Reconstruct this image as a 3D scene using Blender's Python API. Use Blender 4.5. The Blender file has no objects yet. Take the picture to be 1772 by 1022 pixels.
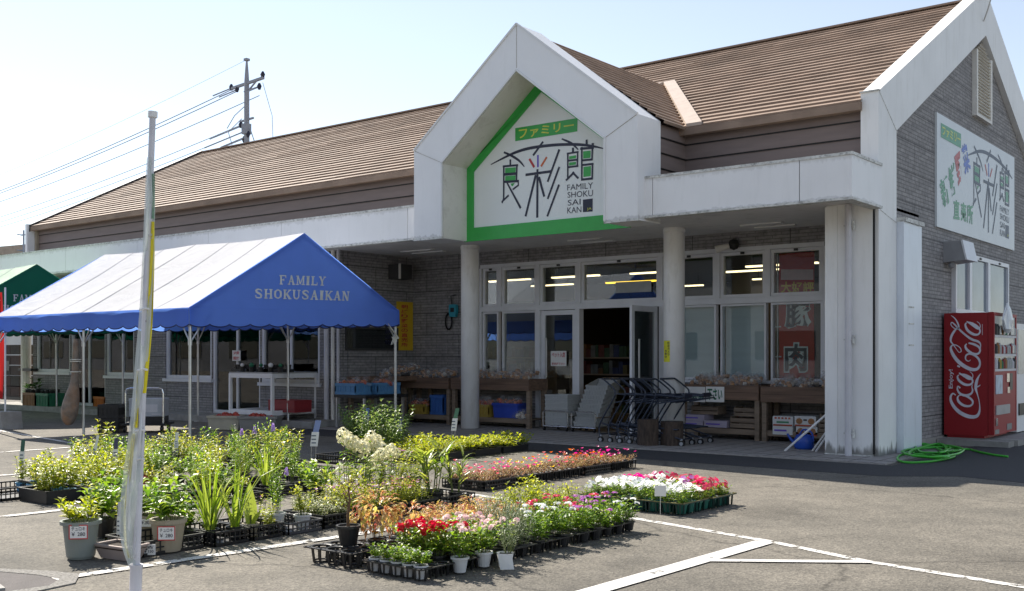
import bpy, math, random
from mathutils import Vector, Matrix
S = bpy.context.scene
COL = S.collection
rad = math.radians
# ------------------------------------------------------------------ camera
YAW = rad(38.39)
cam = bpy.data.cameras.new('camera')
cam.sensor_width = 36.0
cam.lens = 36.0 * 1835 / 1772
cam.shift_y = 105.0 / 1772
cam.clip_end = 2000
cam_o = bpy.data.objects.new('camera', cam)
COL.objects.link(cam_o)
cam_o.location = (0, 0, 1.4)
cam_o.rotation_euler = (rad(90), 0, YAW)
S.camera = cam_o
S.render.resolution_x, S.render.resolution_y = 1024, 591
# ------------------------------------------------------------------ sky and sun
TOSUN = Vector((-0.98, 0.265, 1.0)).normalized()
world = bpy.data.worlds.new('World')
S.world = world
world.use_nodes = True
wn = world.node_tree
sky = wn.nodes.new('ShaderNodeTexSky')
sky.sky_type = 'NISHITA'
sky.sun_disc = False
sky.sun_elevation = math.asin(TOSUN.z)
sky.sun_rotation = math.atan2(TOSUN.x, TOSUN.y)
sky.air_density = 1.0
sky.dust_density = 0.1
sky.ozone_density = 2.5
haz = wn.nodes.new('ShaderNodeHueSaturation')       # summer haze: a paler sky than the clean-air model
haz.inputs['Saturation'].default_value = 0.6
wn.links.new(sky.outputs[0], haz.inputs['Color'])
wn.links.new(haz.outputs[0], wn.nodes['Background'].inputs[0])
wn.nodes['Background'].inputs[1].default_value = 0.088
sun = bpy.data.lights.new('sun', 'SUN')
sun.energy = 4.3
sun.angle = rad(0.5)
sun.color = (1.0, 0.93, 0.82)
sun_o = bpy.data.objects.new('sun', sun)
COL.objects.link(sun_o)
sun_o.location = (-20, 0, 30)
sun_o.rotation_euler = (-TOSUN).to_track_quat('-Z', 'Y').to_euler()
S.view_settings.view_transform = 'Standard'
S.view_settings.look = 'None'
S.view_settings.exposure = 1.03
S.view_settings.gamma = 1.0
S.cycles.max_bounces = 8
S.cycles.transparent_max_bounces = 16
# ------------------------------------------------------------------ photo measurements -> points in the place
_d = Vector((-math.sin(YAW), math.cos(YAW), 0))
_r = Vector((math.cos(YAW), math.sin(YAW), 0))
_C = Vector((0, 0, 1.4))
def ray(px, py):
    return _d + _r * ((px - 886) / 1835) + Vector((0, 0, 1)) * ((616 - py) / 1835)
def on_ground(px, py, z=0.0):
    v = ray(px, py); return _C + v * ((z - 1.4) / v.z)
def on_y(px, py, Y):
    v = ray(px, py); return _C + v * (Y / v.y)
def on_x(px, py, X):
    v = ray(px, py); return _C + v * (X / v.x)
def xat(px, Y): return on_y(px, 600, Y).x
def yat(px, X): return on_x(px, 600, X).y
# ------------------------------------------------------------------ materials
def nd(nt, t, **kw):
    n = nt.nodes.new(t)
    for k, v in kw.items(): setattr(n, k, v)
    return n
MATS = {}
def base_mat(name):
    m = bpy.data.materials.new(name); m.use_nodes = True
    MATS[name] = m
    return m, m.node_tree, m.node_tree.nodes['Principled BSDF']
def mat(name, col, rough=0.6, metal=0.0, var=0.12, scale=6.0, bump=0.0, bscale=40.0, spec=0.5, stain=None, emit=None, stretch=(1, 1, 1)):
    """painted / plastic / wood surface with soft noise variation, optional streaky stain"""
    m, nt, b = base_mat(name)
    L = nt.links.new
    tc = nd(nt, 'ShaderNodeTexCoord'); mp = nd(nt, 'ShaderNodeMapping')
    mp.inputs['Scale'].default_value = stretch
    L(tc.outputs['Object'], mp.inputs['Vector'])
    nz = nd(nt, 'ShaderNodeTexNoise'); nz.inputs['Scale'].default_value = scale; nz.inputs['Detail'].default_value = 6
    L(mp.outputs[0], nz.inputs['Vector'])
    rp = nd(nt, 'ShaderNodeValToRGB')
    c = col
    rp.color_ramp.elements[0].position = 0.3; rp.color_ramp.elements[1].position = 0.7
    rp.color_ramp.elements[0].color = (c[0]*(1-var), c[1]*(1-var), c[2]*(1-var), 1)
    rp.color_ramp.elements[1].color = (min(1, c[0]*(1+var)), min(1, c[1]*(1+var)), min(1, c[2]*(1+var)), 1)
    L(nz.outputs['Fac'], rp.inputs[0])
    out = rp.outputs[0]
    if stain:
        mp2 = nd(nt, 'ShaderNodeMapping'); mp2.inputs['Scale'].default_value = stain[2]
        L(tc.outputs['Object'], mp2.inputs['Vector'])
        n2 = nd(nt, 'ShaderNodeTexNoise'); n2.inputs['Scale'].default_value = 3; n2.inputs['Detail'].default_value = 8; n2.inputs['Roughness'].default_value = 0.7
        L(mp2.outputs[0], n2.inputs['Vector'])
        r2 = nd(nt, 'ShaderNodeValToRGB'); r2.color_ramp.elements[0].position = stain[3] if len(stain) > 3 else 0.52; r2.color_ramp.elements[1].position = r2.color_ramp.elements[0].position + 0.28
        r2.color_ramp.elements[0].color = (0, 0, 0, 1); r2.color_ramp.elements[1].color = (stain[1],)*3 + (1,)
        L(n2.outputs['Fac'], r2.inputs[0])
        mx = nd(nt, 'ShaderNodeMixRGB'); mx.inputs[2].default_value = tuple(stain[0]) + (1,)
        L(r2.outputs[0], mx.inputs[0]); L(out, mx.inputs[1]); out = mx.outputs[0]
    L(out, b.inputs['Base Color'])
    b.inputs['Roughness'].default_value = rough
    b.inputs['Metallic'].default_value = metal
    b.inputs['Specular IOR Level'].default_value = spec
    if bump:
        n3 = nd(nt, 'ShaderNodeTexNoise'); n3.inputs['Scale'].default_value = bscale; n3.inputs['Detail'].default_value = 5
        L(tc.outputs['Object'], n3.inputs['Vector'])
        bp = nd(nt, 'ShaderNodeBump'); bp.inputs['Strength'].default_value = bump; bp.inputs['Distance'].default_value = 0.01
        L(n3.outputs['Fac'], bp.inputs['Height']); L(bp.outputs[0], b.inputs['Normal'])
    if emit:
        b.inputs['Emission Color'].default_value = tuple(emit[:3]) + (1,)
        b.inputs['Emission Strength'].default_value = emit[3]
    return m
def grime(m, rows):
    """rain streaks and mould: rows of (height where it starts, reach, strength, +1 upward / -1 downward)"""
    nt = m.node_tree; L = nt.links.new; b = nt.nodes['Principled BSDF']
    src = b.inputs['Base Color'].links[0].from_socket
    g = nd(nt, 'ShaderNodeNewGeometry'); sp = nd(nt, 'ShaderNodeSeparateXYZ'); L(g.outputs['Position'], sp.inputs[0])
    mp = nd(nt, 'ShaderNodeMapping'); mp.inputs['Scale'].default_value = (9, 9, 0.9); L(g.outputs['Position'], mp.inputs[0])
    n = nd(nt, 'ShaderNodeTexNoise'); n.inputs['Scale'].default_value = 1.0; n.inputs['Detail'].default_value = 7; n.inputs['Roughness'].default_value = 0.65; L(mp.outputs[0], n.inputs['Vector'])
    for z0, reach, st, dr in rows:
        mr = nd(nt, 'ShaderNodeMapRange'); mr.inputs[1].default_value = z0; mr.inputs[2].default_value = z0+reach*dr; mr.inputs[3].default_value = 0.62; mr.inputs[4].default_value = 0.12
        L(sp.outputs[2], mr.inputs[0])
        ad = nd(nt, 'ShaderNodeMath', operation='ADD'); L(mr.outputs[0], ad.inputs[0]); L(n.outputs['Fac'], ad.inputs[1])
        r = nd(nt, 'ShaderNodeValToRGB'); r.color_ramp.elements[0].position = 0.86; r.color_ramp.elements[1].position = 1.12; r.color_ramp.elements[1].color = (st, st, st, 1); L(ad.outputs[0], r.inputs[0])
        gt = nd(nt, 'ShaderNodeMath', operation='GREATER_THAN' if dr > 0 else 'LESS_THAN'); gt.inputs[1].default_value = z0; L(sp.outputs[2], gt.inputs[0])
        mu = nd(nt, 'ShaderNodeMath', operation='MULTIPLY'); L(r.outputs[0], mu.inputs[0]); L(gt.outputs[0], mu.inputs[1])
        mx = nd(nt, 'ShaderNodeMixRGB'); mx.inputs[2].default_value = (0.12, 0.115, 0.095, 1); L(mu.outputs[0], mx.inputs[0]); L(src, mx.inputs[1]); src = mx.outputs[0]
    L(src, b.inputs['Base Color'])
def leaf_mat(name, c1, c2, trans=0.45, c3=None):
    """thin translucent leaf / petal; the tone varies leaf by leaf"""
    m, nt, b = base_mat(name)
    L = nt.links.new
    g = nd(nt, 'ShaderNodeNewGeometry'); rp = nd(nt, 'ShaderNodeValToRGB')
    rp.color_ramp.elements[0].color = tuple(c1) + (1,); rp.color_ramp.elements[1].color = tuple(c2) + (1,)
    if c3:
        e = rp.color_ramp.elements.new(0.5); e.color = tuple(c3) + (1,)
    L(g.outputs['Random Per Island'], rp.inputs[0])
    L(rp.outputs[0], b.inputs['Base Color'])
    b.inputs['Roughness'].default_value = 0.38
    b.inputs['Specular IOR Level'].default_value = 0.55
    tr = nd(nt, 'ShaderNodeBsdfTranslucent'); hs = nd(nt, 'ShaderNodeHueSaturation')
    hs.inputs['Value'].default_value = 1.7; hs.inputs['Hue'].default_value = 0.485; hs.inputs['Saturation'].default_value = 1.08
    L(rp.outputs[0], hs.inputs['Color']); L(hs.outputs[0], tr.inputs[0])
    mx = nd(nt, 'ShaderNodeMixShader'); mx.inputs[0].default_value = trans
    L(b.outputs[0], mx.inputs[1]); L(tr.outputs[0], mx.inputs[2])
    L(mx.outputs[0], nt.nodes['Material Output'].inputs['Surface'])
    return m
def cloth_mat(name, col, trans=0.35, tcol=None, bump=0.25):
    m = mat(name, col, rough=0.7, var=0.05, scale=3, spec=0.25)
    nt = m.node_tree; L = nt.links.new; b = nt.nodes['Principled BSDF']
    tc = nt.nodes['Texture Coordinate']
    mp = nd(nt, 'ShaderNodeMapping'); mp.inputs['Scale'].default_value = (1.2, 1.2, 1.0); L(tc.outputs['Object'], mp.inputs[0])
    n = nd(nt, 'ShaderNodeTexNoise'); n.inputs['Scale'].default_value = 2.2; n.inputs['Detail'].default_value = 3
    n.inputs['Distortion'].default_value = 1.2
    L(mp.outputs[0], n.inputs['Vector'])
    bp = nd(nt, 'ShaderNodeBump'); bp.inputs['Strength'].default_value = bump; bp.inputs['Distance'].default_value = 0.08
    L(n.outputs['Fac'], bp.inputs['Height']); L(bp.outputs[0], b.inputs['Normal'])
    tr = nd(nt, 'ShaderNodeBsdfTranslucent'); tr.inputs[0].default_value = tuple(tcol or col) + (1,)
    mx = nd(nt, 'ShaderNodeMixShader'); mx.inputs[0].default_value = trans
    L(b.outputs[0], mx.inputs[1]); L(tr.outputs[0], mx.inputs[2])
    L(mx.outputs[0], nt.nodes['Material Output'].inputs['Surface'])
    return m
def glass_mat(name, tint=(0.9, 0.95, 0.95), refl=1.0, rough=0.0):
    m, nt, b = base_mat(name); nt.nodes.remove(b); L = nt.links.new
    tr = nd(nt, 'ShaderNodeBsdfTransparent'); tr.inputs[0].default_value = tuple(tint) + (1,)
    gl = nd(nt, 'ShaderNodeBsdfGlossy'); gl.inputs['Roughness'].default_value = rough
    fr = nd(nt, 'ShaderNodeFresnel'); fr.inputs[0].default_value = 1.55
    mu = nd(nt, 'ShaderNodeMath', operation='MULTIPLY_ADD'); mu.inputs[1].default_value = 1.35 * refl; mu.inputs[2].default_value = 0.0
    mu.use_clamp = True
    L(fr.outputs[0], mu.inputs[0])
    mx = nd(nt, 'ShaderNodeMixShader'); L(mu.outputs[0], mx.inputs[0]); L(tr.outputs[0], mx.inputs[1]); L(gl.outputs[0], mx.inputs[2])
    L(mx.outputs[0], nt.nodes['Material Output'].inputs['Surface'])
    return m
def film_mat(name, col, alpha):
    m, nt, b = base_mat(name); L = nt.links.new
    b.inputs['Base Color'].default_value = tuple(col) + (1,); b.inputs['Roughness'].default_value = 0.25
    b.inputs['Alpha'].default_value = alpha
    return m
def brick_mat(name, c1, c2, mortar, bw, rh, ms, seam=None):
    m, nt, b = base_mat(name); L = nt.links.new
    g = nd(nt, 'ShaderNodeNewGeometry'); sp = nd(nt, 'ShaderNodeSeparateXYZ'); sn = nd(nt, 'ShaderNodeSeparateXYZ')
    L(g.outputs['Position'], sp.inputs[0]); L(g.outputs['Normal'], sn.inputs[0])
    ab = nd(nt, 'ShaderNodeMath', operation='ABSOLUTE'); L(sn.outputs[0], ab.inputs[0])
    gt = nd(nt, 'ShaderNodeMath', operation='GREATER_THAN'); gt.inputs[1].default_value = 0.5; L(ab.outputs[0], gt.inputs[0])
    mx = nd(nt, 'ShaderNodeMix'); mx.data_type = 'FLOAT'
    L(gt.outputs[0], mx.inputs['Factor']); L(sp.outputs[0], mx.inputs[2]); L(sp.outputs[1], mx.inputs[3])
    cb = nd(nt, 'ShaderNodeCombineXYZ'); L(mx.outputs[0], cb.inputs[0]); L(sp.outputs[2], cb.inputs[1])
    bt = nd(nt, 'ShaderNodeTexBrick'); L(cb.outputs[0], bt.inputs['Vector'])
    bt.inputs['Color1'].default_value = tuple(c1) + (1,); bt.inputs['Color2'].default_value = tuple(c2) + (1,); bt.inputs['Mortar'].default_value = tuple(mortar) + (1,)
    bt.inputs['Scale'].default_value = 1; bt.inputs['Brick Width'].default_value = bw; bt.inputs['Row Height'].default_value = rh
    bt.inputs['Mortar Size'].default_value = ms; bt.inputs['Mortar Smooth'].default_value = 0.3; bt.inputs['Bias'].default_value = 0.0
    nz = nd(nt, 'ShaderNodeTexNoise'); nz.inputs['Scale'].default_value = 14; nz.inputs['Detail'].default_value = 8; L(g.outputs['Position'], nz.inputs['Vector'])
    mm = nd(nt, 'ShaderNodeMixRGB'); mm.blend_type = 'OVERLAY'; mm.inputs[0].default_value = 0.55
    L(bt.outputs['Color'], mm.inputs[1]); L(nz.outputs['Fac'], mm.inputs[2])
    out = mm.outputs[0]
    if seam:   # wide panel joints every seam[1] in height and seam[0] in length
        b2 = nd(nt, 'ShaderNodeTexBrick'); L(cb.outputs[0], b2.inputs['Vector'])
        b2.inputs['Color1'].default_value = b2.inputs['Color2'].default_value = (1, 1, 1, 1); b2.inputs['Mortar'].default_value = (0.42, 0.42, 0.42, 1)
        b2.inputs['Scale'].default_value = 1; b2.inputs['Brick Width'].default_value = seam[0]; b2.inputs['Row Height'].default_value = seam[1]; b2.inputs['Mortar Size'].default_value = 0.009
        b2.offset = 0.5
        m2 = nd(nt, 'ShaderNodeMixRGB'); m2.blend_type = 'MULTIPLY'; m2.inputs[0].default_value = 1
        L(out, m2.inputs[1]); L(b2.outputs['Color'], m2.inputs[2]); out = m2.outputs[0]
    L(out, b.inputs['Base Color']); b.inputs['Roughness'].default_value = 0.75
    bp = nd(nt, 'ShaderNodeBump'); bp.inputs['Strength'].default_value = 0.45; bp.inputs['Distance'].default_value = 0.008; bp.invert = True
    L(bt.outputs['Fac'], bp.inputs['Height'])
    b3 = nd(nt, 'ShaderNodeBump'); b3.inputs['Strength'].default_value = 0.5; b3.inputs['Distance'].default_value = 0.01
    L(nz.outputs['Fac'], b3.inputs['Height']); L(bp.outputs[0], b3.inputs['Normal'])
    L(b3.outputs[0], b.inputs['Normal'])
    return m
def asphalt_mat():
    m, nt, b = base_mat('asphalt'); L = nt.links.new
    g = nd(nt, 'ShaderNodeNewGeometry')
    def noise(scale, detail, rough=0.6, dist=0.0):
        n = nd(nt, 'ShaderNodeTexNoise'); n.inputs['Scale'].default_value = scale; n.inputs['Detail'].default_value = detail
        n.inputs['Roughness'].default_value = rough; n.inputs['Distortion'].default_value = dist
        L(g.outputs['Position'], n.inputs['Vector']); return n
    big = noise(0.35, 5, 0.6, 0.4); mid = noise(2.3, 6); fine = noise(70, 3, 0.8)
    vo = nd(nt, 'ShaderNodeTexVoronoi'); vo.inputs['Scale'].default_value = 70; L(g.outputs['Position'], vo.inputs['Vector'])
    r1 = nd(nt, 'ShaderNodeValToRGB'); L(big.outputs['Fac'], r1.inputs[0])
    r1.color_ramp.elements[0].position = 0.35; r1.color_ramp.elements[0].color = (0.112, 0.105, 0.092, 1)
    r1.color_ramp.elements[1].position = 0.62; r1.color_ramp.elements[1].color = (0.175, 0.161, 0.138, 1)
    r2 = nd(nt, 'ShaderNodeValToRGB'); L(mid.outputs['Fac'], r2.inputs[0])
    r2.color_ramp.elements[0].position = 0.3; r2.color_ramp.elements[0].color = (0.8, 0.8, 0.8, 1)
    r2.color_ramp.elements[1].position = 0.7; r2.color_ramp.elements[1].color = (1.12, 1.12, 1.12, 1)
    m1 = nd(nt, 'ShaderNodeMixRGB'); m1.blend_type = 'MULTIPLY'; m1.inputs[0].default_value = 1; L(r1.outputs[0], m1.inputs[1]); L(r2.outputs[0], m1.inputs[2])
    r3 = nd(nt, 'ShaderNodeValToRGB'); L(vo.outputs['Color'], r3.inputs[0])
    r3.color_ramp.elements[0].color = (0.5, 0.5, 0.5, 1); r3.color_ramp.elements[1].color = (1.55, 1.52, 1.46, 1)
    m2 = nd(nt, 'ShaderNodeMixRGB'); m2.blend_type = 'MULTIPLY'; m2.inputs[0].default_value = 0.9; L(m1.outputs[0], m2.inputs[1]); L(r3.outputs[0], m2.inputs[2])
    # hairline cracks
    v2 = nd(nt, 'ShaderNodeTexVoronoi'); v2.feature = 'DISTANCE_TO_EDGE'; v2.inputs['Scale'].default_value = 0.33
    wv = noise(1.6, 4, 0.6); ad = nd(nt, 'ShaderNodeMixRGB'); ad.blend_type = 'ADD'; ad.inputs[0].default_value = 0.55
    L(g.outputs['Position'], ad.inputs[1]); L(wv.outputs['Color'], ad.inputs[2]); L(ad.outputs[0], v2.inputs['Vector'])
    cr = nd(nt, 'ShaderNodeValToRGB'); L(v2.outputs['Distance'], cr.inputs[0])
    cr.color_ramp.elements[0].position = 0.0; cr.color_ramp.elements[0].color = (0.55, 0.55, 0.55, 1); cr.color_ramp.elements[1].position = 0.009; cr.color_ramp.elements[1].color = (1, 1, 1, 1)
    m3 = nd(nt, 'ShaderNodeMixRGB'); m3.blend_type = 'MULTIPLY'; m3.inputs[0].default_value = 1.0; L(m2.outputs[0], m3.inputs[1]); L(cr.outputs[0], m3.inputs[2])
    L(m3.outputs[0], b.inputs['Base Color']); b.inputs['Roughness'].default_value = 0.85; b.inputs['Specular IOR Level'].default_value = 0.3
    bp = nd(nt, 'ShaderNodeBump'); bp.inputs['Strength'].default_value = 0.55; bp.inputs['Distance'].default_value = 0.006
    L(vo.outputs['Distance'], bp.inputs['Height'])
    b2 = nd(nt, 'ShaderNodeBump'); b2.inputs['Strength'].default_value = 0.35; b2.inputs['Distance'].default_value = 0.05
    L(mid.outputs['Fac'], b2.inputs['Height']); L(bp.outputs[0], b2.inputs['Normal']); L(b2.outputs[0], b.inputs['Normal'])
    return m
def worn_paint_mat(name, col, wear=0.52):
    """road paint: chipped away where the noise is low (real holes in the paint film)"""
    m, nt, b = base_mat(name); L = nt.links.new
    g = nd(nt, 'ShaderNodeNewGeometry')
    n = nd(nt, 'ShaderNodeTexNoise'); n.inputs['Scale'].default_value = 9; n.inputs['Detail'].default_value = 9; n.inputs['Roughness'].default_value = 0.75
    L(g.outputs['Position'], n.inputs['Vector'])
    r = nd(nt, 'ShaderNodeValToRGB'); r.color_ramp.elements[0].position = wear - 0.09; r.color_ramp.elements[1].position = wear - 0.04
    L(n.outputs['Fac'], r.inputs[0]); L(r.outputs[0], b.inputs['Alpha'])
    n2 = nd(nt, 'ShaderNodeTexNoise'); n2.inputs['Scale'].default_value = 40; n2.inputs['Detail'].default_value = 4; L(g.outputs['Position'], n2.inputs['Vector'])
    r2 = nd(nt, 'ShaderNodeValToRGB'); L(n2.outputs['Fac'], r2.inputs[0])
    r2.color_ramp.elements[0].color = tuple(c*0.7 for c in col) + (1,); r2.color_ramp.elements[1].color = tuple(col) + (1,)
    L(r2.outputs[0], b.inputs['Base Color']); b.inputs['Roughness'].default_value = 0.7
    return m
# ------------------------------------------------------------------ mesh builder
class MB:
    def __init__(s): s.v = []; s.f = []; s.m = []
    def add(s, vs, fs, mi=0):
        o = len(s.v); s.v += [tuple(v) for v in vs]
        for f in fs: s.f.append(tuple(i + o for i in f)); s.m.append(mi)
        return s
    def box(s, a, b, mi=0):
        x0, x1 = sorted((a[0], b[0])); y0, y1 = sorted((a[1], b[1])); z0, z1 = sorted((a[2], b[2]))
        return s.add([(x0,y0,z0),(x1,y0,z0),(x1,y1,z0),(x0,y1,z0),(x0,y0,z1),(x1,y0,z1),(x1,y1,z1),(x0,y1,z1)],
              [(0,3,2,1),(4,5,6,7),(0,1,5,4),(1,2,6,5),(2,3,7,6),(3,0,4,7)], mi)
    def bar(s, p, q, w, h, mi=0, up=(0, 0, 1)):
        p = Vector(p); q = Vector(q); d = (q - p).normalized(); u = Vector(up)
        if abs(d.dot(u)) > 0.98: u = Vector((0, 1, 0))
        a = d.cross(u).normalized(); c = a.cross(d)
        a *= w / 2; c *= h / 2
        vs = [p-a-c, p+a-c, p+a+c, p-a+c, q-a-c, q+a-c, q+a+c, q-a+c]
        return s.add(vs, [(0,1,2,3),(7,6,5,4),(0,4,5,1),(1,5,6,2),(2,6,7,3),(3,7,4,0)], mi)
    def prism(s, pts, ax, a0, a1, mi=0):
        """pts: outline (2D) in the plane across axis ax ('x': (y,z), 'y': (x,z), 'z': (x,y))"""
        def P(p, a):
            return (a, p[0], p[1]) if ax == 'x' else (p[0], a, p[1]) if ax == 'y' else (p[0], p[1], a)
        n = len(pts)
        vs = [P(p, a0) for p in pts] + [P(p, a1) for p in pts]
        fs = [tuple(range(n)), tuple(range(2*n-1, n-1, -1))] + [(i, i+n, (i+1) % n + n, (i+1) % n) for i in range(n)]
        return s.add(vs, fs, mi)
    def tube(s, pts, r, n=8, mi=0, caps=True):
        pts = [Vector(p) for p in pts]; rs = r if isinstance(r, (list, tuple)) else [r] * len(pts)
        t0 = (pts[1] - pts[0]).normalized()
        a = t0.cross(Vector((0, 0, 1)) if abs(t0.z) < 0.95 else Vector((0, 1, 0))).normalized()
        vs = []
        for i, p in enumerate(pts):
            t = (pts[min(i+1, len(pts)-1)] - pts[max(i-1, 0)])
            t = t.normalized() if t.length > 1e-9 else t0
            a = (a - t * a.dot(t))
            a = a.normalized() if a.length > 1e-6 else t.orthogonal().normalized()
            b = t.cross(a)
            for k in range(n):
                q = 2*math.pi*k/n; vs.append(p + (a*math.cos(q) + b*math.sin(q)) * rs[i])
        fs = []
        for i in range(len(pts)-1):
            for k in range(n):
                k2 = (k+1) % n; fs.append((i*n+k, i*n+k2, (i+1)*n+k2, (i+1)*n+k))
        if caps: fs += [tuple(range(n-1, -1, -1)), tuple((len(pts)-1)*n + k for k in range(n))]
        return s.add(vs, fs, mi)
    def lathe(s, prof, c=(0, 0, 0), n=20, mi=0, capb=True, capt=False, sq=1.0):
        vs = []
        for r, z in prof:
            for k in range(n):
                q = 2*math.pi*k/n; vs.append((c[0]+r*math.cos(q), c[1]+r*math.sin(q)*sq, c[2]+z))
        fs = []
        for i in range(len(prof)-1):
            for k in range(n):
                k2 = (k+1) % n; fs.append((i*n+k, i*n+k2, (i+1)*n+k2, (i+1)*n+k))
        if capb: fs.append(tuple(range(n-1, -1, -1)))
        if capt: fs.append(tuple((len(prof)-1)*n+k for k in range(n)))
        return s.add(vs, fs, mi)
    def ball(s, c, r, mi=0, n=8, sz=1.0):
        m = n // 2
        prof = [(max(1e-4, r*math.sin(math.pi*i/m)), -r*sz*math.cos(math.pi*i/m)) for i in range(m+1)]
        return s.lathe(prof, c, n, mi, capb=False)
    def quad(s, a, b, c, d, mi=0): return s.add([a, b, c, d], [(0, 1, 2, 3)], mi)
    def leaf(s, p, d, L, W, bend=0.15, mi=0, up=None, fold=0.18):
        p = Vector(p); d = Vector(d).normalized(); u = Vector(up or (0, 0, 1))
        a = d.cross(u)
        a = a.normalized() if a.length > 1e-3 else Vector((1, 0, 0))
        n = a.cross(d)
        m = p + d*L*0.48 + n*L*bend*0.6; t = p + d*L - n*L*bend*0.5
        return s.add([p, m - a*W/2 + n*W*fold, m, m + a*W/2 + n*W*fold, t], [(0,2,1),(0,3,2),(1,2,4),(2,3,4)], mi)
    def blade(s, p, d, L, W, droop=0.6, mi=0, seg=5):
        p = Vector(p); d = Vector(d).normalized()
        a = d.cross(Vector((0, 0, 1))); a = a.normalized() if a.length > 1e-3 else Vector((1, 0, 0))
        pos = p.copy(); vs = []
        for i in range(seg+1):
            t = i/seg; w = W*(0.45+0.55*math.sin(math.pi*min(1, t*1.25+0.12))) * (1 if t < 0.75 else (1-t)/0.25*0.95+0.05)
            nn = a.cross(d).normalized()
            vs += [pos - a*w/2 + nn*w*0.12, pos, pos + a*w/2 + nn*w*0.12]
            d = (d + Vector((0, 0, -droop/seg*(0.4+1.4*t)))).normalized(); pos = pos + d*L/seg
        fs = []
        for i in range(seg): fs += [(3*i, 3*i+1, 3*i+4, 3*i+3), (3*i+1, 3*i+2, 3*i+5, 3*i+4)]
        return s.add(vs, fs, mi)
    def flower(s, p, nrm, r, petals=5, cup=0.2, mi=0, rnd=random):
        p = Vector(p); nrm = Vector(nrm).normalized(); a = nrm.orthogonal().normalized(); b = nrm.cross(a); q0 = rnd.random()*6.28
        for k in range(petals):
            q = q0 + 2*math.pi*k/petals; w = math.pi/petals*1.05
            def D(x, rr, h): return p + (a*math.cos(x)+b*math.sin(x))*rr + nrm*h
            s.add([p, D(q-w, r*0.75, r*cup*0.8), D(q-w*0.4, r, r*cup), D(q+w*0.4, r, r*cup), D(q+w, r*0.75, r*cup*0.8)], [(0,1,2,3,4)], mi)
        return s
    def mesh(s, name, mats, smooth=False):
        me = bpy.data.meshes.new(name); me.from_pydata(s.v, [], s.f)
        for m in (mats if isinstance(mats, (list, tuple)) else [mats]): me.materials.append(m)
        if len(me.materials) > 1: me.polygons.foreach_set('material_index', s.m)
        if smooth: me.polygons.foreach_set('use_smooth', [True]*len(me.polygons))
        me.update(); return me
    def build(s, name, mats, parent=None, smooth=False, local=False):
        """one mesh object; coordinates are in the place (or local to the parent when local=True)"""
        if parent is not None:
            if not local:
                o = root_loc(parent); s.v = [(x-o[0], y-o[1], z-o[2]) for x, y, z in s.v]
            ob = bpy.data.objects.new(name, s.mesh(name, mats, smooth)); ob.parent = parent
        else:
            xs = [v[0] for v in s.v]; ys = [v[1] for v in s.v]; zs = [v[2] for v in s.v]
            o = ((min(xs)+max(xs))/2, (min(ys)+max(ys))/2, min(zs)); s.v = [(x-o[0], y-o[1], z-o[2]) for x, y, z in s.v]
            ob = bpy.data.objects.new(name, s.mesh(name, mats, smooth)); ob.location = o
        COL.objects.link(ob)
        return ob
def root_loc(o):
    while o.parent: o = o.parent
    return o.location
def tag(o, label=None, cat=None, group=None, kind=None):
    if label: o['label'] = label
    if cat: o['category'] = cat
    if group: o['group'] = group
    if kind: o['kind'] = kind
    return o
def thing(name, label, cat, loc=(0, 0, 0), group=None, rz=0.0):
    o = bpy.data.objects.new(name, None); o.empty_display_size = 0.2
    o.location = loc; o.rotation_euler = (0, 0, rz); COL.objects.link(o)
    return tag(o, label, cat, group)
def copy_thing(src, loc, rz=0.0, label=None, group=None, scale=None):
    r = src.copy(); COL.objects.link(r); r.location = loc; r.rotation_euler = (0, 0, rz)
    if label: r['label'] = label
    if group: r['group'] = group
    if scale: r.scale = (scale, scale, scale)
    for ch in list(src.children):
        c = ch.copy(); COL.objects.link(c); c.parent = r
        for g in list(ch.children):
            k = g.copy(); COL.objects.link(k); k.parent = c
    return r
# ------------------------------------------------------------------ writing
def glyph_mesh(body, bold=0.0):
    cu = bpy.data.curves.new('lettering', 'FONT'); cu.body = body; cu.offset = bold; cu.resolution_u = 3
    ob = bpy.data.objects.new('lettering', cu); COL.objects.link(ob)
    me = bpy.data.meshes.new_from_object(ob.evaluated_get(bpy.context.evaluated_depsgraph_get()))
    vs = [tuple(v.co) for v in me.vertices]; fs = [tuple(p.vertices) for p in me.polygons]
    bpy.data.objects.remove(ob); bpy.data.meshes.remove(me); bpy.data.curves.remove(cu)
    xs = [v[0] for v in vs]; ys = [v[1] for v in vs]
    x0, x1, y0, y1 = min(xs), max(xs), min(ys), max(ys)
    return [((v[0]-x0)/(x1-x0), (v[1]-y0)/(y1-y0)) for v in vs], fs
def text_on(mb, body, q, off, mi=0, bold=0.0):
    """letters stretched over the quad q = top-left, top-right, bottom-right, bottom-left (points in the place)"""
    uv, fs = glyph_mesh(body, bold); tl, tr, br, bl = [Vector(p) for p in q]; off = Vector(off)
    mb.add([(bl*(1-u)+br*u)*(1-v) + (tl*(1-u)+tr*u)*v + off for u, v in uv], fs, mi)
def stroke(mb, pts, w, nrm, off, mi=0):
    """flat brush stroke through points with width(s) w, lying off metres above its plane"""
    pts = [Vector(p) for p in pts]; nrm = Vector(nrm); ws = w if isinstance(w, (list, tuple)) else [w]*len(pts); vs = []
    for i, p in enumerate(pts):
        t = (pts[min(i+1, len(pts)-1)] - pts[max(0, i-1)]).normalized(); a = nrm.cross(t).normalized()*ws[i]/2
        vs += [p - a + nrm*off, p + a + nrm*off]
    mb.add(vs, [(2*i, 2*i+1, 2*i+3, 2*i+2) for i in range(len(pts)-1)], mi)
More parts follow.
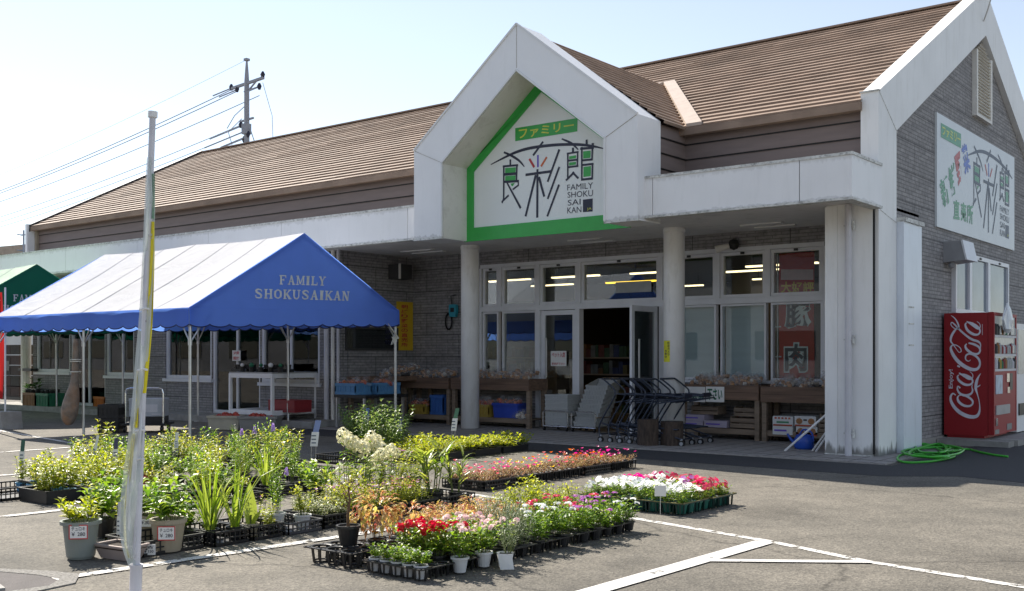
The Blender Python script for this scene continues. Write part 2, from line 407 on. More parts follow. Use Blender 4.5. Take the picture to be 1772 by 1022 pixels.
def smooth_path(pts, k=4):
    """Catmull-Rom through tuples of any length"""
    out = []; n = len(pts)
    for i in range(n-1):
        p0, p1, p2, p3 = pts[max(0, i-1)], pts[i], pts[i+1], pts[min(n-1, i+2)]
        for j in range(k):
            t = j/k
            out.append(tuple(0.5*(2*b + (c-a)*t + (2*a-5*b+4*c-d)*t*t + (3*b-a-3*c+d)*t*t*t) for a, b, c, d in zip(p0, p1, p2, p3)))
    out.append(tuple(pts[-1])); return out
# slab-serif capitals: strokes in a unit box, (x0,y0,x1,y1,width)
SLAB = {
 'F': [(.2,0,.2,1,.26),(.0,.05,.45,.05,.11),(.0,.94,.9,.94,.13),(.85,.7,.85,1,.12),(.2,.5,.6,.5,.13),(.6,.38,.6,.62,.1)],
 'A': [(.5,1,.15,0,.14),(.47,1,.82,0,.26),(.25,.33,.7,.33,.11),(-.02,.05,.34,.05,.11),(.6,.05,1.03,.05,.11)],
 'M': [(.16,0,.16,1,.15),(.2,1,.5,.1,.2),(.8,1,.5,.1,.13),(.84,0,.84,1,.23),(-.02,.05,.33,.05,.11),(.63,.05,1.02,.05,.11),(-.02,.95,.25,.95,.11),(.78,.95,1.02,.95,.11)],
 'I': [(.5,0,.5,1,.42),(.1,.05,.9,.05,.12),(.1,.95,.9,.95,.12)],
 'L': [(.25,0,.25,1,.27),(.02,.95,.5,.95,.11),(.02,.06,.92,.06,.13),(.9,0,.9,.32,.12)],
 'Y': [(.14,1,.5,.45,.24),(.86,1,.5,.45,.13),(.5,0,.5,.5,.27),(.25,.05,.75,.05,.11),(-.02,.95,.35,.95,.11),(.65,.95,1.02,.95,.11)],
 'S': [(.86,.72,.8,.88,.14),(.8,.88,.5,.95,.14),(.5,.95,.22,.87,.2),(.22,.87,.17,.7,.24),(.17,.7,.45,.55,.24),(.45,.55,.74,.42,.24),(.74,.42,.82,.25,.24),(.82,.25,.72,.1,.2),(.72,.1,.45,.05,.14),(.45,.05,.18,.12,.14),(.18,.12,.13,.32,.14)],
 'H': [(.2,0,.2,1,.25),(.8,0,.8,1,.25),(.2,.5,.8,.5,.12),(0,.05,.42,.05,.11),(.58,.05,1,.05,.11),(0,.95,.42,.95,.11),(.58,.95,1,.95,.11)],
 'O': [(.5,.95,.2,.8,.15),(.2,.8,.13,.5,.26),(.13,.5,.2,.2,.26),(.2,.2,.5,.05,.15),(.5,.05,.8,.2,.15),(.8,.2,.87,.5,.26),(.87,.5,.8,.8,.26),(.8,.8,.5,.95,.15)],
 'K': [(.2,0,.2,1,.26),(0,.05,.43,.05,.11),(0,.95,.43,.95,.11),(.28,.42,.8,.95,.14),(.42,.55,.85,.03,.26),(.62,.05,1.03,.05,.11),(.62,.95,.98,.95,.11)],
 'U': [(.2,1,.2,.3,.25),(.2,.3,.32,.09,.2),(.32,.09,.62,.06,.15),(.62,.06,.8,.28,.14),(.8,.28,.8,1,.14),(0,.95,.42,.95,.11),(.6,.95,1,.95,.11)],
 'N': [(.17,0,.17,1,.14),(.2,1,.8,.02,.26),(.83,0,.83,1,.14),(0,.05,.36,.05,.11),(0,.95,.3,.95,.11),(.64,.95,1,.95,.11)],
}
def slab_text(mb, body, q, nrm, mi=0):
    tl, tr, br, bl = [Vector(p) for p in q]; nrm = Vector(nrm); n = len(body); wd = {'I': 0.62, 'M': 1.25}
    tot = sum(wd.get(c, 1) for c in body) + 0.14*(n-1); x = 0; lay = 0.004
    for c in body:
        w = wd.get(c, 1)
        for x0, y0, x1, y1, sw in SLAB[c]:
            P = [Vector((x0*w, y0)), Vector((x1*w, y1))]; t = (P[1]-P[0]).normalized(); a = Vector((-t.y, t.x))*sw/2*0.9; lay += 0.00012
            vs = [P[0]-a, P[1]-a, P[1]+a, P[0]+a]
            out = []
            for v in vs:
                u = (x+v.x)/tot; h = v.y
                out.append((bl*(1-u)+br*u)*(1-h) + (tl*(1-u)+tr*u)*h + nrm*lay)
            mb.add(out, [(0, 1, 2, 3)], mi)
        x += w + 0.14
# ------------------------------------------------------------------ palette
M_asph = asphalt_mat()
M_line = worn_paint_mat('road paint', (0.74, 0.72, 0.68))
M_linef = worn_paint_mat('road paint fresher', (0.74, 0.72, 0.69), 0.45)
M_pave = mat('paving', (0.30, 0.28, 0.265), 0.8, var=0.2, scale=9, bump=0.3, bscale=60)
M_joint = mat('paving joint', (0.05, 0.048, 0.046), 0.9)
M_conc = mat('concrete', (0.3, 0.29, 0.27), 0.85, var=0.2, scale=5, bump=0.4, bscale=50, stain=((0.12, 0.115, 0.1), 0.6, (1, 1, 1)))
M_tarpatch = mat('tar patch', (0.06, 0.05, 0.05), 0.8, var=0.3, scale=6, bump=0.5, bscale=90)
M_grit = mat('grit mortar', (0.2, 0.19, 0.175), 0.9, var=0.5, scale=60, bump=0.8, bscale=60)
M_brick = brick_mat('grey brick tile', (0.235, 0.225, 0.225), (0.32, 0.305, 0.30), (0.175, 0.168, 0.168), 0.31, 0.058, 0.009, (1.82, 0.462))
M_panel = mat('white wall panel', (0.86, 0.86, 0.865), 0.5, var=0.03, scale=1.5, stain=((0.55, 0.56, 0.54), 0.22, (2.2, 2.2, 0.35)))
M_panel2 = mat('white wall panel stained', (0.85, 0.85, 0.84), 0.55, var=0.05, scale=1.3, stain=((0.5, 0.49, 0.43), 0.35, (2.5, 2.5, 0.4)))
M_fasc = mat('white fascia panel', (0.86, 0.86, 0.865), 0.5, var=0.03, scale=1.5, stain=((0.55, 0.56, 0.54), 0.22, (2.2, 2.2, 0.35)))
grime(M_fasc, [(4.0, 0.12, 0.16, -1), (3.45, 0.06, 0.2, 1)]); grime(M_panel, [(3.40, 0.10, 0.3, 1)]); grime(M_panel2, [(0.0, 0.3, 0.8, 1)])
M_edge = mat('grimy panel edge', (0.66, 0.66, 0.63), 0.6, var=0.2, scale=5, stain=((0.05, 0.05, 0.045), 0.9, (5, 5, 8), 0.47))
M_gap = mat('black sealant', (0.012, 0.012, 0.013), 0.6)
M_revl = mat('cream reveal panel', (0.78, 0.755, 0.7), 0.6, var=0.06, scale=1.2, stain=((0.4, 0.37, 0.3), 0.5, (1.5, 1.5, 1.5)))
M_soff = mat('soffit board', (0.78, 0.765, 0.75), 0.7, var=0.06, scale=1.0, stain=((0.35, 0.33, 0.3), 0.5, (1, 1, 1)))
M_roof = mat('brown metal roof', (0.29, 0.21, 0.16), 0.7, var=0.2, scale=2.0, spec=0.25, stain=((0.12, 0.095, 0.08), 0.5, (0.4, 3, 3)))
M_flash = mat('valley flashing', (0.52, 0.42, 0.34), 0.4, var=0.08)
M_rake = mat('dark rake trim', (0.06, 0.055, 0.055), 0.5)
M_siding = mat('brown lap siding', (0.20, 0.155, 0.14), 0.6, var=0.1, scale=3, stretch=(0.5, 0.5, 4))
M_col = mat('white column paint', (0.88, 0.875, 0.87), 0.5, var=0.04, scale=2.5, stain=((0.45, 0.43, 0.38), 0.5, (2, 2, 0.5)))
M_alu = mat('pale aluminium', (0.74, 0.75, 0.78), 0.4, var=0.05, scale=4)
M_glass = glass_mat('window glass')
M_dglass = mat('dim glass', (0.20, 0.235, 0.27), 0.08, var=0.25, scale=1.2, spec=0.3)
M_vglass = mat('dark glass', (0.012, 0.016, 0.016), 0.05, var=0.4, scale=1.2, spec=0.8)
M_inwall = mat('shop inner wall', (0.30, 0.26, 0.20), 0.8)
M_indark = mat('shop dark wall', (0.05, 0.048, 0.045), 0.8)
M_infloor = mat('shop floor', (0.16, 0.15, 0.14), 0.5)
M_tube = mat('lit tube', (0.9, 0.85, 0.75), 0.5, emit=(1.0, 0.76, 0.42, 1.6))
M_ytube = mat('lit yellow tube', (0.9, 0.7, 0.1), 0.5, emit=(1.0, 0.6, 0.04, 1.6))
M_blind = mat('roller blind', (0.72, 0.74, 0.76), 0.8, var=0.06, scale=2, stretch=(0.4, 1, 6))
M_pvc = mat('grey pipe', (0.6, 0.59, 0.62), 0.5, var=0.06)
M_steel = mat('galvanised tube', (0.55, 0.55, 0.54), 0.38, metal=0.75, var=0.12)
M_chrome = mat('chrome', (0.75, 0.76, 0.78), 0.2, metal=1.0)
M_black = mat('black plastic', (0.016, 0.016, 0.017), 0.42, var=0.2, scale=20)
M_navy = mat('navy tube', (0.02, 0.028, 0.05), 0.35)
M_wood = mat('weathered brown wood', (0.17, 0.105, 0.07), 0.7, var=0.3, scale=3, bump=0.3, bscale=30, stretch=(0.6, 4, 8))
M_woodl = mat('pale grey wood', (0.24, 0.18, 0.13), 0.75, var=0.3, scale=3, stretch=(0.6, 4, 8))
M_woodd = mat('dark wood', (0.055, 0.035, 0.026), 0.7, var=0.3, scale=4)
M_white = mat('white plastic', (0.78, 0.78, 0.78), 0.45, var=0.04)
M_paper = mat('white card', (0.8, 0.79, 0.76), 0.8, var=0.03)
M_signw = mat('sign board white', (0.84, 0.87, 0.85), 0.35, var=0.03, scale=1)
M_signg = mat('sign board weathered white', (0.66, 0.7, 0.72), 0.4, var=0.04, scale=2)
M_ink = mat('navy ink', (0.018, 0.02, 0.045), 0.45)
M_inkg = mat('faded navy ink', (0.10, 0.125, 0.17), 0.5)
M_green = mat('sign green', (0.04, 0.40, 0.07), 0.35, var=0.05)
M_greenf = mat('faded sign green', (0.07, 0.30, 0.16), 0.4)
M_yellow = mat('sign yellow', (0.66, 0.68, 0.08), 0.4)
M_red = mat('sign red', (0.5, 0.03, 0.03), 0.45)
M_redf = mat('faded red ink', (0.55, 0.17, 0.18), 0.5)
M_bluef = mat('faded blue ink', (0.16, 0.24, 0.62), 0.5)
M_purple = mat('sign purple', (0.14, 0.08, 0.5), 0.45)
M_orange = mat('sign orange', (0.65, 0.14, 0.04), 0.45)
# ------------------------------------------------------------------ ground
g = MB(); N = 24
g.quad((-400, -150, 0), (300, -150, 0), (300, 600, 0), (-400, 600, 0))
tag(g.build('asphalt_ground', M_asph), 'grey asphalt car park', 'ground', kind='structure')
p = MB(); p.box((-15.7, 13.66, -0.1), (-4.7, 16.75, 0.02))
x = -15.7
while x < -4.75:
    p.box((x, 13.662, 0.02), (x+0.008, 16.6, 0.0215), 1); x += 0.3
p.box((-15.7, 13.96, 0.02), (-4.7, 13.97, 0.0222), 1)
tag(p.build('pavement', [M_pave, M_joint]), 'flush grey paving along the shop front', 'pavement', kind='structure')
p = MB(); p.box((-29, 13.62, -0.1), (-15.72, 14.7, 0.13))
tag(p.build('walkway', M_conc), 'raised concrete walkway along the left wing', 'walkway', kind='structure')
p = MB(); p.prism([(-15.7, 12.55), (-4.3, 12.35), (-3.6, 12.9), (1.5, 11.4), (6, 11), (6, 30), (-4.6, 30), (-4.6, 13.6), (-15.7, 13.63)], 'z', -0.02, 0.004)  # shop shadow put into the ground as a darker asphalt colour, outlined to match
tag(p.build('shade_tinted_asphalt', mat('shade tinted asphalt', (0.034, 0.034, 0.038), 0.85, var=0.25, scale=30, bump=0.5, bscale=110)), 'darker shade tinted asphalt strip following the shop shadow', 'asphalt', kind='structure')
def line_strip(pts, w, mt, z=0.004):
    m = MB(); pts = [Vector((q[0], q[1], 0)) for q in pts]; vs = []
    for i, q in enumerate(pts):
        t = (pts[min(i+1, len(pts)-1)] - pts[max(0, i-1)]).normalized(); a = Vector((-t.y, t.x, 0))*w/2
        vs += [(q.x-a.x, q.y-a.y, z), (q.x+a.x, q.y+a.y, z)]
    m.add(vs, [(2*i, 2*i+2, 2*i+3, 2*i+1) for i in range(len(pts)-1)])
    tag(m.build('road_marking', mt), 'white painted parking line', 'road marking', kind='structure')
line_strip([(-21.5, 9.93), (-16.0, 8.95), (-7.29, 8.2), (-4.94, 7.84), (-3.45, 7.48), (-2.59, 7.16), (-1.4, 6.93), (1.5, 6.5)], 0.085, M_line)
line_strip([(-3.62, 3.0), (-3.53, 5.28), (-3.46, 7.42)], 0.15, M_linef, 0.008)
line_strip([(-3.50, 6.47), (-2.56, 7.14)], 0.085, M_linef, 0.0085)
line_strip([(-6.36, 3.42), (-6.10, 5.9), (-6.08, 7.95)], 0.1, M_line, 0.008)
line_strip([(-9.35, 2.4), (-9.16, 5.03), (-9.0, 8.2)], 0.1, M_line, 0.008)
line_strip([(-12.5, 4.4), (-12.2, 8.5)], 0.1, M_line, 0.008)
line_strip([(-15.45, 6.2), (-15.38, 7.44), (-15.35, 8.8)], 0.1, M_line, 0.008)
dr = MB(); dr.prism([(-6.9, 3.30), (-6.55, 3.42), (-6.33, 3.44), (-6.2, 3.3), (-6.25, 3.0), (-7.2, 2.6)], 'z', -0.01, 0.006, 0)
ringp = [(-7.02, 3.33), (-6.62, 3.53), (-6.38, 3.60), (-6.15, 3.44), (-6.1, 3.1), (-6.25, 3.0), (-6.2, 3.3), (-6.33, 3.44), (-6.55, 3.42), (-6.9, 3.30)]
dr.prism(ringp, 'z', -0.01, 0.009, 1)
dr.bar((-6.98, 3.22, 0.005), (-6.3, 3.05, 0.005), 0.06, 0.03, 2)
tag(dr.build('drain_patch', [M_tarpatch, M_grit, M_conc]), 'dark tar patch round a drain with a gritty rim', 'drain', kind='structure')
# stains on the asphalt
def blot(name, pts, z, col):
    m, nt, b = base_mat(name); L = nt.links.new
    gg = nd(nt, 'ShaderNodeNewGeometry'); n = nd(nt, 'ShaderNodeTexNoise'); n.inputs['Scale'].default_value = 3.5; n.inputs['Detail'].default_value = 8; L(gg.outputs['Position'], n.inputs['Vector'])
    tc = nd(nt, 'ShaderNodeTexCoord'); gr = nd(nt, 'ShaderNodeTexGradient'); gr.gradient_type = 'QUADRATIC_SPHERE'
    mp = nd(nt, 'ShaderNodeMapping'); mp.inputs['Location'].default_value = (-1, -1, 0); mp.inputs['Scale'].default_value = (2, 2, 1); L(tc.outputs['Generated'], mp.inputs[0]); L(mp.outputs[0], gr.inputs[0])
    mu = nd(nt, 'ShaderNodeMath', operation='MULTIPLY'); L(n.outputs['Fac'], mu.inputs[0]); L(gr.outputs['Fac'], mu.inputs[1])
    r = nd(nt, 'ShaderNodeValToRGB'); r.color_ramp.elements[0].position = 0.03; r.color_ramp.elements[1].position = 0.35; r.color_ramp.elements[1].color = (0.62,)*3 + (1,)
    L(mu.outputs[0], r.inputs[0]); L(r.outputs[0], b.inputs['Alpha'])
    b.inputs['Base Color'].default_value = tuple(col) + (1,); b.inputs['Roughness'].default_value = 0.8
    k = MB(); k.add([(q[0], q[1], z) for q in pts], [tuple(range(len(pts)))])
    tag(k.build('asphalt_stain', m), 'dark stain on the asphalt', 'stain', kind='structure')
blot('stain a', [(-5.1, 8.6), (-3.2, 8.1), (-3.0, 9.2), (-4.9, 9.6)], 0.0022, (0.06, 0.055, 0.05))
blot('stain b', [(-2.7, 7.6), (-1.2, 7.0), (-0.9, 8.0), (-2.5, 8.5)], 0.0024, (0.055, 0.05, 0.045))
blot('stain c', [(-4.2, 5.6), (-3.6, 5.5), (-3.5, 6.6), (-4.2, 6.7)], 0.0026, (0.08, 0.075, 0.07))
# ------------------------------------------------------------------ the shop
SHOP = thing('shop_building', 'white-trimmed grey brick shop with brown metal roof and gabled entrance porch', 'shop', (-16, 16, 0))
EV_Y, EV_Z, RG_Y, RG_Z, SL = 14.5, 4.92, 20.0, 7.75, (7.75-4.92)/5.5
XL, XR = -28.2, -5.33
YD, YF, YW, XS = 13.2, 13.4, 16.6, -15.86      # porch front, fascia, shop wall, side wall of the left wing
# main roof: overlapping metal courses
rf = MB(); NC = 27; lip = 0.034
def roofz(y): return EV_Z + (y-EV_Y)*SL
rr = random.Random(3)
for i in range(NC):
    t0, t1 = i/NC, (i+1)/NC
    y0, y1 = EV_Y + 5.5*t0, EV_Y + 5.5*t1
    cuts = sorted([XL, XR] + [rr.uniform(XL, XR) for _ in range(6)])
    for a, b in zip(cuts, cuts[1:]):
        j = rr.uniform(-0.003, 0.003)
        rf.add([(a, y0, roofz(y0)+lip+j), (b, y0, roofz(y0)+lip+j), (b, y1+0.01, roofz(y1)+0.004), (a, y1+0.01, roofz(y1)+0.004),
                (a, y0+0.012, roofz(y0)-0.01), (b, y0+0.012, roofz(y0)-0.01)], [(0, 1, 2, 3), (4, 5, 1, 0)])
rf.quad((XL, RG_Y, RG_Z), (XR, RG_Y, RG_Z), (XR, 25.5, EV_Z), (XL, 25.5, EV_Z))
rf.box((XL, RG_Y-0.09, RG_Z+0.01), (XR, RG_Y+0.09, RG_Z+0.045))
rf.prism([(EV_Y-0.02, EV_Z-0.11), (EV_Y-0.02, EV_Z+0.0), (EV_Y+0.1, EV_Z+0.02), (EV_Y+0.1, EV_Z-0.11)], 'x', XL, XR)
rf.build('roof', M_roof, SHOP)
k = MB(); k.prism([(EV_Y-0.05, EV_Z-0.14), (EV_Y-0.05, EV_Z+0.05), (RG_Y, RG_Z+0.09), (RG_Y, RG_Z-0.12)], 'x', XL-0.06, XL)
k.build('rake_trim', M_rake, SHOP)
k = MB(); k.box((XL-0.12, EV_Y-0.1, 4.05), (XL-0.01, EV_Y+0.3, 4.99)); k.build('corner_trim', M_alu, SHOP)
# lap siding under the eaves
k = MB(); z = 4.0; hz = 0.235
while z < 4.9:
    z1 = min(z+hz, 4.905)
    k.prism([(14.70, z), (14.655, z), (14.685, z1), (14.70, z1)], 'x', XL, XR)
    k.box((XL, 14.665, z-0.018), (XR, 14.69, z+0.001), 1)
    z += hz
k.box((XL, 14.70, 3.6), (XR, 14.8, 4.9))
k.build('siding', [M_siding, M_gap], SHOP)
# canopy: deck, fascia panels, grimy drip edges
k = MB()
def fascia(x0, x1, joints):
    xs = [x0] + joints + [x1]
    for i, (a, b) in enumerate(zip(xs, xs[1:])):
        a2 = a + (0.006 if i else 0); b2 = b - (0.006 if i < len(xs)-2 else 0)
        k.box((a2, YF, 3.44), (b2, YF+0.12, 4.02), 0)
    k.box((x0+0.01, YF+0.02, 3.46), (x1-0.01, YF+0.10, 4.0), 2)
    k.box((x0, YF-0.012, 3.995), (x1, YF+0.13, 4.035), 1)
    k.box((x0, YF-0.014, 3.42), (x1, YF+0.13, 3.455), 1)
fascia(-34.0, -12.4, [-30.4, -27.6, -24.4, -21.3, -18.7, -16.35, -12.95])
fascia(-8.3, -5.06, [-8.0, -5.75])
k.build('canopy_fascia', [M_fasc, M_edge, M_gap], SHOP)
k = MB(); k.box((-5.18, YF-0.001, 3.437), (-5.04, 14.5, 4.0)); k.box((-5.19, YF-0.015, 3.997), (-5.028, 14.5, 4.037), 1); k.box((-5.19, YF-0.015, 3.418), (-5.028, 14.5, 3.452), 1)
k.build('canopy_end', [M_fasc, M_edge], SHOP)
k = MB(); k.box((-34.0, YF+0.13, 3.9), (-12.3, 14.66, 3.98)); k.box((-8.4, YF+0.13, 3.9), (-5.19, 14.66, 3.98)); k.build('canopy_deck', M_conc, SHOP)
k = MB(); k.box((-34.0, YF+0.13, 3.52), (XS-0.0, 14.49, 3.56)); k.box((XS+0.002, YF+0.13, 3.52), (-12.2, 14.06, 3.56)); k.box((-8.5, YF+0.13, 3.52), (-5.2, 14.06, 3.56)); k.box((XS+0.002, 14.062, 3.52), (-5.2, 16.59, 3.56)); k.box((-12.2, 14.0, 3.40), (-8.5, 14.055, 3.56))
k.build('soffit', M_soff, SHOP)
for (px, py, Lx) in [(722, 433, 0.85), (742, 436, 0.85), (1012, 414, 0.7), (1035, 418, 0.7), (1318, 387, 0.7), (1342, 391, 0.7)]:
    c = _C + ray(px, py) * ((3.515-1.4)/ray(px, py).z)
    k = MB(); k.box((c.x-Lx/2, c.y-0.05, 3.5), (c.x+Lx/2, c.y+0.05, 3.519)); k.build('soffit_light', M_white, SHOP)
k = MB(); c = on_y(1380, 352, 13.9); k.box((-6.4, 13.62, 3.507), (-5.5, 13.95, 3.519)); k.build('soffit_hatch', mat('rust stain', (0.2, 0.15, 0.1), 0.8, var=0.5, scale=8), SHOP)
# walls
def wall_y(x0, x1, z0, z1, Y, th, openings):
    """brick wall facing -Y cut round rectangular openings (x0,x1,z0,z1)"""
    m = MB(); xs = sorted(openings); cur = x0
    for a, b, c, d in xs:
        if a > cur: m.box((cur, Y, z0), (a, Y+th, z1))
        if c > z0: m.box((a, Y, z0), (b, Y+th, c))
        if d < z1: m.box((a, Y, d), (b, Y+th, z1))
        cur = b
    if cur < x1: m.box((cur, Y, z0), (x1, Y+th, z1))
    return m
WX0, WX1, WZT = -13.98, -6.70, 3.24
DX0, DX1, DX2 = xat(930, YW), xat(1001, YW), -9.75
wall_y(XS, -5.35, -0.1, 3.52, YW, 0.18, [(WX0, DX0, 0.98, WZT), (DX0, DX2, -0.1, WZT), (DX2, WX1, 0.98, WZT)]).build('shop_wall', M_brick, SHOP)
k = MB(); k.box((XS-0.18, 14.7, -0.1), (XS, YW+0.18, 3.52)); k.build('side_wall', M_brick, SHOP)
YL = 14.5
LW = dict(l1=(xat(62, YL), xat(121, YL), 0.98, 2.6), d1=(xat(122, YL), xat(182, YL), 0.13, 2.6), l2=(xat(183, YL), xat(232, YL), 0.92, 2.6),
          a=(xat(286, YL), xat(366, YL), 0.88, 2.6), d=(xat(367, YL), xat(450, YL), 0.13, 2.6), b=(xat(451, YL), xat(553, YL), 0.84, 2.6))
wall_y(-28.1, XS, -0.1, 3.52, YL, 0.18, list(LW.values())).build('wing_wall', M_brick, SHOP)
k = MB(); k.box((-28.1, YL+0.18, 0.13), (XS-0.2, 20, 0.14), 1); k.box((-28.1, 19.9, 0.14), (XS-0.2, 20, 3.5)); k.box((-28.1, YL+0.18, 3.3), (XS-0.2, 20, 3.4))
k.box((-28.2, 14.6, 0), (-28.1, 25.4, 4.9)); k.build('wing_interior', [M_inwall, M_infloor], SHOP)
# shop interior
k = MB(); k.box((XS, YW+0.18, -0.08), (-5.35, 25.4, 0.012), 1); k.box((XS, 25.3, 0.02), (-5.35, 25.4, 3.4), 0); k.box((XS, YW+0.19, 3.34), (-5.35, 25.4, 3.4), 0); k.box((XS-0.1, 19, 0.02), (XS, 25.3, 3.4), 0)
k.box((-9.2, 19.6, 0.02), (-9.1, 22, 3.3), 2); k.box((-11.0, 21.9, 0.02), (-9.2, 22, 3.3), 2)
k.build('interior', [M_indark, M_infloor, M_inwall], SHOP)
k = MB(); k.box((XL, 25.38, 0), (-5.22, 25.5, 4.92)); k.build('rear_wall', M_brick, SHOP)
for (X, Y, Lx, mt) in [(-14.6, 18.3, 1.2, M_tube), (-12.8, 18.3, 1.2, M_tube), (-12.6, 20.4, 1.6, M_ytube), (-14.8, 20.2, 1.2, M_tube), (-10.9, 18.4, 1.2, M_tube), (-9.3, 19.2, 1.4, M_tube), (-8.2, 18.3, 1.4, M_tube), (-12.6, 22.4, 1.2, M_tube),
                       (-7.4, 20.3, 1.4, M_tube), (-9.6, 21.4, 1.3, M_tube)]:
    m = MB(); m.box((X-Lx/2, Y-0.04, 3.06), (X+Lx/2, Y+0.04, 3.09)); m.box((X-Lx/2, Y-0.07, 3.092), (X+Lx/2, Y+0.07, 3.13), 1)
    for e in (-0.4, 0.4): m.bar((X+Lx*e, Y, 3.13), (X+Lx*e, Y, 3.33), 0.012, 0.012, 1)
    m.build('ceiling_light', [mt, M_indark], SHOP)
# ------------- glazed front
def frame(m, x0, x1, z0, z1, Y, w=0.06, d=0.10):
    m.box((x0, Y, z0), (x0+w, Y+d, z1)); m.box((x1-w, Y, z0), (x1, Y+d, z1))
    m.box((x0+w, Y, z1-w), (x1-w, Y+d, z1)); m.box((x0+w, Y, z0), (x1-w, Y+d, z0+w))
def window(x0, x1, z0, z1, Y, pane=None, w=0.06, name='window', bars=(), blind=None, hb=()):
    m = MB(); frame(m, x0, x1, z0, z1, Y, w)
    for b in bars: m.box((b-0.025, Y+0.01, z0+w), (b+0.025, Y+0.09, z1-w))
    o = m.build(name, M_alu, SHOP)
    q = MB(); q.box((x0+w*0.8, Y+0.045, z0+w*0.8), (x1-w*0.8, Y+0.053, z1-w*0.8)); q.build('pane', pane or M_glass, o)
    if blind:
        q = MB(); q.box((x0+w, Y+0.14, blind), (x1-w, Y+0.155, z1-0.02)); q.build('blind', M_blind, o)
    return o
TZ0, TZ1 = 2.30, 2.40
mull = [WX0, xat(864, YW), DX0-0.0, DX1, DX2, xat(1241, YW), xat(1328, YW), WX1]
ins = YW + 0.03
k = MB(); k.box((WX0, YW-0.005, TZ0), (WX1, YW+0.14, TZ1)); k.box((WX0, YW-0.004, WZT-0.05), (WX1, YW+0.14, WZT+0.02)); k.box((WX0-0.04, YW-0.004, 0.94), (WX0+0.03, YW+0.14, WZT-0.05)); k.box((WX1-0.03, YW-0.004, 0.94), (WX1+0.04, YW+0.14, WZT-0.05))
for xx in (DX0, DX1-0.03, DX2+0.02): k.box((xx-0.05, YW-0.003, 0.02), (xx+0.05, YW+0.14, TZ0)); 
for xx in mull[1:-1]: k.box((xx-0.045, YW-0.002, TZ1), (xx+0.045, YW+0.13, WZT-0.05))
k.box((WX0+0.03, YW-0.02, 0.94), (DX0-0.05, YW+0.12, 0.99)); k.box((DX2+0.07, YW-0.02, 0.94), (WX1-0.03, YW+0.12, 0.99))
k.build('window_wall_frame', M_alu, SHOP)
for a, b in zip(mull, mull[1:]):
    window(a+0.046, b-0.046, TZ1+0.004, WZT-0.054, ins, w=0.055)
    m = MB(); m.box(((a+b)/2-0.035, ins-0.02, WZT-0.10), ((a+b)/2+0.035, ins-0.001, WZT-0.06)); m.build('window_latch', M_black, SHOP)
lows = [(mull[0], mull[1]), (mull[1], mull[2])]
for a, b in lows: window(a+0.046, b-0.052, 0.995, TZ0-0.004, ins, w=0.035)
xm = xat(1190, YW)
for a, b, bl in [(DX2+0.03, mull[5], 1.0), (mull[5], mull[6], 1.0), (mull[6], mull[7], None)]:
    window(a+0.046, b-0.04, 0.995, TZ0-0.004, ins, w=0.035, blind=bl)
def door_leaf(parent_name, x0, x1, z1, Y, w=0.09, handle_side=-1, rz=None):
    m = MB(); d = 0.045
    m.box((x0, Y, 0.03), (x0+w, Y+d, z1)); m.box((x1-w, Y, 0.03), (x1, Y+d, z1)); m.box((x0+w, Y, z1-w), (x1-w, Y+d, z1)); m.box((x0+w, Y, 0.03), (x1-w, Y+d, 0.17))
    return m, MB().box((x0+w-0.01, Y+0.018, 0.16), (x1-w+0.01, Y+0.026, z1-w+0.01))
m, gl = door_leaf('door', DX0+0.056, DX1-0.085, TZ0-0.01, ins+0.02)
dl = m.build('door', M_alu, SHOP); gl.build('pane', M_glass, dl)
hx = xat(946, YW-0.05)
hm = MB(); hm.tube([(hx, YW-0.06, 1.02), (hx, YW-0.06, 1.72)], 0.018, 8); hm.tube([(hx-0.12, YW+0.055, 1.74), (hx, YW-0.06, 1.74)], 0.012, 6); hm.tube([(hx-0.12, YW+0.055, 1.0), (hx, YW-0.06, 1.0)], 0.012, 6); hm.build('handle', M_steel, dl)
# the other leaf stands open at right angles
YO = YW - 0.88
m = MB(); X = DX2-0.05
m.box((X-0.045, YO, 0.03), (X, YO+0.09, TZ0-0.01)); m.box((X-0.045, YW-0.10, 0.03), (X, YW-0.01, TZ0-0.01)); m.box((X-0.045, YO+0.09, TZ0-0.11), (X, YW-0.10, TZ0-0.01)); m.box((X-0.045, YO+0.09, 0.03), (X, YW-0.10, 0.17))
dr2 = m.build('door', M_alu, SHOP)
MB().box((X-0.027, YO+0.08, 0.16), (X-0.019, YW-0.09, TZ0-0.10)).build('pane', M_glass, dr2)
MB().tube([(X+0.05, YO+0.16, 1.0), (X+0.05, YO+0.16, 1.7)], 0.018, 8).build('handle', M_steel, dr2)
# wing windows and doors
for kx, v in LW.items():
    a, b, c, d = v
    if kx.startswith('d'):
        window(a, b, c, d, YL+0.03, M_glass, 0.07, 'door', bars=[a+(b-a)*0.5])
    elif kx in ('l1', 'l2'):
        window(a, b, c, d, YL+0.03, M_glass, 0.08, bars=[a+(b-a)*0.55], blind=1.0)
        MB().box((a-0.05, YL-0.05, c-0.07), (b+0.05, YL+0.03, c)).build('window_sill', M_alu, SHOP)
    else:
        window(a, b, c, d, YL+0.03, M_glass, 0.08, bars=[a+(b-a)*(0.5 if kx == 'b' else 0.99)])
        MB().box((a-0.05, YL-0.05, c-0.07), (b+0.05, YL+0.03, c)).build('window_sill', M_alu, SHOP)
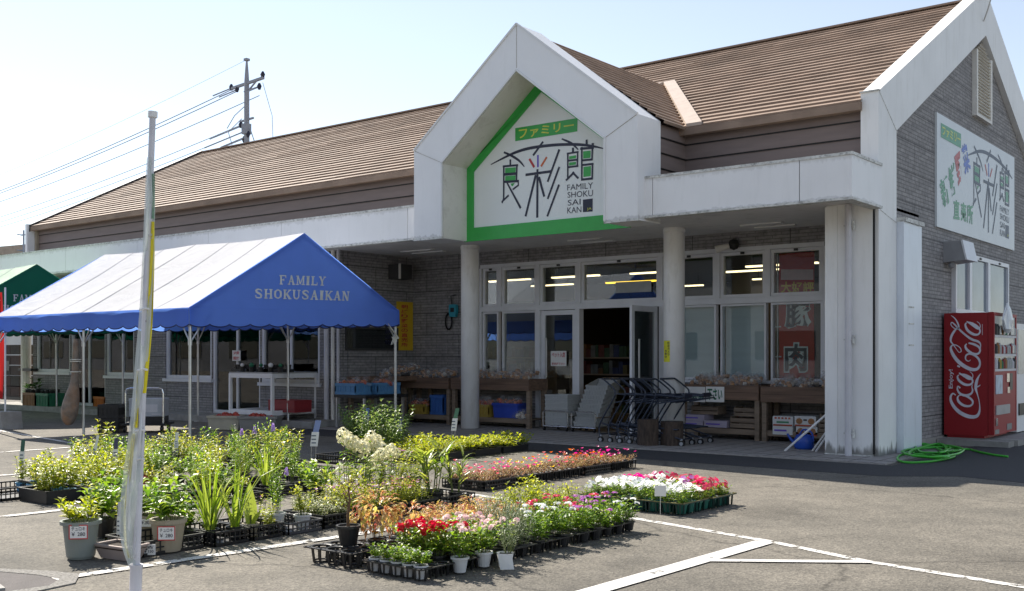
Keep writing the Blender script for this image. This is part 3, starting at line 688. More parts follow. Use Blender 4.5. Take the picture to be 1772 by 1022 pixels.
# window in the wing's side wall, wall lamp
ya, yb = yat(597, XS), yat(688, XS)
m = MB(); zt, zb = on_x(640, 566, XS).z, on_x(640, 606, XS).z
m.box((XS, ya, zb), (XS+0.03, yb, zb+0.04)); m.box((XS, ya, zt-0.04), (XS+0.03, yb, zt)); m.box((XS, ya, zb+0.04), (XS+0.03, ya+0.04, zt-0.04)); m.box((XS, yb-0.04, zb+0.04), (XS+0.03, yb, zt-0.04))
o = m.build('window', M_indark, SHOP); MB().box((XS+0.005, ya+0.04, zb+0.04), (XS+0.015, yb-0.04, zt-0.04)).build('pane', M_vglass, o)
c = on_x(672, 470, XS); m = MB(); m.prism([(c.x-0.0, c.y-0.0), (c.x, c.y+0.45), (c.x+0.3, c.y+0.40), (c.x+0.3, c.y+0.02)], 'z', c.z-0.15, c.z+0.15, 0); m.box((XS+0.30, c.y+0.0, c.z-0.16), (XS+0.33, c.y+0.04, c.z+0.16), 1)
m.build('wall_vent', [M_indark, M_revl], SHOP)
# columns
for px in (813.5, 1166.5):
    c = on_y(px, 740, 15.45); m = MB(); m.lathe([(0.175, 0.0), (0.175, 3.5)], (c.x, 15.45, 0.021), 36); m.lathe([(0.186, 0), (0.186, 0.06)], (c.x, 15.45, 3.44), 36)
    m.build('column', M_col, SHOP, smooth=True)
COL2X = on_y(1166.5, 740, 15.45).x
# ------------- right gable frame
k = MB(); fr = [(14.55, 0.0), (14.55, 5.05), (20.0, 7.92), (25.45, 5.05), (25.45, 0.0), (24.7, 0.0), (24.7, 4.62), (20.0, 7.10), (15.28, 4.62), (15.28, 0.0)]
def fr_half(sg):
    f = lambda y: 20 + sg*(y-20)
    k.prism([(f(14.55), 0.0), (f(14.55), 5.05), (f(15.28), 4.62), (f(15.28), 0.0)], 'x', XR-0.02, -5.1)
    k.prism([(f(14.55), 5.05), (20.0, 7.92), (20.0, 7.10), (f(15.28), 4.62)], 'x', XR-0.02, -5.1)
fr_half(1); fr_half(-1)
k.box((XR-0.03, 14.53, 5.05), (-5.09, 14.6, 5.07), 1)
k.build('gable_frame', [M_panel2, M_edge], SHOP)
for jp, jq in (((-5.098, 14.58, 5.04), (-5.098, 15.27, 4.62)), ((-5.098, 14.6, 3.42), (-5.098, 15.3, 3.30))): MB().bar(jp, jq, 0.006, 0.008).build('panel_joint', M_edge, SHOP)
k = MB(); k.prism([(15.28, -0.1), (15.28, 4.62), (20, 7.10), (24.72, 4.62), (24.72, -0.1)], 'x', -5.33, -5.2); k.build('gable_wall', M_brick, SHOP)
k = MB(); k.box((-5.2, 16.1, -0.05), (-5.17, 25, 0.12)); k.build('plinth', M_conc, SHOP)
# louvre under the apex
k = MB(); y0, y1, zb, zt = 19.53, 20.48, 5.63, 6.98
k.prism([(y0, zb), (y0, 6.75), (20.0, zt), (y1, 6.75), (y1, zb)], 'x', -5.2, -5.165, 1)
z = zb + 0.03
while z < 6.92:
    a, b = y0+0.05, y1-0.05
    if z > 6.72: h = (z-6.72)/0.26*0.44; a, b = y0+0.05+h, y1-0.05-h
    if b-a > 0.05: k.prism([(-5.166, z), (-5.125, z-0.0), (-5.166, z+0.045)], 'y', a, b, 0)
    z += 0.058
k.box((-5.2, y0-0.03, zb-0.03), (-5.12, y0+0.05, 6.76), 0); k.box((-5.2, y1-0.05, zb-0.03), (-5.12, y1+0.03, 6.76), 0); k.box((-5.2, y0+0.05, zb-0.03), (-5.12, y1-0.05, zb+0.02), 0)
k.build('louvre', [M_revl, M_inwall], SHOP)
# bracket and cables on the apex
k = MB(); k.tube([(-5.2, 19.7, 7.75), (-5.2, 19.7, 8.02)], 0.02, 6); k.tube([(-5.12, 19.5, 7.7), (-4.95, 19.45, 7.66), (-4.92, 19.6, 7.6), (-5.0, 19.7, 7.45), (-5.09, 19.8, 7.3)], 0.012, 5)
k.ball((-4.95, 19.45, 7.66), 0.05); k.ball((-5.05, 19.95, 7.95), 0.06); k.build('cable_bracket', M_steel, SHOP)
# pillar beside the shop front, its downpipe, the cabinet
k = MB(); k.box((-5.82, 14.5, 0.0), (-5.165, 15.25, 3.52)); k.box((-5.835, 14.48, 0.0), (-5.66, 14.6, 3.50)); k.box((-5.163, 14.503, 0.05), (-5.145, 14.54, 3.44), 1)
k.box((-5.84, 14.475, 0.0), (-5.15, 14.499, 0.035), 2)
k.build('pillar', [M_panel2, M_gap, M_edge], SHOP)
dx = xat(1468, 14.42); k = MB(); k.tube([(dx, 14.42, 0.0), (dx, 14.42, 3.5)], 0.048, 12)
for z in (0.32, 1.62, 3.2): k.box((dx-0.06, 14.40, z), (dx+0.06, 14.48, z+0.02), 1); k.box((dx+0.06, 14.41, z-0.05), (dx+0.075, 14.48, z+0.07), 1)
k.build('downpipe', [M_pvc, M_edge], SHOP, smooth=False)
k = MB(); k.box((-5.2, 15.29, 0.02), (-5.0, 16.09, 3.32), 0); k.box((-5.2, 15.285, 3.32), (-4.97, 16.13, 3.38), 1)
for z in (1.55, 1.86, 2.1): k.box((-5.0, 15.5, z), (-4.992, 15.72, z+0.02), 1)
k.build('meter_cabinet', [mat('blue white steel', (0.72, 0.77, 0.84), 0.35, var=0.05, scale=1.5, stain=((0.35, 0.36, 0.34), 0.4, (2, 2, 0.4))), M_edge], SHOP)
# gable window and hood
ga, gb, gzt = 18.28, 21.75, 3.15
k = MB(); 
def xframe(m, X, y0, y1, z0, z1, w, d):
    m.box((X, y0, z0), (X+d, y0+w, z1)); m.box((X, y1-w, z0), (X+d, y1, z1)); m.box((X, y0+w, z0), (X+d, y1-w, z0+w)); m.box((X, y0+w, z1-w), (X+d, y1-w, z1))
yy = [ga, yat(1673, -5.2), yat(1705, -5.2), gb]
for i, (a, b) in enumerate(zip(yy, yy[1:])):
    for (z0, z1) in ((2.12, gzt), (0.9, 2.08)):
        m = MB(); xframe(m, -5.2, a, b, z0, z1, 0.07, 0.07); o = m.build('window', M_alu, SHOP)
        MB().box((-5.195, a+0.07, z0+0.07), (-5.17, b-0.07, z1-0.07)).build('pane', M_dglass, o)
    m = MB(); m.box((-5.13, (a+b)/2-0.05, gzt-0.055), (-5.115, (a+b)/2+0.05, gzt-0.02)); m.build('window_latch', M_black, SHOP)
h0 = yat(1634, -5.2); k = MB(); k.prism([(-5.2, 2.92), (-5.2, 3.26), (-4.93, 3.26), (-4.86, 2.95)], 'y', h0-0.05, h0+0.55); k.prism([(-4.93, 3.262), (-4.857, 2.945), (-4.83, 2.95), (-4.9, 3.27)], 'y', h0-0.06, h0+0.56, 1); k.ball((-5.1, h0+0.05, 2.88), 0.06)
k.build('vent_hood', [mat('grey steel hood', (0.3, 0.3, 0.31), 0.4, var=0.1), M_alu], SHOP)
# ------------- entrance porch: gabled frame, its roof and side
k = MB(); ox0, ox1, osh, oap = -12.6, -8.13, 4.92, 6.66; ix0, ix1, ish, iap = -11.96, -8.70, 4.64, 5.93; zb = 3.38; cx = (ox0+ox1)/2
for sg in (1, -1):
    o0 = ox0 if sg == 1 else ox1; i0 = ix0 if sg == 1 else ix1
    k.prism([(o0, zb), (o0, osh), (i0, ish), (i0, zb)], 'y', YD, YD+0.65)
    k.prism([(o0, osh), (cx, oap), (cx, iap), (i0, ish)], 'y', YD, YD+0.65)
    # reveal lining and the black joints
    sl = (iap-ish)/(cx-i0)
    k.box((i0-0.004*sg, YD+0.03, zb+0.01), (i0+0.008*sg, YD+0.64, ish), 1)
    k.prism([(i0+0.002*sg, ish), (cx, iap), (cx, iap-0.015), (i0+0.01*sg, ish-0.012)], 'y', YD+0.03, YD+0.64, 1)
    k.box((o0-0.012*sg, YD-0.012, zb-0.01), (i0+0.012*sg, YD+0.02, zb+0.03), 2)
    k.bar((o0+0.02*sg, YD-0.001, osh-0.01), (i0-0.02*sg, YD-0.001, ish+0.01), 0.004, 0.012, 3, up=(0, 1, 0))
    k.bar((i0+0.0*sg, YD-0.006, zb+0.03), (i0, YD-0.006, ish), 0.03, 0.03, 4); k.bar((i0, YD-0.006, ish), (cx, YD-0.006, iap), 0.03, 0.03, 4)
    k.bar((o0, YD-0.004, osh+0.004), (cx, YD-0.004, oap+0.005), 0.03, 0.03, 4)
k.bar((cx, YD-0.001, iap+0.03), (cx, YD-0.001, oap-0.03), 0.006, 0.004, 3)
k.build('porch_frame', [M_panel, M_revl, M_edge, M_inwall, M_white], SHOP)
def porch_back(z): return EV_Y + (z-EV_Z)/SL + 0.12
PR, PE, PXE = 6.60, 4.90, -8.06
k = MB(); NP = 16
for sg in (1, -1):
    e = PXE if sg == 1 else 2*cx-PXE
    for i in range(NP):
        t0, t1 = i/NP, (i+1)/NP; za, zb2 = PE+(PR-PE)*t0, PE+(PR-PE)*t1; xa, xb = e+(cx-e)*t0, e+(cx-e)*t1
        k.add([(xa, YD+0.64, za+0.034), (xa, porch_back(za), za+0.034), (xb, porch_back(zb2), zb2+0.004), (xb, YD+0.64, zb2+0.004), (xa-0.012*sg, YD+0.64, za-0.01), (xa-0.012*sg, porch_back(za), za-0.01)], [(0, 1, 2, 3), (4, 5, 1, 0)])
k.build('porch_roof', M_roof, SHOP)
for sg in (1, -1):
    e = PXE if sg == 1 else 2*cx-PXE
    k = MB(); A = Vector((e, EV_Y, EV_Z+0.02)); B = Vector((cx, EV_Y+(PR-EV_Z)/SL, PR+0.02)); w = Vector((0.27*sg, 0, 0)); u = Vector((0, 0, 0.05))
    k.add([A+u, A+w+u, B+w*0.9+u, B+u, A, A+w, B+w*0.9, B], [(0, 1, 2, 3), (4, 5, 1, 0), (5, 6, 2, 1), (7, 4, 0, 3)]); k.build('valley_flashing', M_flash, SHOP)
    k = MB(); z = 4.0; xs = ox1-0.06 if sg == 1 else ox0+0.06
    while z < 4.88:
        z1 = min(z+hz, 4.9); k.prism([(xs, z), (xs+0.045*sg, z), (xs+0.012*sg, z1), (xs, z1)], 'y', YD+0.66, 14.68); k.box((xs, YD+0.66, z-0.018), (xs+0.03*sg, 14.67, z+0.001), 1); z += hz
    k.box((xs-0.1*sg, YD+0.66, 3.6), (xs, 14.68, 4.9)); k.build('porch_side', [M_siding, M_gap], SHOP)
# wing downpipes at the near corner
for px, r, mt in ((565, 0.055, M_pvc), (576, 0.04, M_revl), (585, 0.03, M_pvc)):
    xx = xat(px, 14.42); MB().tube([(xx, 14.42, 0.1), (xx, 14.42, 3.52)], r, 10).build('downpipe', mt, SHOP)
xx = xat(45, 14.42); k = MB(); k.tube([(xx, 14.42, 0.1), (xx, 14.42, 3.52)], 0.13, 12); k.box((xx-0.2, 14.3, 1.0), (xx+0.5, 14.49, 1.07), 1); k.build('downpipe', [M_revl, M_black], SHOP)
# ------------------------------------------------------------------ entrance sign (all coordinates measured on the board's plane)
SY = 13.86
def lg(x, y): return on_y(800 + x*0.22508, 190 + y*0.22508, SY)     # enlarged-photo coordinates -> board plane
NY = (0, -1, 0)
sign = thing('entrance_sign', 'white five-sided shop sign with green border and navy logo above the entrance', 'sign', (cx, SY, 3.4))
bx0, bx1, bzb = ix0-0.02, ix1+0.02, 3.40
k = MB(); k.prism([(bx0, bzb), (bx0, ish), (cx, iap), (bx1, ish), (bx1, bzb)], 'y', SY, SY+0.12); k.build('sign_board', M_signw, sign)
k = MB(); bw = 0.17; sl = (iap-ish)/(cx-bx0)
k.box((bx0-0.03, SY-0.03, bzb-0.03), (bx1+0.03, SY-0.002, bzb+0.20))
for sg in (1, -1):
    e = bx0 if sg == 1 else bx1; wv = bw/math.cos(math.atan(sl))
    k.box((e, SY-0.028, bzb+0.20), (e+bw*sg, SY-0.002, ish+0.03))
    k.prism([(e, ish+0.03), (e+bw*sg, ish+0.03), (e+bw*sg, ish-wv+bw*sl), (cx, iap-wv), (cx, iap), (e, ish)], 'y', SY-0.026, SY-0.002)
k.build('sign_border', M_green, sign)
INK = [([(220,420,8),(300,378,15),(400,330,22),(500,298,24),(620,278,24),(760,266,23),(900,266,22),(1000,278,18),(1085,296,8)], 1),
 ([(320,325,16),(380,352,20),(440,392,18),(478,437,8)], 1), ([(622,243,18),(545,350,20)], 0), ([(765,222,12),(840,256,18),(892,305,10)], 1),
 ([(370,380,18),(370,426,18)], 0), ([(320,432,17),(319,692,17)], 0), ([(312,434,17),(430,424,17)], 0), ([(421,424,17),(416,552,17)], 0), ([(320,496,22),(420,488,22)], 0), ([(320,553,20),(436,546,20)], 0),
 ([(430,548,15),(432,578,15),(388,612,15)], 0), ([(318,685,17),(306,716,14)], 0), ([(304,708,15),(358,655,17)], 0), ([(345,560,14),(450,755,20)], 0),
 ([(487,499,21),(690,471,21)], 0), ([(579,455,20),(577,828,22)], 0), ([(566,500,22),(487,818,20)], 0), ([(590,515,22),(631,666,20)], 0),
 ([(747,303,20),(657,552,18)], 0), ([(747,437,18),(657,684,18)], 0), ([(745,573,18),(654,818,18)], 0),
 ([(852,290,20),(852,328,20)], 0), ([(804,336,14),(895,322,14)], 0), ([(888,324,14),(885,438,14)], 0), ([(812,335,15),(812,530,15)], 0), ([(812,390,16),(890,382,16)], 0), ([(812,440,16),(893,430,16)], 0),
 ([(798,542,16),(862,478,17)], 0), ([(848,478,16),(893,526,17)], 0),
 ([(957,228,18),(957,270,20)], 0), ([(1005,254,22),(1002,300,20)], 0), ([(908,298,18),(1012,290,18)], 0), ([(920,285,15),(920,540,15)], 0), ([(1002,290,15),(998,388,15)], 0), ([(920,388,16),(1003,380,16)], 0),
 ([(922,424,16),(1010,414,16)], 0), ([(1002,412,15),(1000,530,15)], 0), ([(914,536,17),(1006,526,17)], 0)]
FILL = [((330,446),(412,440),(410,478),(330,486)), ((330,508),(410,502),(408,540),(330,545)), ((372,566),(405,560),(388,586),(380,584)), ((822,356),(876,348),(874,372),(822,378)), ((822,404),(876,398),(874,420),(822,427)),
        ((930,318),(988,312),(986,368),(930,374)), ((932,438),(990,430),(988,508),(932,516))]
COLR = [((516,376),(554,440),20,'r'), ((582,346),(582,440),17,'p'), ((650,362),(606,434),18,'o')]
SQ = ((928,690),(1003,680),(1003,780),(928,786))
TXT = [('FAMILY', ((808,575),(1005,556),(1005,602),(808,618))), ('SHOKU', ((810,632),(1005,614),(1005,662),(810,675))), ('SAI', ((812,692),(910,682),(910,726),(812,736))), ('KAN', ((808,750),(916,741),(916,786),(808,796)))]
def logo(P, nrm, sc, parent, mats, sc_txt=True):
    """P maps logo coordinates to the board; sc = metres per logo unit"""
    m = MB(); lay = 0.003
    for pts, sm in INK:
        q = smooth_path([(a, b, w) for a, b, w in pts], 4) if sm else pts
        lay += 0.0001
        stroke(m, [P(a, b) for a, b, w in q], [w*sc for a, b, w in q], nrm, lay)
    m.quad(*[P(*c) + Vector(nrm)*0.003 for c in SQ])
    for body, q in TXT: text_on(m, body, [P(*c) for c in q], Vector(nrm)*0.004)
    m.build('logo_lettering', mats['ink'], parent)
    for q in FILL: MB().quad(*[P(*c) + Vector(nrm)*0.0025 for c in q]).build('logo_green', mats['g'], parent)
    for a, b, w, c in COLR:
        m = MB(); stroke(m, [P(*a), P(*b)], w*sc, nrm, 0.0035); m.build('logo_ray', mats[c], parent)
    m = MB(); text_on(m, 'JA', [P(960, 752), P(995, 748), P(995, 770), P(960, 774)], Vector(nrm)*0.0045); m.build('badge_lettering', mats['y'], parent)
sc = 0.22508 * 16.6/1835
logo(lg, NY, sc, sign, dict(ink=M_ink, g=M_green, r=M_red, p=M_purple, o=M_orange, y=M_yellow))
pq = [lg(408,140), lg(887,62), lg(885,165), lg(408,240)]
m = MB(); m.quad(*[q + Vector(NY)*0.004 for q in pq]); m.build('name_plate', M_green, sign)
m = MB(); text_on(m, 'ファミリー', [lg(436,148), lg(858,84), lg(858,152), lg(436,226)], (0, -0.006, 0), bold=0.02); m.build('name_lettering', M_yellow, sign)
# ------------------------------------------------------------------ gable sign
GX = -5.165
def gp(x, y): return on_x(1580 + x*0.26410, 180 + y*0.26419, GX)
NX = (1, 0, 0)
q = [on_x(1621.4, 194, GX), on_x(1755.4, 272, GX), on_x(1754.4, 433.5, GX), on_x(1621.4, 390.8, GX)]
gy0, gy1, gz0, gz1 = q[0].y, q[1].y, (q[2].z+q[3].z)/2, (q[0].z+q[1].z)/2
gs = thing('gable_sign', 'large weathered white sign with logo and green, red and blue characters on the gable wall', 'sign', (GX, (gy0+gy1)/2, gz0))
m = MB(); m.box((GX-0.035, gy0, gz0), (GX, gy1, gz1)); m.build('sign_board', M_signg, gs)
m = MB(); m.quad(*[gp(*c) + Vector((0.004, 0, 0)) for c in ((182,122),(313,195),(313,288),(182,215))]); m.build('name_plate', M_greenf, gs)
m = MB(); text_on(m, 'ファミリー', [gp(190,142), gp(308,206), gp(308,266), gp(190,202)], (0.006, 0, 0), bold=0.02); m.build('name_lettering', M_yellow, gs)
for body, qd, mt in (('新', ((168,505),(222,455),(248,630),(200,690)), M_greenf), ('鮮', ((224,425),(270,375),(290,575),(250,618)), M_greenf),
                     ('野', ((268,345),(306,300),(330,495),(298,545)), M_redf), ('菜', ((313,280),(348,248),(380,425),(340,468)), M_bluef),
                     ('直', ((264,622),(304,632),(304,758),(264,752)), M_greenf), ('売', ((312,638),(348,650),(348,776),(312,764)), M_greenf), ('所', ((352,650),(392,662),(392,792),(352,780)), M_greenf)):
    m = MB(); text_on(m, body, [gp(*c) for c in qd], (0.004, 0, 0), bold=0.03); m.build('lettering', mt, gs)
la, lb = gp(358, 330), gp(650, 400)
L0, L1 = lg(220, 700), lg(1085, 700)
Y0, Y1 = la.y, lb.y; Z1 = gp(455, 272).z; Z0 = gp(500, 845).z
Zt, Zb = lg(640, 240).z, lg(577, 830).z
def gl2(x, y):
    w = lg(x, y); return Vector((GX, Y0 + (w.x-L0.x)/(L1.x-L0.x)*(Y1-Y0), Z0 + (w.z-Zb)/(Zt-Zb)*(Z1-Z0)))
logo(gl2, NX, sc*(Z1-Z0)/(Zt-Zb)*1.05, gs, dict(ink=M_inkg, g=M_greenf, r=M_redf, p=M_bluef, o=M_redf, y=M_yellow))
# ------------------------------------------------------------------ festival tents
M_tentw = cloth_mat('white tent canvas', (0.435, 0.455, 0.51), 0.3, bump=0.25)
M_tentb = cloth_mat('blue tent canvas', (0.13, 0.24, 0.82), 0.55, (0.2, 0.4, 1.0), 0.25)
M_tentg = cloth_mat('green tent canvas', (0.012, 0.12, 0.085), 0.35, (0.01, 0.2, 0.13), 0.25)
M_tentlg = cloth_mat('pale green tent canvas', (0.40, 0.56, 0.42), 0.25, bump=0.35)
M_seam = cloth_mat('seam cloth', (0.42, 0.44, 0.495), 0.25)
M_trim = mat('scallop trim', (0.015, 0.025, 0.12), 0.6)
M_trimg = mat('green scallop trim', (0.006, 0.03, 0.015), 0.6)
M_letw = mat('silver lettering', (0.62, 0.64, 0.66), 0.5)
M_rope = mat('pale rope', (0.7, 0.68, 0.6), 0.8)
def tent(name, label, x0, x1, y0, y1, zf, zb, ztop, dv, mr, mg, mt, text):
    T = thing(name, label, 'tent', ((x0+x1)/2, (y0+y1)/2, 0)); ym = (y0+y1)/2; n = 40
    rnd = random.Random(len(label))
    # roof slopes sag a little between the rafters
    m = MB()
    for (ya, za) in ((y0, zf), (y1, zb)):
        cols, rows = 36, 10; vs = []
        for i in range(cols+1):
            for j in range(rows+1):
                u, t = i/cols, j/rows
                sag = -0.05*math.sin(math.pi*t)*(0.35+abs(math.sin(math.pi*u*2))) + 0.006*math.sin(u*37+t*5)*math.sin(math.pi*t) + 0.007*math.sin(u*61-t*9)*(1-t)**2
                vs.append((x0+(x1-x0)*u, ya+(ym-ya)*t, za+(ztop-za)*t+sag - 0.035*abs(math.sin(math.pi*2*u))))
        m.add(vs, [(i*(rows+1)+j, (i+1)*(rows+1)+j, (i+1)*(rows+1)+j+1, i*(rows+1)+j+1) for i in range(cols) for j in range(rows)])
    m.build('canopy', mr, T, smooth=True)
    for (ya, za) in ((y0, zf), (y1, zb)):              # sewn seams of the roof cloth
        for us in (0.165, 0.335, 0.5, 0.665, 0.835):
            m = MB(); pp = []
            for j in range(11):
                t = j/10; sag = -0.05*math.sin(math.pi*t)*(0.35+abs(math.sin(math.pi*us*2))) + 0.006*math.sin(us*37+t*5)*math.sin(math.pi*t)
                pp.append((x0+(x1-x0)*us, ya+(ym-ya)*t, za+(ztop-za)*t+sag - 0.035*abs(math.sin(math.pi*2*us))+0.004))
            vs = []
            for p_ in pp: vs += [(p_[0]-0.018, p_[1], p_[2]), (p_[0]+0.018, p_[1], p_[2]+0.003)]
            m.add(vs, [(2*i, 2*i+1, 2*i+3, 2*i+2) for i in range(10)]); m.build('seam', M_seam, T)
    # gable ends
    for X in (x0, x1):
        m = MB(); ns = 30; vs = []
        for i in range(ns+1):
            u = i/ns; y = y0+(y1-y0)*u; zt = (zf+(ztop-zf)*u*2) if u < 0.5 else (ztop+(zb-ztop)*(u-0.5)*2)
            zl = zf+(zb-zf)*u
            for j in range(6):
                vs.append((X + 0.012*math.sin(u*23+j)*(1 if 0 < j < 5 else 0), y, zl+(zt-zl)*j/5))
        m.add(vs, [(i*6+j, (i+1)*6+j, (i+1)*6+j+1, i*6+j+1) for i in range(ns) for j in range(5)]); m.build('gable_panel', mg, T, smooth=True)
    # scalloped valance all round
    def val(P, Q, name):
        P = Vector(P); Q = Vector(Q); L = (Q-P).length; ns = max(6, round(L/0.36)); m = MB(); vs = []; tr = []
        per = 10
        out = Vector((Q.y-P.y, P.x-Q.x, 0)).normalized()
        for i in range(ns*per+1):
            u = i/(ns*per); ph = (i % per)/per; b = P + (Q-P)*u; dz = dv - 0.04*(1-abs(math.sin(math.pi*ph))**0.7)
            wob = out*(0.018*math.sin(u*L*5+1)+0.01*math.sin(u*L*13))
            vs += [b, b - Vector((0, 0, dz*0.5)) + wob*0.6, b - Vector((0, 0, dz)) + wob]; tr.append(b - Vector((0, 0, dz)) + wob)
        m.add(vs, [(3*i+j, 3*i+j+1, 3*i+j+4, 3*i+j+3) for i in range(ns*per) for j in range(2)], 0)
        m.tube(tr, 0.009, 4, 1)
        m.build('valance', [mg, mt], T, smooth=True)
    val((x0, y0-0.004, zf), (x1, y0-0.004, zf), 'f'); val((x1+0.004, y0, zf), (x1+0.004, y1, zb), 'r'); val((x1, y1+0.004, zb), (x0, y1+0.004, zb), 'b'); val((x0-0.004, y1, zb), (x0-0.004, y0, zf), 'l')
    # frame: poles with splayed braces, eave and ridge tubes
    m = MB()
    for X in (x0+0.03, (x0+x1)/2, x1-0.03):
        m.tube([(X, y0+0.04, zf-0.03), (X, ym, ztop-0.05), (X, y1-0.04, zb-0.03)], 0.019, 6)
    m.tube([(x0, ym, ztop-0.05), (x1, ym, ztop-0.05)], 0.019, 6)
    for y, z in ((y0+0.04, zf-0.03), (y1-0.04, zb-0.03)): m.tube([(x0, y, z), (x1, y, z)], 0.019, 6)
    m.build('roof_frame', M_steel, T)
    for X, s in ((x0+0.04, 1), ((x0+x1)/2, 0), (x1-0.04, -1)):
        for y, z, sy in ((y0+0.05, zf, 1), (y1-0.05, zb, -1)):
            m = MB(); m.tube([(X, y, 0.0), (X, y, z-0.03)], 0.023, 8); m.box((X-0.06, y-0.06, 0), (X+0.06, y+0.06, 0.012))
            zj = z-0.52
            for ddx, ddy in ((1, 0), (-1, 0), (0, sy)):
                if ddx and ddx == -s: continue
                m.tube([(X, y, zj), (X+ddx*0.34, y+ddy*0.34, z-0.06)], 0.013, 6)
            m.tube([(X, y, zj-0.04), (X, y, zj+0.04)], 0.032, 8)
            m.build('pole', M_steel, T)
    if text: text(T)
    return T
TX1 = -13.45
def t_text(T):
    m = MB(); X = TX1 + 0.012
    f = lambda x, y: on_x(x, y, X)
    slab_text(m, 'FAMILY', [f(483.5, 475.5), f(563.5, 478.5), f(562.5, 494), f(483.5, 491.8)], NX)
    slab_text(m, 'SHOKUSAIKAN', [f(440, 499), f(604, 504), f(603, 520), f(440, 515.8)], NX)
    m.build('lettering', M_letw, T)
tent('blue_tent', 'blue and white event tent with silver lettering on its gable, in front of the shop', -19.45, TX1, 9.3, 13.7, 2.12, 2.22, 3.42, 0.29, M_tentw, M_tentb, M_trim, t_text)
def g_text(T):
    m = MB(); X = -22.6 + 0.012; f = lambda x, y: on_x(x, y, X)
    slab_text(m, 'FAMILY', [f(23, 509), f(80, 511), f(80, 523), f(23, 521)], NX)
    slab_text(m, 'SHOKUSAIKAN', [f(-6, 527), f(110, 530), f(110, 541.5), f(-6, 538)], NX)
    m.build('lettering', M_letw, T)
tent('green_tent', 'dark green event tent with pale green roof behind the blue tent', -28.7, -22.6, 9.6, 13.9, 2.12, 2.22, 3.42, 0.29, M_tentlg, M_tentg, M_trimg, g_text)
# rope tied to the blue tent's right rear pole
m = MB(); c = on_x(690, 585, TX1)
for i in range(7):
    r_ = random.Random(i); m.tube([(c.x, c.y, c.z), (c.x+0.03*r_.uniform(-1, 1), c.y-0.06-0.1*r_.random(), c.z+0.04*r_.uniform(-1, 1)), (c.x+0.02, c.y-0.1-0.12*r_.random(), c.z-0.06-0.08*r_.random())], 0.008, 4)
m.tube([(c.x, c.y, c.z), (c.x, c.y-0.36, c.z+0.33)], 0.012, 5)
tag(m.build('rope', M_rope), 'frayed white rope knotted on the right rear pole of the blue tent', 'rope')
# ------------------------------------------------------------------ leaning banner pole with furled film banner
PB = on_ground(233, 1068)
DP = (PB - _C).dot(_d)
def at_depth(px, py, D): return _C + ray(px, py) * D
BP = thing('banner_pole', 'leaning white plastic banner pole with a furled pale banner in the foreground', 'banner', (PB.x, PB.y, 0))
top = at_depth(264, 203, DP); foot = Vector((PB.x, PB.y, 0.02))
sock = foot + (top-foot)*((0.265)/(top.z-foot.z))
m = MB(); m.tube([sock - (top-foot)*0.03, top], [0.0195, 0.0165], 12); m.build('pole', mat('white grey tube', (0.64, 0.64, 0.69), 0.4), BP, smooth=False)
m = MB(); m.tube([foot, sock], 0.032, 14); m.tube([sock - (sock-foot)*0.06, sock], 0.036, 14); m.build('socket', M_pvc, BP)
m = MB(); m.lathe([(0.2, 0), (0.2, 0.07), (0.05, 0.1)], (PB.x, PB.y, 0), 16, capt=True); m.build('base', M_pvc, BP)
m = MB(); m.tube([top, top+(top-foot)*0.012], 0.026, 8); m.build('cap', M_white, BP)
def polex(y): return 235 + (1022-y)*0.0352
def ribbon(name, rows, mt, seed, amp=0.02):
    rn = random.Random(seed); m = MB(); vs = []; n = 5
    rows = smooth_path(rows, 5)
    for i, (y, a, b) in enumerate(rows):
        for j in range(n+1):
            u = j/n; px = a+(b-a)*u
            dd = DP - 0.012 + amp*math.sin(u*5+i*0.35+seed) + 0.5*amp*math.sin(u*11-i*0.6)
            vs.append(at_depth(px, y, dd))
    m.add(vs, [(i*(n+1)+j, i*(n+1)+j+1, (i+1)*(n+1)+j+1, (i+1)*(n+1)+j) for i in range(len(rows)-1) for j in range(n)])
    return m.build(name, mt, BP, smooth=True)
M_film = film_mat('furled film', (0.66, 0.72, 0.70), 0.66)
M_film2 = film_mat('furled film white', (0.78, 0.80, 0.82), 0.8)
M_filmy = film_mat('yellow film', (0.78, 0.66, 0.02), 1.0)
M_filmy2 = film_mat('pale yellow film', (0.8, 0.76, 0.42), 0.85)
ribbon('banner', [(272,254,262),(330,251,268),(430,247,267),(540,241,262),(620,234,258),(700,228,252),(760,221,247),(830,212,243),(900,206,239),(945,211,235),(978,222,234)], M_film, 1)
ribbon('banner_fold', [(640,236,246),(720,232,246),(780,226,243),(850,219,240),(920,218,236),(965,226,234)], M_film2, 4, 0.03)
ribbon('banner_stripe', [(383,262,267),(440,260,267.5),(500,257,266),(560,254,264),(620,249,259),(680,246,253)], M_filmy, 7, 0.008)
ribbon('banner_stripe', [(640,236,240),(690,235,240),(740,232,238)], M_filmy, 9, 0.01)
ribbon('banner_stripe', [(750,229,234),(820,221,227),(880,214,219),(940,215,219),(965,221,224)], M_filmy2, 11, 0.01)
for y0, y1 in ((404, 412), (548, 553), (592, 598)):
    ribbon('banner_mark', [(y0, polex(y0)+1, polex(y0)+9), ((y0+y1)/2, polex(y0)+1, polex(y0)+9), (y1, polex(y1)+1, polex(y1)+9)], M_film2 if y0 != 404 else M_pvc, 3, 0.006)
ribbon('banner_mark', [(553.5, 252, 262), (556, 252, 262), (559, 251, 261)], mat('maroon mark', (0.12, 0.02, 0.03), 0.5), 3, 0.006)
ribbon('banner_mark', [(300, 263, 268.5), (340, 264, 268), (378, 262, 267)], film_mat('green mark', (0.15, 0.32, 0.2), 0.8), 5, 0.006)
for y in (535, 640, 745, 795):
    m = MB(); m.tube([at_depth(polex(y)-11, y+1, DP-0.03), at_depth(polex(y), y-2, DP-0.03), at_depth(polex(y)+7, y, DP-0.02)], 0.006, 5); m.build('banner_tie', M_white, BP)
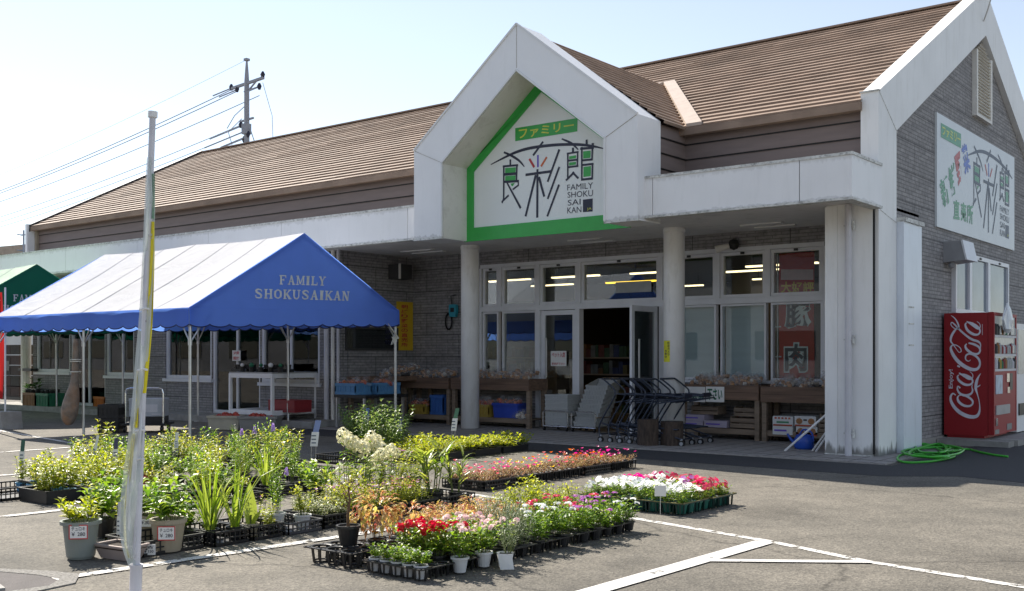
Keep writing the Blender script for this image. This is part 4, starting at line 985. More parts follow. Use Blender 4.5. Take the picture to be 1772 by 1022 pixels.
# red banner at the left edge
c = on_ground(9, 741); D = (c-_C).dot(_d)
RB = thing('red_banner', 'narrow red banner on a white pole in a concrete block at the left edge', 'banner', (c.x, c.y, 0))
m = MB(); m.tube([(c.x, c.y, 0.28), (c.x, c.y, at_depth(6, 497, D).z)], 0.018, 8); m.build('pole', M_white, RB)
m = MB(); m.prism([(-0.3+c.x, 0), (-0.24+c.x, 0.33), (0.24+c.x, 0.33), (0.3+c.x, 0)], 'y', c.y-0.2, c.y+0.2); m.build('block_base', M_conc, RB)
m = MB(); zt = at_depth(0, 505, D).z; zbm = at_depth(0, 690, D).z; vs = []
for i in range(9):
    for j in range(13): vs.append((c.x-0.10-0.42*i/8, c.y+0.03*math.sin(i*1.1+j*0.3), zbm+(zt-zbm)*j/12))
m.add(vs, [(i*13+j, (i+1)*13+j, (i+1)*13+j+1, i*13+j+1) for i in range(8) for j in range(12)]); m.build('cloth', cloth_mat('red cloth', (0.62, 0.03, 0.03), 0.4), RB, smooth=True)
m = MB(); text_on(m, '新', [(c.x-0.4, c.y-0.05, zt-0.12), (c.x-0.1, c.y-0.05, zt-0.12), (c.x-0.1, c.y-0.05, zt-0.5), (c.x-0.4, c.y-0.05, zt-0.5)], (0, 0, 0), bold=0.02); text_on(m, '鮮', [(c.x-0.4, c.y-0.05, zt-0.62), (c.x-0.1, c.y-0.05, zt-0.62), (c.x-0.1, c.y-0.05, zt-1.0), (c.x-0.4, c.y-0.05, zt-1.0)], (0, 0, 0), bold=0.02); m.build('lettering', M_white, RB)
# ------------------------------------------------------------------ under the tents
c = on_ground(136, 766); D = (Vector((-16.45, 9.3, 0))-_C).dot(_d) - 0.12
def gd(px, py): return at_depth(px, py, D)
m = MB(); prof = [(586, 131, 3), (598, 131, 4.6), (625, 130.5, 5.4), (650, 129.5, 6.2), (668, 128, 8.2), (686, 125, 12), (704, 121.5, 14), (718, 119.5, 13.4), (729, 119, 9.5), (735, 119, 4)]
pts = smooth_path([(gd(b, a).x, gd(b, a).y, gd(b, a).z, w*D/1835) for a, b, w in prof], 4)
m.tube([p[:3] for p in pts], [max(0.01, p[3]) for p in pts], 18)
M_gourd = mat('weathered brown gourd', (0.19, 0.155, 0.125), 0.7, var=0.4, scale=9, bump=0.4, stain=((0.34, 0.15, 0.05), 0.9, (0.9, 0.9, 0.7), 0.45))
GD = m.build('gourd', M_gourd, smooth=True); tag(GD, 'very long brown weathered gourd hanging on the middle front pole of the blue tent', 'gourd')
m = MB(); a = gd(131, 643)
for z in (0, 0.17, 0.2): m.tube([(a.x+0.08*math.cos(t), a.y+0.08*math.sin(t), a.z-0.0+z) for t in [i*math.pi/6 for i in range(13)]], 0.008, 4)
tag(m.build('cord', M_rope), 'white cord tying the long gourd to the tent pole', 'cord')
# wooden-brown and green crates full of black pots
M_crateo = mat('brown crate plastic', (0.26, 0.13, 0.05), 0.55, var=0.15); M_crateg = mat('green crate plastic', (0.02, 0.16, 0.08), 0.5, var=0.15)
M_crateb = mat('blue crate plastic', (0.045, 0.14, 0.42), 0.5, var=0.1); M_cratelb = mat('light blue crate plastic', (0.09, 0.24, 0.44), 0.5, var=0.12); M_cratey = mat('ochre crate plastic', (0.40, 0.28, 0.05), 0.55, var=0.12); M_crater = mat('dark red crate plastic', (0.25, 0.02, 0.025), 0.5)
M_crateb2 = mat('deep blue crate plastic', (0.03, 0.07, 0.42), 0.45, var=0.08); M_basket = mat('grey basket plastic', (0.42, 0.43, 0.42), 0.5, var=0.08, stretch=(1, 1, 12), scale=4); M_stray = mat('cream foam box', (0.5, 0.46, 0.36), 0.7, var=0.08); M_grayfoam = mat('grey foam box', (0.27, 0.26, 0.24), 0.7, var=0.08)
def crate(loc, sx, sy, sz, mt, label, rz=0.0, group=None, ribs=True, cat='crate', name='crate', taper=0.93):
    """open crate with ribbed, slotted sides and a rolled rim"""
    m = MB(); t = 0.015
    def side(P, Q, n):
        P = Vector(P); Q = Vector(Q); d = (Q-P); L = d.length; d.normalize(); no = Vector((d.y, -d.x, 0))
        m.bar(P+Vector((0, 0, 0.03)), Q+Vector((0, 0, 0.03)), t, 0.06); m.bar(P+Vector((0, 0, sz-0.03)), Q+Vector((0, 0, sz-0.03)), t*1.6, 0.06)
        if ribs:
            for i in range(n+1):
                p = P + d*(L*i/n); m.bar(p+Vector((0, 0, 0.05)), p+Vector((0, 0, sz-0.05)), 0.022, t)
            m.bar(P-no*0.006+Vector((0, 0, sz/2)), Q-no*0.006+Vector((0, 0, sz/2)), 0.006, sz-0.1)
        else: m.bar(P+Vector((0, 0, sz/2)), Q+Vector((0, 0, sz/2)), t, sz-0.1)
    x, y = sx/2, sy/2
    side((-x, -y, 0), (x, -y, 0), max(4, int(sx/0.07))); side((x, -y, 0), (x, y, 0), max(3, int(sy/0.07))); side((x, y, 0), (-x, y, 0), max(4, int(sx/0.07))); side((-x, y, 0), (-x, -y, 0), max(3, int(sy/0.07)))
    m.box((-x, -y, 0), (x, y, 0.015))
    o = bpy.data.objects.new(name, m.mesh(name, mt)); COL.objects.link(o); o.location = loc; o.rotation_euler = (0, 0, rz)
    return tag(o, label, cat, group)
c = on_ground(76, 711); c.z = 0
rzc = 0.0
crate((c.x-0.55, c.y+0.1, 0.02), 0.62, 0.42, 0.44, M_crateo, 'brown crate heaped with black pots left of the hanging gourd')
crate((c.x+0.12, c.y+0.1, 0.02), 0.62, 0.42, 0.44, M_crateg, 'green crate heaped with black pots beside the brown one')
m = MB(); r_ = random.Random(4)
for i in range(46): m.lathe([(0.045, -0.04), (0.06, 0.03), (0.05, 0.05)], (c.x-0.82+1.2*r_.random(), c.y-0.06+0.32*r_.random(), 0.48+0.04*r_.random()), 8, capt=True)
tag(m.build('pot_heap', M_black, None), 'heap of small black plastic pots filling the brown and green crates', 'pots', kind='stuff')
c = on_ground(150, 713); crate((c.x, c.y+0.5, 0.0), 0.5, 0.35, 0.38, mat('orange crate plastic', (0.5, 0.16, 0.03), 0.5), 'orange crate half hidden behind the hanging gourd')
# rack of dark boxes at the left edge
c = on_ground(18, 700); RK = thing('box_rack', 'dark stack of boxes on a wheeled rack at the left edge under the green tent', 'rack', (c.x, c.y, 0))
for i in range(5):
    for j in range(3):
        m = MB(); x = c.x-1.1+j*0.55; z = 0.25+i*0.3; m.box((x, c.y, z), (x+0.53, c.y+0.5, z+0.27)); m.box((x-0.01, c.y-0.01, z+0.22), (x+0.54, c.y+0.51, z+0.275)); m.build('box', mat('dark box %d%d' % (i, j), (0.03+0.01*((i+j) % 3), 0.027, 0.02), 0.7, var=0.3), RK)
m = MB(); m.box((c.x-1.12, c.y, 0.14), (c.x+0.55, c.y+0.5, 0.24))
for x in (-1.0, 0.4): m.lathe([(0.07, -0.02), (0.07, 0.02)], (c.x+x, c.y+0.1, 0.07), 10, capt=True)
m.build('wheeled_base', M_black, RK)
m = MB(); q = [(c.x-0.55, c.y-0.012, 1.26), (c.x-0.05, c.y-0.012, 1.26), (c.x-0.05, c.y-0.012, 0.98), (c.x-0.55, c.y-0.012, 0.98)]; m.quad(*q); m.build('paper_label', mat('dim label', (0.2, 0.2, 0.18), 0.7), RK)
# platform trolley with a white cool box
c = on_ground(250, 748); s = 19.5/1835
TR = thing('platform_trolley', 'black platform trolley with a chrome hoop handle behind the banner pole', 'trolley', (c.x, c.y, 0), rz=YAW+0.06)
m = MB(); m.box((-0.42, -0.1, 0.13), (0.40, 0.55, 0.17)); m.build('platform', M_black, TR, local=True)
m = MB(); hp = [(-0.34, 0, 0.17), (-0.34, 0, 0.72), (-0.32, 0, 0.79), (-0.26, 0, 0.81), (0.26, 0, 0.81), (0.32, 0, 0.79), (0.34, 0, 0.72), (0.34, 0, 0.17)]; m.tube(hp, 0.016, 8); m.build('handle', M_chrome, TR, local=True)
for x in (-0.34, 0.32):
    for y in (-0.02, 0.45):
        m = MB(); m.tube([(x-0.02, y, 0.065), (x+0.02, y, 0.065)], 0.062, 12); m.build('wheel', M_black, TR, local=True)
mt = Matrix.Rotation(YAW+0.06, 4, 'Z')
def tr(x, y, z): return Vector((c.x, c.y, 0)) + mt @ Vector((x, y, z))
m = MB(); m.box((-0.31, 0, 0), (0.31, 0.36, 0.12), 1); m.box((-0.31, 0, 0.12), (0.31, 0.36, 0.40)); m.box((-0.32, -0.01, 0.40), (0.32, 0.37, 0.45)); m.box((-0.12, -0.006, 0.2), (0.2, 0.0, 0.34), 2); m.bar((0.1, -0.008, 0.16), (0.26, -0.008, 0.16), 0.02, 0.02, 2)
o = bpy.data.objects.new('cool_box', m.mesh('cool_box', [mat('white grey box', (0.45, 0.47, 0.5), 0.5), M_black, M_pvc])); COL.objects.link(o); o.location = tr(0.02, 0.05, 0.172); o.rotation_euler = (0, 0, YAW+0.06); tag(o, 'white cool box strapped on the black platform trolley', 'cool box')
for i, (lx, lz, lab) in enumerate(((-0.62, 0.0, 'lower black crate of the stack left of the trolley'), (-0.62, 0.26, 'upper black crate of the stack left of the trolley'))):
    p = tr(lx, 0.1, lz); crate((p.x, p.y, lz+0.005), 0.36, 0.4, 0.25, M_black, lab, YAW+0.06)
c = on_ground(305, 708); m = MB(); m.box((c.x-0.42, c.y-0.1, 0), (c.x+0.42, c.y+0.4, 0.42)); m.box((c.x-0.44, c.y-0.12, 0.36), (c.x+0.44, c.y+0.42, 0.44))
tag(m.build('wooden_box', M_woodd), 'dark brown wooden box by the wall under the wing window', 'box')
# foam boxes with red goods
M_tom = mat('red produce', (0.42, 0.05, 0.03), 0.35, var=0.4, scale=12); M_tomd = mat('orange produce', (0.5, 0.14, 0.05), 0.4, var=0.3, scale=12)
def tub(c, sx, sy, sz, mt, label, rz):
    m = MB(); a = 0.93
    m.add([(-sx/2*a, -sy/2*a, 0), (sx/2*a, -sy/2*a, 0), (sx/2*a, sy/2*a, 0), (-sx/2*a, sy/2*a, 0), (-sx/2, -sy/2, sz), (sx/2, -sy/2, sz), (sx/2, sy/2, sz), (-sx/2, sy/2, sz)], [(0, 3, 2, 1), (0, 1, 5, 4), (1, 2, 6, 5), (2, 3, 7, 6), (3, 0, 4, 7)])
    for P, Q in (((-sx/2, -sy/2), (sx/2, -sy/2)), ((sx/2, -sy/2), (sx/2, sy/2)), ((sx/2, sy/2), (-sx/2, sy/2)), ((-sx/2, sy/2), (-sx/2, -sy/2))): m.bar((P[0], P[1], sz-0.02), (Q[0], Q[1], sz-0.02), 0.05, 0.045)
    m.box((-sx/2*0.9, -sy/2*0.9, sz-0.08), (sx/2*0.9, sy/2*0.9, sz-0.06))
    o = bpy.data.objects.new('foam_box', m.mesh('foam_box', mt)); COL.objects.link(o); o.location = c; o.rotation_euler = (0, 0, rz); return tag(o, label, 'box')
a = on_ground(393, 743); tub((a.x, a.y, 0.01), 0.62, 0.4, 0.26, M_stray, 'cream foam box of red flower pots under the blue tent', YAW-0.1)
b = on_ground(448, 744); tub((b.x+0.05, b.y, 0.01), 0.72, 0.4, 0.26, M_grayfoam, 'grey foam box of red flower pots right of the cream one', YAW-0.1)
for cc, n, lab in ((a, 13, 'small red goods lying in the cream foam box'), (b, 12, 'small red goods lying in the grey foam box')):
    m = MB(); r_ = random.Random(n)
    for i in range(n): m.ball((cc.x+r_.uniform(-0.22, 0.22), cc.y+r_.uniform(-0.1, 0.14), 0.24+0.06*r_.random()), 0.045+0.02*r_.random(), 0, 7, 0.8)
    tag(m.build('red_goods', M_tom), lab, 'goods', kind='stuff')
# white slatted display table by the wing door
tx1, ty0 = -16.62, 13.4; tx0 = xat(399, ty0); ty1 = yat(547, tx1); z0, z1 = 0.16, 1.05
WT = thing('white_table', 'white metal display table with a low shelf in front of the wing door', 'table', ((tx0+tx1)/2, (ty0+ty1)/2, 0))
def rail(P, Q, h, w=0.05): MBX.bar(P, Q, w, h)
MBX = MB()
for z in (z1-0.04, z0+0.12): 
    for P, Q in (((tx0, ty0), (tx1, ty0)), ((tx1, ty0), (tx1, ty1)), ((tx1, ty1), (tx0, ty1)), ((tx0, ty1), (tx0, ty0))): MBX.bar((P[0], P[1], z), (Q[0], Q[1], z), 0.045, 0.09)
MBX.box((tx0, ty0, z0+0.1), (tx1, ty1, z0+0.13)); MBX.build('table_frame', M_white, WT)
for x in (tx0, tx1):
    for y in (ty0, ty1):
        m = MB(); m.box((x-0.028, y-0.028, 0.0 if y < 13.6 else 0.13), (x+0.028, y+0.028, z1)); m.build('leg', M_white, WT)
m = MB(); m.box((tx0-0.02, ty0-0.02, z1), (tx1+0.02, ty1+0.02, z1+0.03)); m.build('table_top', mat('dim table top', (0.35, 0.35, 0.34), 0.6), WT)
crate((on_y(505, 700, 13.9).x, 13.85, z0+0.131), 0.8, 0.42, 0.24, M_crater, 'dark red crate on the low shelf of the white table', 0, ribs=False)
r_ = random.Random(8)
for i in range(3):
    px = (425, 470, 520)[i]; X = min(tx1-0.3, xat(px, 13.8)); m = MB(); m.box((X-0.26, 13.62, z1+0.031), (X+0.26, 13.98, z1+0.09))
    for j in range(8): m.lathe([(0.045, 0), (0.06, 0.09)], (X-0.2+0.055*j, 13.7+0.2*r_.random(), z1+0.09), 8, capt=True)
    tag(m.build('pot_tray', M_black), ['black tray of small pots at the left end of the white table', 'black tray of small pots in the middle of the white table', 'black tray of small pots at the right end of the white table'][i], 'tray')
for i in range(5):
    X = tx0+0.25+0.3*i; m = MB(); m.lathe([(0.05, 0), (0.06, 0.1)], (X, 13.5, z1+0.031), 10, capt=True); m.ball((X, 13.5, z1+0.17), 0.04+0.012*(i % 2), 1, 8)
    tag(m.build('potted_plant', [M_black, M_white if i in (0, 3) else M_crateg]), 'small potted plant along the front of the white table', 'plant', 'small pots on the white table')
# small plants by the far wing door
for px, h, lab in ((170, 0.75, 'leafy pot plant by the far wing door'), (145, 0.5, 'small dark pot plant left of the leafy one by the far wing door')):
    c = on_ground(px, 695, 0.13); m = MB(); m.lathe([(0.13, 0), (0.18, 0.22)], (c.x, 14.2, 0.132), 12, 0, capt=True); r_ = random.Random(px)
    for i in range(60):
        q = r_.uniform(0, 6.28); m.leaf((c.x+0.1*math.cos(q), 14.2+0.08*math.sin(q), 0.33+r_.random()*h*0.6), (math.cos(q), math.sin(q), 0.6), 0.16, 0.07, 0.1, 1)
    tag(m.build('potted_plant', [M_black, leaf_mat('dark leaf %d' % px, (0.03, 0.07, 0.02), (0.06, 0.13, 0.04))]), lab, 'plant')
# ------------------------------------------------------------------ produce tables along the shop front
def produce_table(x0, x1, y0, y1, zt, za, label, shelf=0.2):
    T = thing('produce_table', label, 'table', ((x0+x1)/2, (y0+y1)/2, 0.02))
    m = MB(); m.box((x0, y0, za), (x1, y0+0.03, zt)); m.box((x0, y1-0.03, za), (x1, y1, zt)); m.box((x0, y0+0.03, za), (x0+0.03, y1-0.03, zt)); m.box((x1-0.03, y0+0.03, za), (x1, y1-0.03, zt))
    m.bar((x0+0.02, y0-0.002, (za+zt)/2), (x1-0.02, y0-0.002, (za+zt)/2), 0.004, 0.006, 1); m.build('apron', [M_wood, M_woodd], T)
    m = MB(); m.box((x0+0.03, y0+0.03, zt-0.08), (x1-0.03, y1-0.03, zt-0.05)); m.build('table_top', M_woodd, T)
    m = MB(); m.box((x0+0.05, y0+0.06, shelf-0.09), (x1-0.05, y0+0.1, shelf)); m.box((x0+0.05, y0+0.1, shelf-0.03), (x1-0.05, y1-0.05, shelf)); m.build('shelf', M_woodl, T)
    for x in (x0+0.005, x1-0.085):
        for y in (y0+0.035, y1-0.115):
            m = MB(); m.box((x, y, 0.02), (x+0.08, y+0.08, za)); m.build('leg', M_woodl, T)
    return T
TY = 15.95
t1 = (xat(692, TY), xat(776, TY)); t2 = (xat(780, TY), xat(915, TY)); t3 = (xat(1176, TY), xat(1312.5, TY)); t4 = (xat(1316, TY), -5.86)
produce_table(t1[0], t1[1], TY, 16.56, 0.96, 0.74, 'brown wooden produce table left of the left white column')
produce_table(t2[0], t2[1], TY, 16.56, 0.96, 0.74, 'brown wooden produce table partly behind the left white column')
produce_table(t3[0], t3[1], TY, 16.56, 0.925, 0.68, 'brown wooden produce table right of the shopping trolleys with green lettered cards')
produce_table(t4[0], t4[1], TY, 16.56, 0.91, 0.66, 'brown wooden produce table beside the big white pillar')
produce_table(-15.82, -15.15, 14.62, 16.5, 0.99, 0.9, 'dark wooden table along the side wall of the left wing')
# bags of onions and garlic heaped on the tables
M_onion = mat('onion skin', (0.42, 0.23, 0.11), 0.5, var=0.5, scale=25); M_garlic = mat('garlic white', (0.55, 0.50, 0.44), 0.6, var=0.3, scale=25)
M_bag = film_mat('clear bag', (0.6, 0.6, 0.62), 0.13)
def bag_mesh(seed, mats):
    r_ = random.Random(seed); m = MB()
    for i in range(5): m.ball((r_.uniform(-0.06, 0.06), r_.uniform(-0.05, 0.05), 0.035+0.045*r_.random()), 0.034+0.012*r_.random(), 0 if r_.random() < 0.72 else 1, 7, 0.9)
    vs = []; n = 12; prof = [(0.105, 0.0), (0.118, 0.05), (0.08, 0.11), (0.028, 0.135), (0.055, 0.175)]
    for rr_, z in prof:
        for k_ in range(n):
            q = 6.283*k_/n; j = 1+0.28*r_.uniform(-1, 1); vs.append((rr_*j*math.cos(q), rr_*j*0.85*math.sin(q), z*(1+0.12*r_.uniform(-1, 1))))
    m.add(vs, [(i*n+k_, i*n+(k_+1) % n, (i+1)*n+(k_+1) % n, (i+1)*n+k_) for i in range(len(prof)-1) for k_ in range(n)], 2)
    return m.mesh('produce_bag', mats)
bags = [bag_mesh(i, [M_onion, M_garlic, M_bag]) for i in range(4)]; gbags = [bag_mesh(9+i, [M_garlic, M_onion, M_bag]) for i in range(3)]; rbags = [bag_mesh(20+i, [M_tomd, M_tom, M_bag]) for i in range(3)]
r_ = random.Random(5)
def put_bag(kind, x, y, z, label, group, s=1.0):
    o = bpy.data.objects.new('produce_bag', r_.choice(kind)); COL.objects.link(o); o.location = (x, y, z); o.rotation_euler = (r_.uniform(-0.5, 0.5), r_.uniform(-0.5, 0.5), r_.uniform(0, 6.28)); s *= r_.uniform(0.8, 1.15); o.scale = (s, s, s)
    return tag(o, label, 'bag', group)
def heap(t, y0, y1, z, kind, label, group, nx, ny, skip=0.0):
    for i in range(nx):
        for j in range(ny):
            if r_.random() < skip: continue
            put_bag(kind, t[0]+0.1+(t[1]-t[0]-0.2)*(i+0.5+r_.uniform(-0.3, 0.3))/nx, y0+(y1-y0)*(j+0.5)/ny, z+0.035*j+0.02*r_.random(), label, group)
heap(t1, TY+0.04, 16.5, 0.93, bags, 'clear bag of onions on the table left of the left white column', 'onion bags left of the column', 6, 3)
heap(t2, TY+0.04, 16.5, 0.93, bags, 'clear bag of onions on the table behind the left white column', 'onion bags behind the column', 9, 3)
heap(t3, TY+0.04, 16.5, 0.89, bags, 'clear bag of brown onions on the table with the green lettered cards', 'onion bags on the table with cards', 10, 3)
heap(t4, TY+0.04, 16.5, 0.88, gbags, 'pale bag of garlic on the table beside the big white pillar', 'garlic bags beside the pillar', 9, 3)
heap((-15.8, -15.2), 15.2, 16.4, 0.97, bags, 'bag of onions on the dark table along the side wall', 'onion bags by the side wall', 3, 5)
# goods under and beside the left tables
def gcrate(x, y, z, sx, sy, sz, mt, label, ribs=True): return crate((x, y, z), sx, sy, sz, mt, label, 0, ribs=ribs)
gx = xat(725, 16.1); gcrate(gx, 16.2, 0.205, 0.42, 0.36, 0.2, M_cratey, 'ochre crate of bagged tomatoes on the low shelf of the left produce table')
for i in range(5): put_bag(rbags, gx-0.14+0.07*i, 16.12+0.05*(i % 3), 0.38, 'red bag heaped in the ochre crate of the left produce table', 'red bags in the left ochre crate')
gx = xat(756, 16.05); gcrate(gx, 16.22, 0.205, 0.36, 0.36, 0.40, M_crateb, 'upright mid-blue crate beside the left ochre crate')
gx = xat(838, 16.1); gcrate(gx, 16.2, 0.205, 0.36, 0.36, 0.24, M_cratey, 'ochre crate half hidden by the left white column')
for i in range(4): put_bag(rbags, gx-0.1+0.08*i, 16.15, 0.42, 'red bag in the ochre crate behind the left column', 'red bags behind the left column')
gx = xat(875, 16.02); tub_b = tub((gx, 16.2, 0.205), 0.62, 0.4, 0.28, M_crateb2, 'deep blue tub of red bags under the table right of the left column', 0); tub_b.name = 'tub'; tub_b['category'] = 'tub'
for i in range(7): put_bag(rbags, gx-0.22+0.075*i, 16.12+0.06*(i % 3), 0.45, 'red bag heaped in the deep blue tub', 'red bags in the blue tub')
for i in range(3): put_bag(gbags, t2[1]-0.35+0.09*i, 16.05, 0.205, 'small dark and white bag beside the deep blue tub', 'bags beside the blue tub')
# light blue crates of tomatoes on a stand
ST = thing('crate_stand', 'dark steel stand carrying the light blue tomato crates', 'stand', (-15.1, 14.5, 0.02))
m = MB(); m.box((-15.5, 14.0, 0.60), (-14.62, 15.15, 0.655)); m.build('stand_top', M_black, ST)
for x in (-15.46, -14.7):
    for y in (14.04, 15.08): m = MB(); m.bar((x, y, 0.02), (x, y, 0.6), 0.04, 0.04); m.build('leg', M_steel, ST)
crate((-15.2, 14.22, 0.66), 0.56, 0.42, 0.22, M_cratelb, 'front light blue crate of bagged tomatoes on the dark stand'); crate((-15.1, 14.82, 0.66), 0.56, 0.62, 0.22, M_cratelb, 'rear light blue crate of bagged tomatoes on the dark stand')
for i in range(6): put_bag(rbags, -15.4+0.09*i, 14.15+0.06*(i % 3), 0.83, 'orange bag in the front light blue crate', 'orange bags in the front light blue crate')
for i in range(6): put_bag(rbags, -15.32+0.09*i, 14.7+0.07*(i % 3), 0.83, 'orange bag in the rear light blue crate', 'orange bags in the rear light blue crate')
# under the right tables: cartons and slatted boxes
M_cart = mat('white carton', (0.68, 0.68, 0.66), 0.7, var=0.04); M_cartp = mat('lilac carton', (0.42, 0.37, 0.46), 0.75, var=0.08); M_cartr = mat('carton red print', (0.42, 0.07, 0.03), 0.6); M_cartg = mat('carton green print', (0.05, 0.25, 0.12), 0.6); M_carto = mat('carton fruit print', (0.35, 0.16, 0.06), 0.6)
def carton(x0, x1, z0, z1, y, mt, label, kind):
    m = MB(); m.box((x0, y, z0), (x1, y+0.34, z1)); h = z1-z0; w = x1-x0
    if kind == 'stripe':
        m.box((x0+0.01, y-0.003, z0+0.0), (x1-0.01, y, z0+h*0.16), 1); m.box((x0+w*0.2, y-0.003, z0+h*0.3), (x1-w*0.2, y, z0+h*0.48), 2)
        for i in range(5): m.box((x0+w*(0.1+0.17*i), y-0.003, z0+h*0.72), (x0+w*(0.2+0.17*i), y, z0+h*0.9), 1)
    if kind == 'fruit':
        m.box((x0+0.01, y-0.003, z0+0.0), (x1-0.01, y, z0+h*0.16), 1); m.box((x0+w*0.42, y-0.004, z0+h*0.55), (x0+w*0.58, y, z0+h*0.7), 4)
        for a in (0.22, 0.78): m.prism([(x0+w*a+0.055*math.cos(t*0.785), z0+h*0.5+0.05*math.sin(t*0.785)) for t in range(8)], 'y', y-0.003, y, 3)
    if kind == 'plain': m.box((x0+w*0.08, y-0.003, z0+h*0.4), (x1-w*0.3, y, z0+h*0.6), 5)
    return tag(m.build('carton', [mt, M_cartr, M_cartg, M_carto, M_black, M_purple]), label, 'carton')
cy = 16.0; A = lambda px: xat(px, cy)
zc = lambda px, py: on_y(px, py, cy).z
carton(A(1337), A(1371.5), zc(1354, 752), zc(1354, 737), cy, M_cart, 'lower white carton with green print under the table by the pillar', 'plain')
carton(A(1337), A(1372), zc(1354, 737)+0.003, zc(1354, 720), cy, M_cart, 'upper white carton with red stripe and green print under the table by the pillar', 'stripe')
carton(A(1377), A(1414), zc(1395, 754), zc(1395, 738), cy+0.01, M_cart, 'lower white carton with fruit pictures right of the striped cartons', 'fruit')
carton(A(1375), A(1412), zc(1395, 738)+0.003, zc(1395, 720), cy, M_cart, 'upper white carton with a hand hole and fruit pictures', 'fruit')
A = lambda px: xat(px, cy)
carton(A(1182), A(1216), 0.21, 0.30, cy, M_cartp, 'lower left lilac carton under the table with the green cards', 'plain'); carton(A(1182), A(1218), 0.303, 0.41, cy+0.01, M_cartp, 'upper left lilac carton under the table with the green cards', 'plain')
carton(A(1217)+0.02, A(1258), 0.21, 0.32, cy-0.01, M_cartp, 'right lilac carton under the table with the green cards', 'plain')
def slat_box(x0, x1, z0, z1, y, label):
    m = MB()
    n = 2
    for i in range(n): h = (z1-z0)/n; m.box((x0, y, z0+h*i), (x1, y+0.02, z0+h*i+h*0.75)); m.box((x0, y+0.3, z0+h*i), (x1, y+0.32, z0+h*i+h*0.75))
    for x in (x0, x1-0.02): m.box((x, y+0.02, z0), (x+0.02, y+0.3, z1))
    m.box((x0+0.02, y+0.02, z0), (x1-0.02, y+0.3, z0+0.01)); return tag(m.build('slatted_box', M_woodl), label, 'wooden box')
slat_box(A(1262), A(1306), 0.22, 0.40, cy+0.02, 'slatted wooden box right of the lilac cartons'); slat_box(A(1416), -5.9, 0.21, 0.36, cy, 'lower slatted wooden box by the big pillar'); slat_box(A(1418), -5.92, 0.363, 0.5, cy+0.01, 'upper slatted wooden box by the big pillar')
slat_box(A(1190), A(1236), 0.415, 0.56, cy+0.12, 'slatted wooden box lying on the lilac cartons'); slat_box(A(1265), A(1308), 0.405, 0.56, cy+0.1, 'slatted wooden box stacked under the table with cards')
# green lettered cards
def card(px0, px1, body, label):
    Y = TY-0.012; T = on_y(px0, 668.5, Y).z; x0, x1 = xat(px0, Y), xat(px1, Y); c = thing('card_sign', label, 'card sign', ((x0+x1)/2, Y, T-0.26))
    m = MB(); m.box((x0, Y, T-0.255), (x1, Y+0.008, T)); m.build('card', M_paper, c)
    m = MB(); text_on(m, body, [(x0+0.03, Y, T-0.03), (x1-0.03, Y, T-0.03), (x1-0.03, Y, T-0.225), (x0+0.03, Y, T-0.225)], (0, -0.004, 0), bold=0.03); m.build('lettering', mat('green marker', (0.01, 0.14, 0.06), 0.6), c)
card(1183.5, 1220, '御利用', 'white card with three green characters hung on the produce table'); card(1221.5, 1253, '下さい', 'white card reading 下さい in green on the produce table')
# ------------------------------------------------------------------ baskets, trolleys, stumps
def basket_stack(px0, px1, py_top, py_bot, label, slant, n):
    y = 15.9; x0, x1 = xat(px0, y), xat(px1, y); zb = 0.12; zt = on_y((px0+px1)/2, py_top, y).z; W = x1-x0
    B = thing('basket_stack', label, 'basket stack', ((x0+x1)/2, y+0.2, 0.02)); h = (zt-zb)/n
    for i in range(n):
        m = MB(); z = zb+h*i; s = slant*i*0.05; e = 0.008
        m.add([(x0+e, y+e+s, z), (x1-e, y+e+s, z), (x1-e, y+0.43-e+s, z), (x0+e, y+0.43-e+s, z), (x0, y+s, z+h*0.93), (x1, y+s, z+h*0.93+slant*0), (x1, y+0.43+s, z+h*0.93+slant*0.12), (x0, y+0.43+s, z+h*0.93+slant*0.12)], [(0, 1, 5, 4), (1, 2, 6, 5), (2, 3, 7, 6), (3, 0, 4, 7), (0, 3, 2, 1)])
        zz = z+h*0.9
        for P, Q in (((x0, y+s, zz), (x1, y+s, zz)), ((x1, y+s, zz), (x1, y+0.43+s, zz+slant*0.12)), ((x1, y+0.43+s, zz+slant*0.12), (x0, y+0.43+s, zz+slant*0.12)), ((x0, y+0.43+s, zz+slant*0.12), (x0, y+s, zz))): m.bar(P, Q, 0.012, 0.022)
        for e in range(1, 8): m.bar((x0+W*e/8, y+s+0.002, z), (x0+W*e/8, y+s-0.003, z+h*0.85), 0.006, 0.006); m.bar((x1-0.002, y+s+0.43*e/8, z), (x1+0.003, y+s+0.43*e/8, z+h*0.85), 0.006, 0.006)
        m.build('basket', M_basket, B)
    m = MB(); zr = 0.36
    m.tube([(x0-0.02, y-0.03, 0.1), (x0-0.02, y-0.03, zr), (x0+0.02, y-0.035, zr+0.03), (x1-0.02, y-0.035, zr+0.03), (x1+0.02, y-0.03, zr), (x1+0.02, y-0.03, 0.1)], 0.013, 6)
    m.tube([(x1+0.02, y-0.03, zr*0.8), (x1+0.02, y+0.45, zr*0.8)], 0.011, 6); m.tube([(x1+0.02, y+0.45, 0.1), (x1+0.02, y+0.45, zr+0.03)], 0.013, 6); m.tube([(x0, y-0.03, 0.1), (x1, y-0.03, 0.1), (x1, y+0.45, 0.1), (x0, y+0.45, 0.1), (x0, y-0.03, 0.1)], 0.012, 6); m.build('stand', M_chrome, B)
    for x in (x0, x1):
        for yy in (y-0.02, y+0.43): m = MB(); m.tube([(x-0.012, yy, 0.055), (x+0.012, yy, 0.055)], 0.036, 10); m.build('caster', M_black, B)
basket_stack(943, 982, 683, 740, 'short stack of grey shopping baskets on a chrome stand in front of the glass door', 0, 7)
basket_stack(992, 1030, 668, 738, 'taller stack of grey shopping baskets in the open doorway', 1, 9)
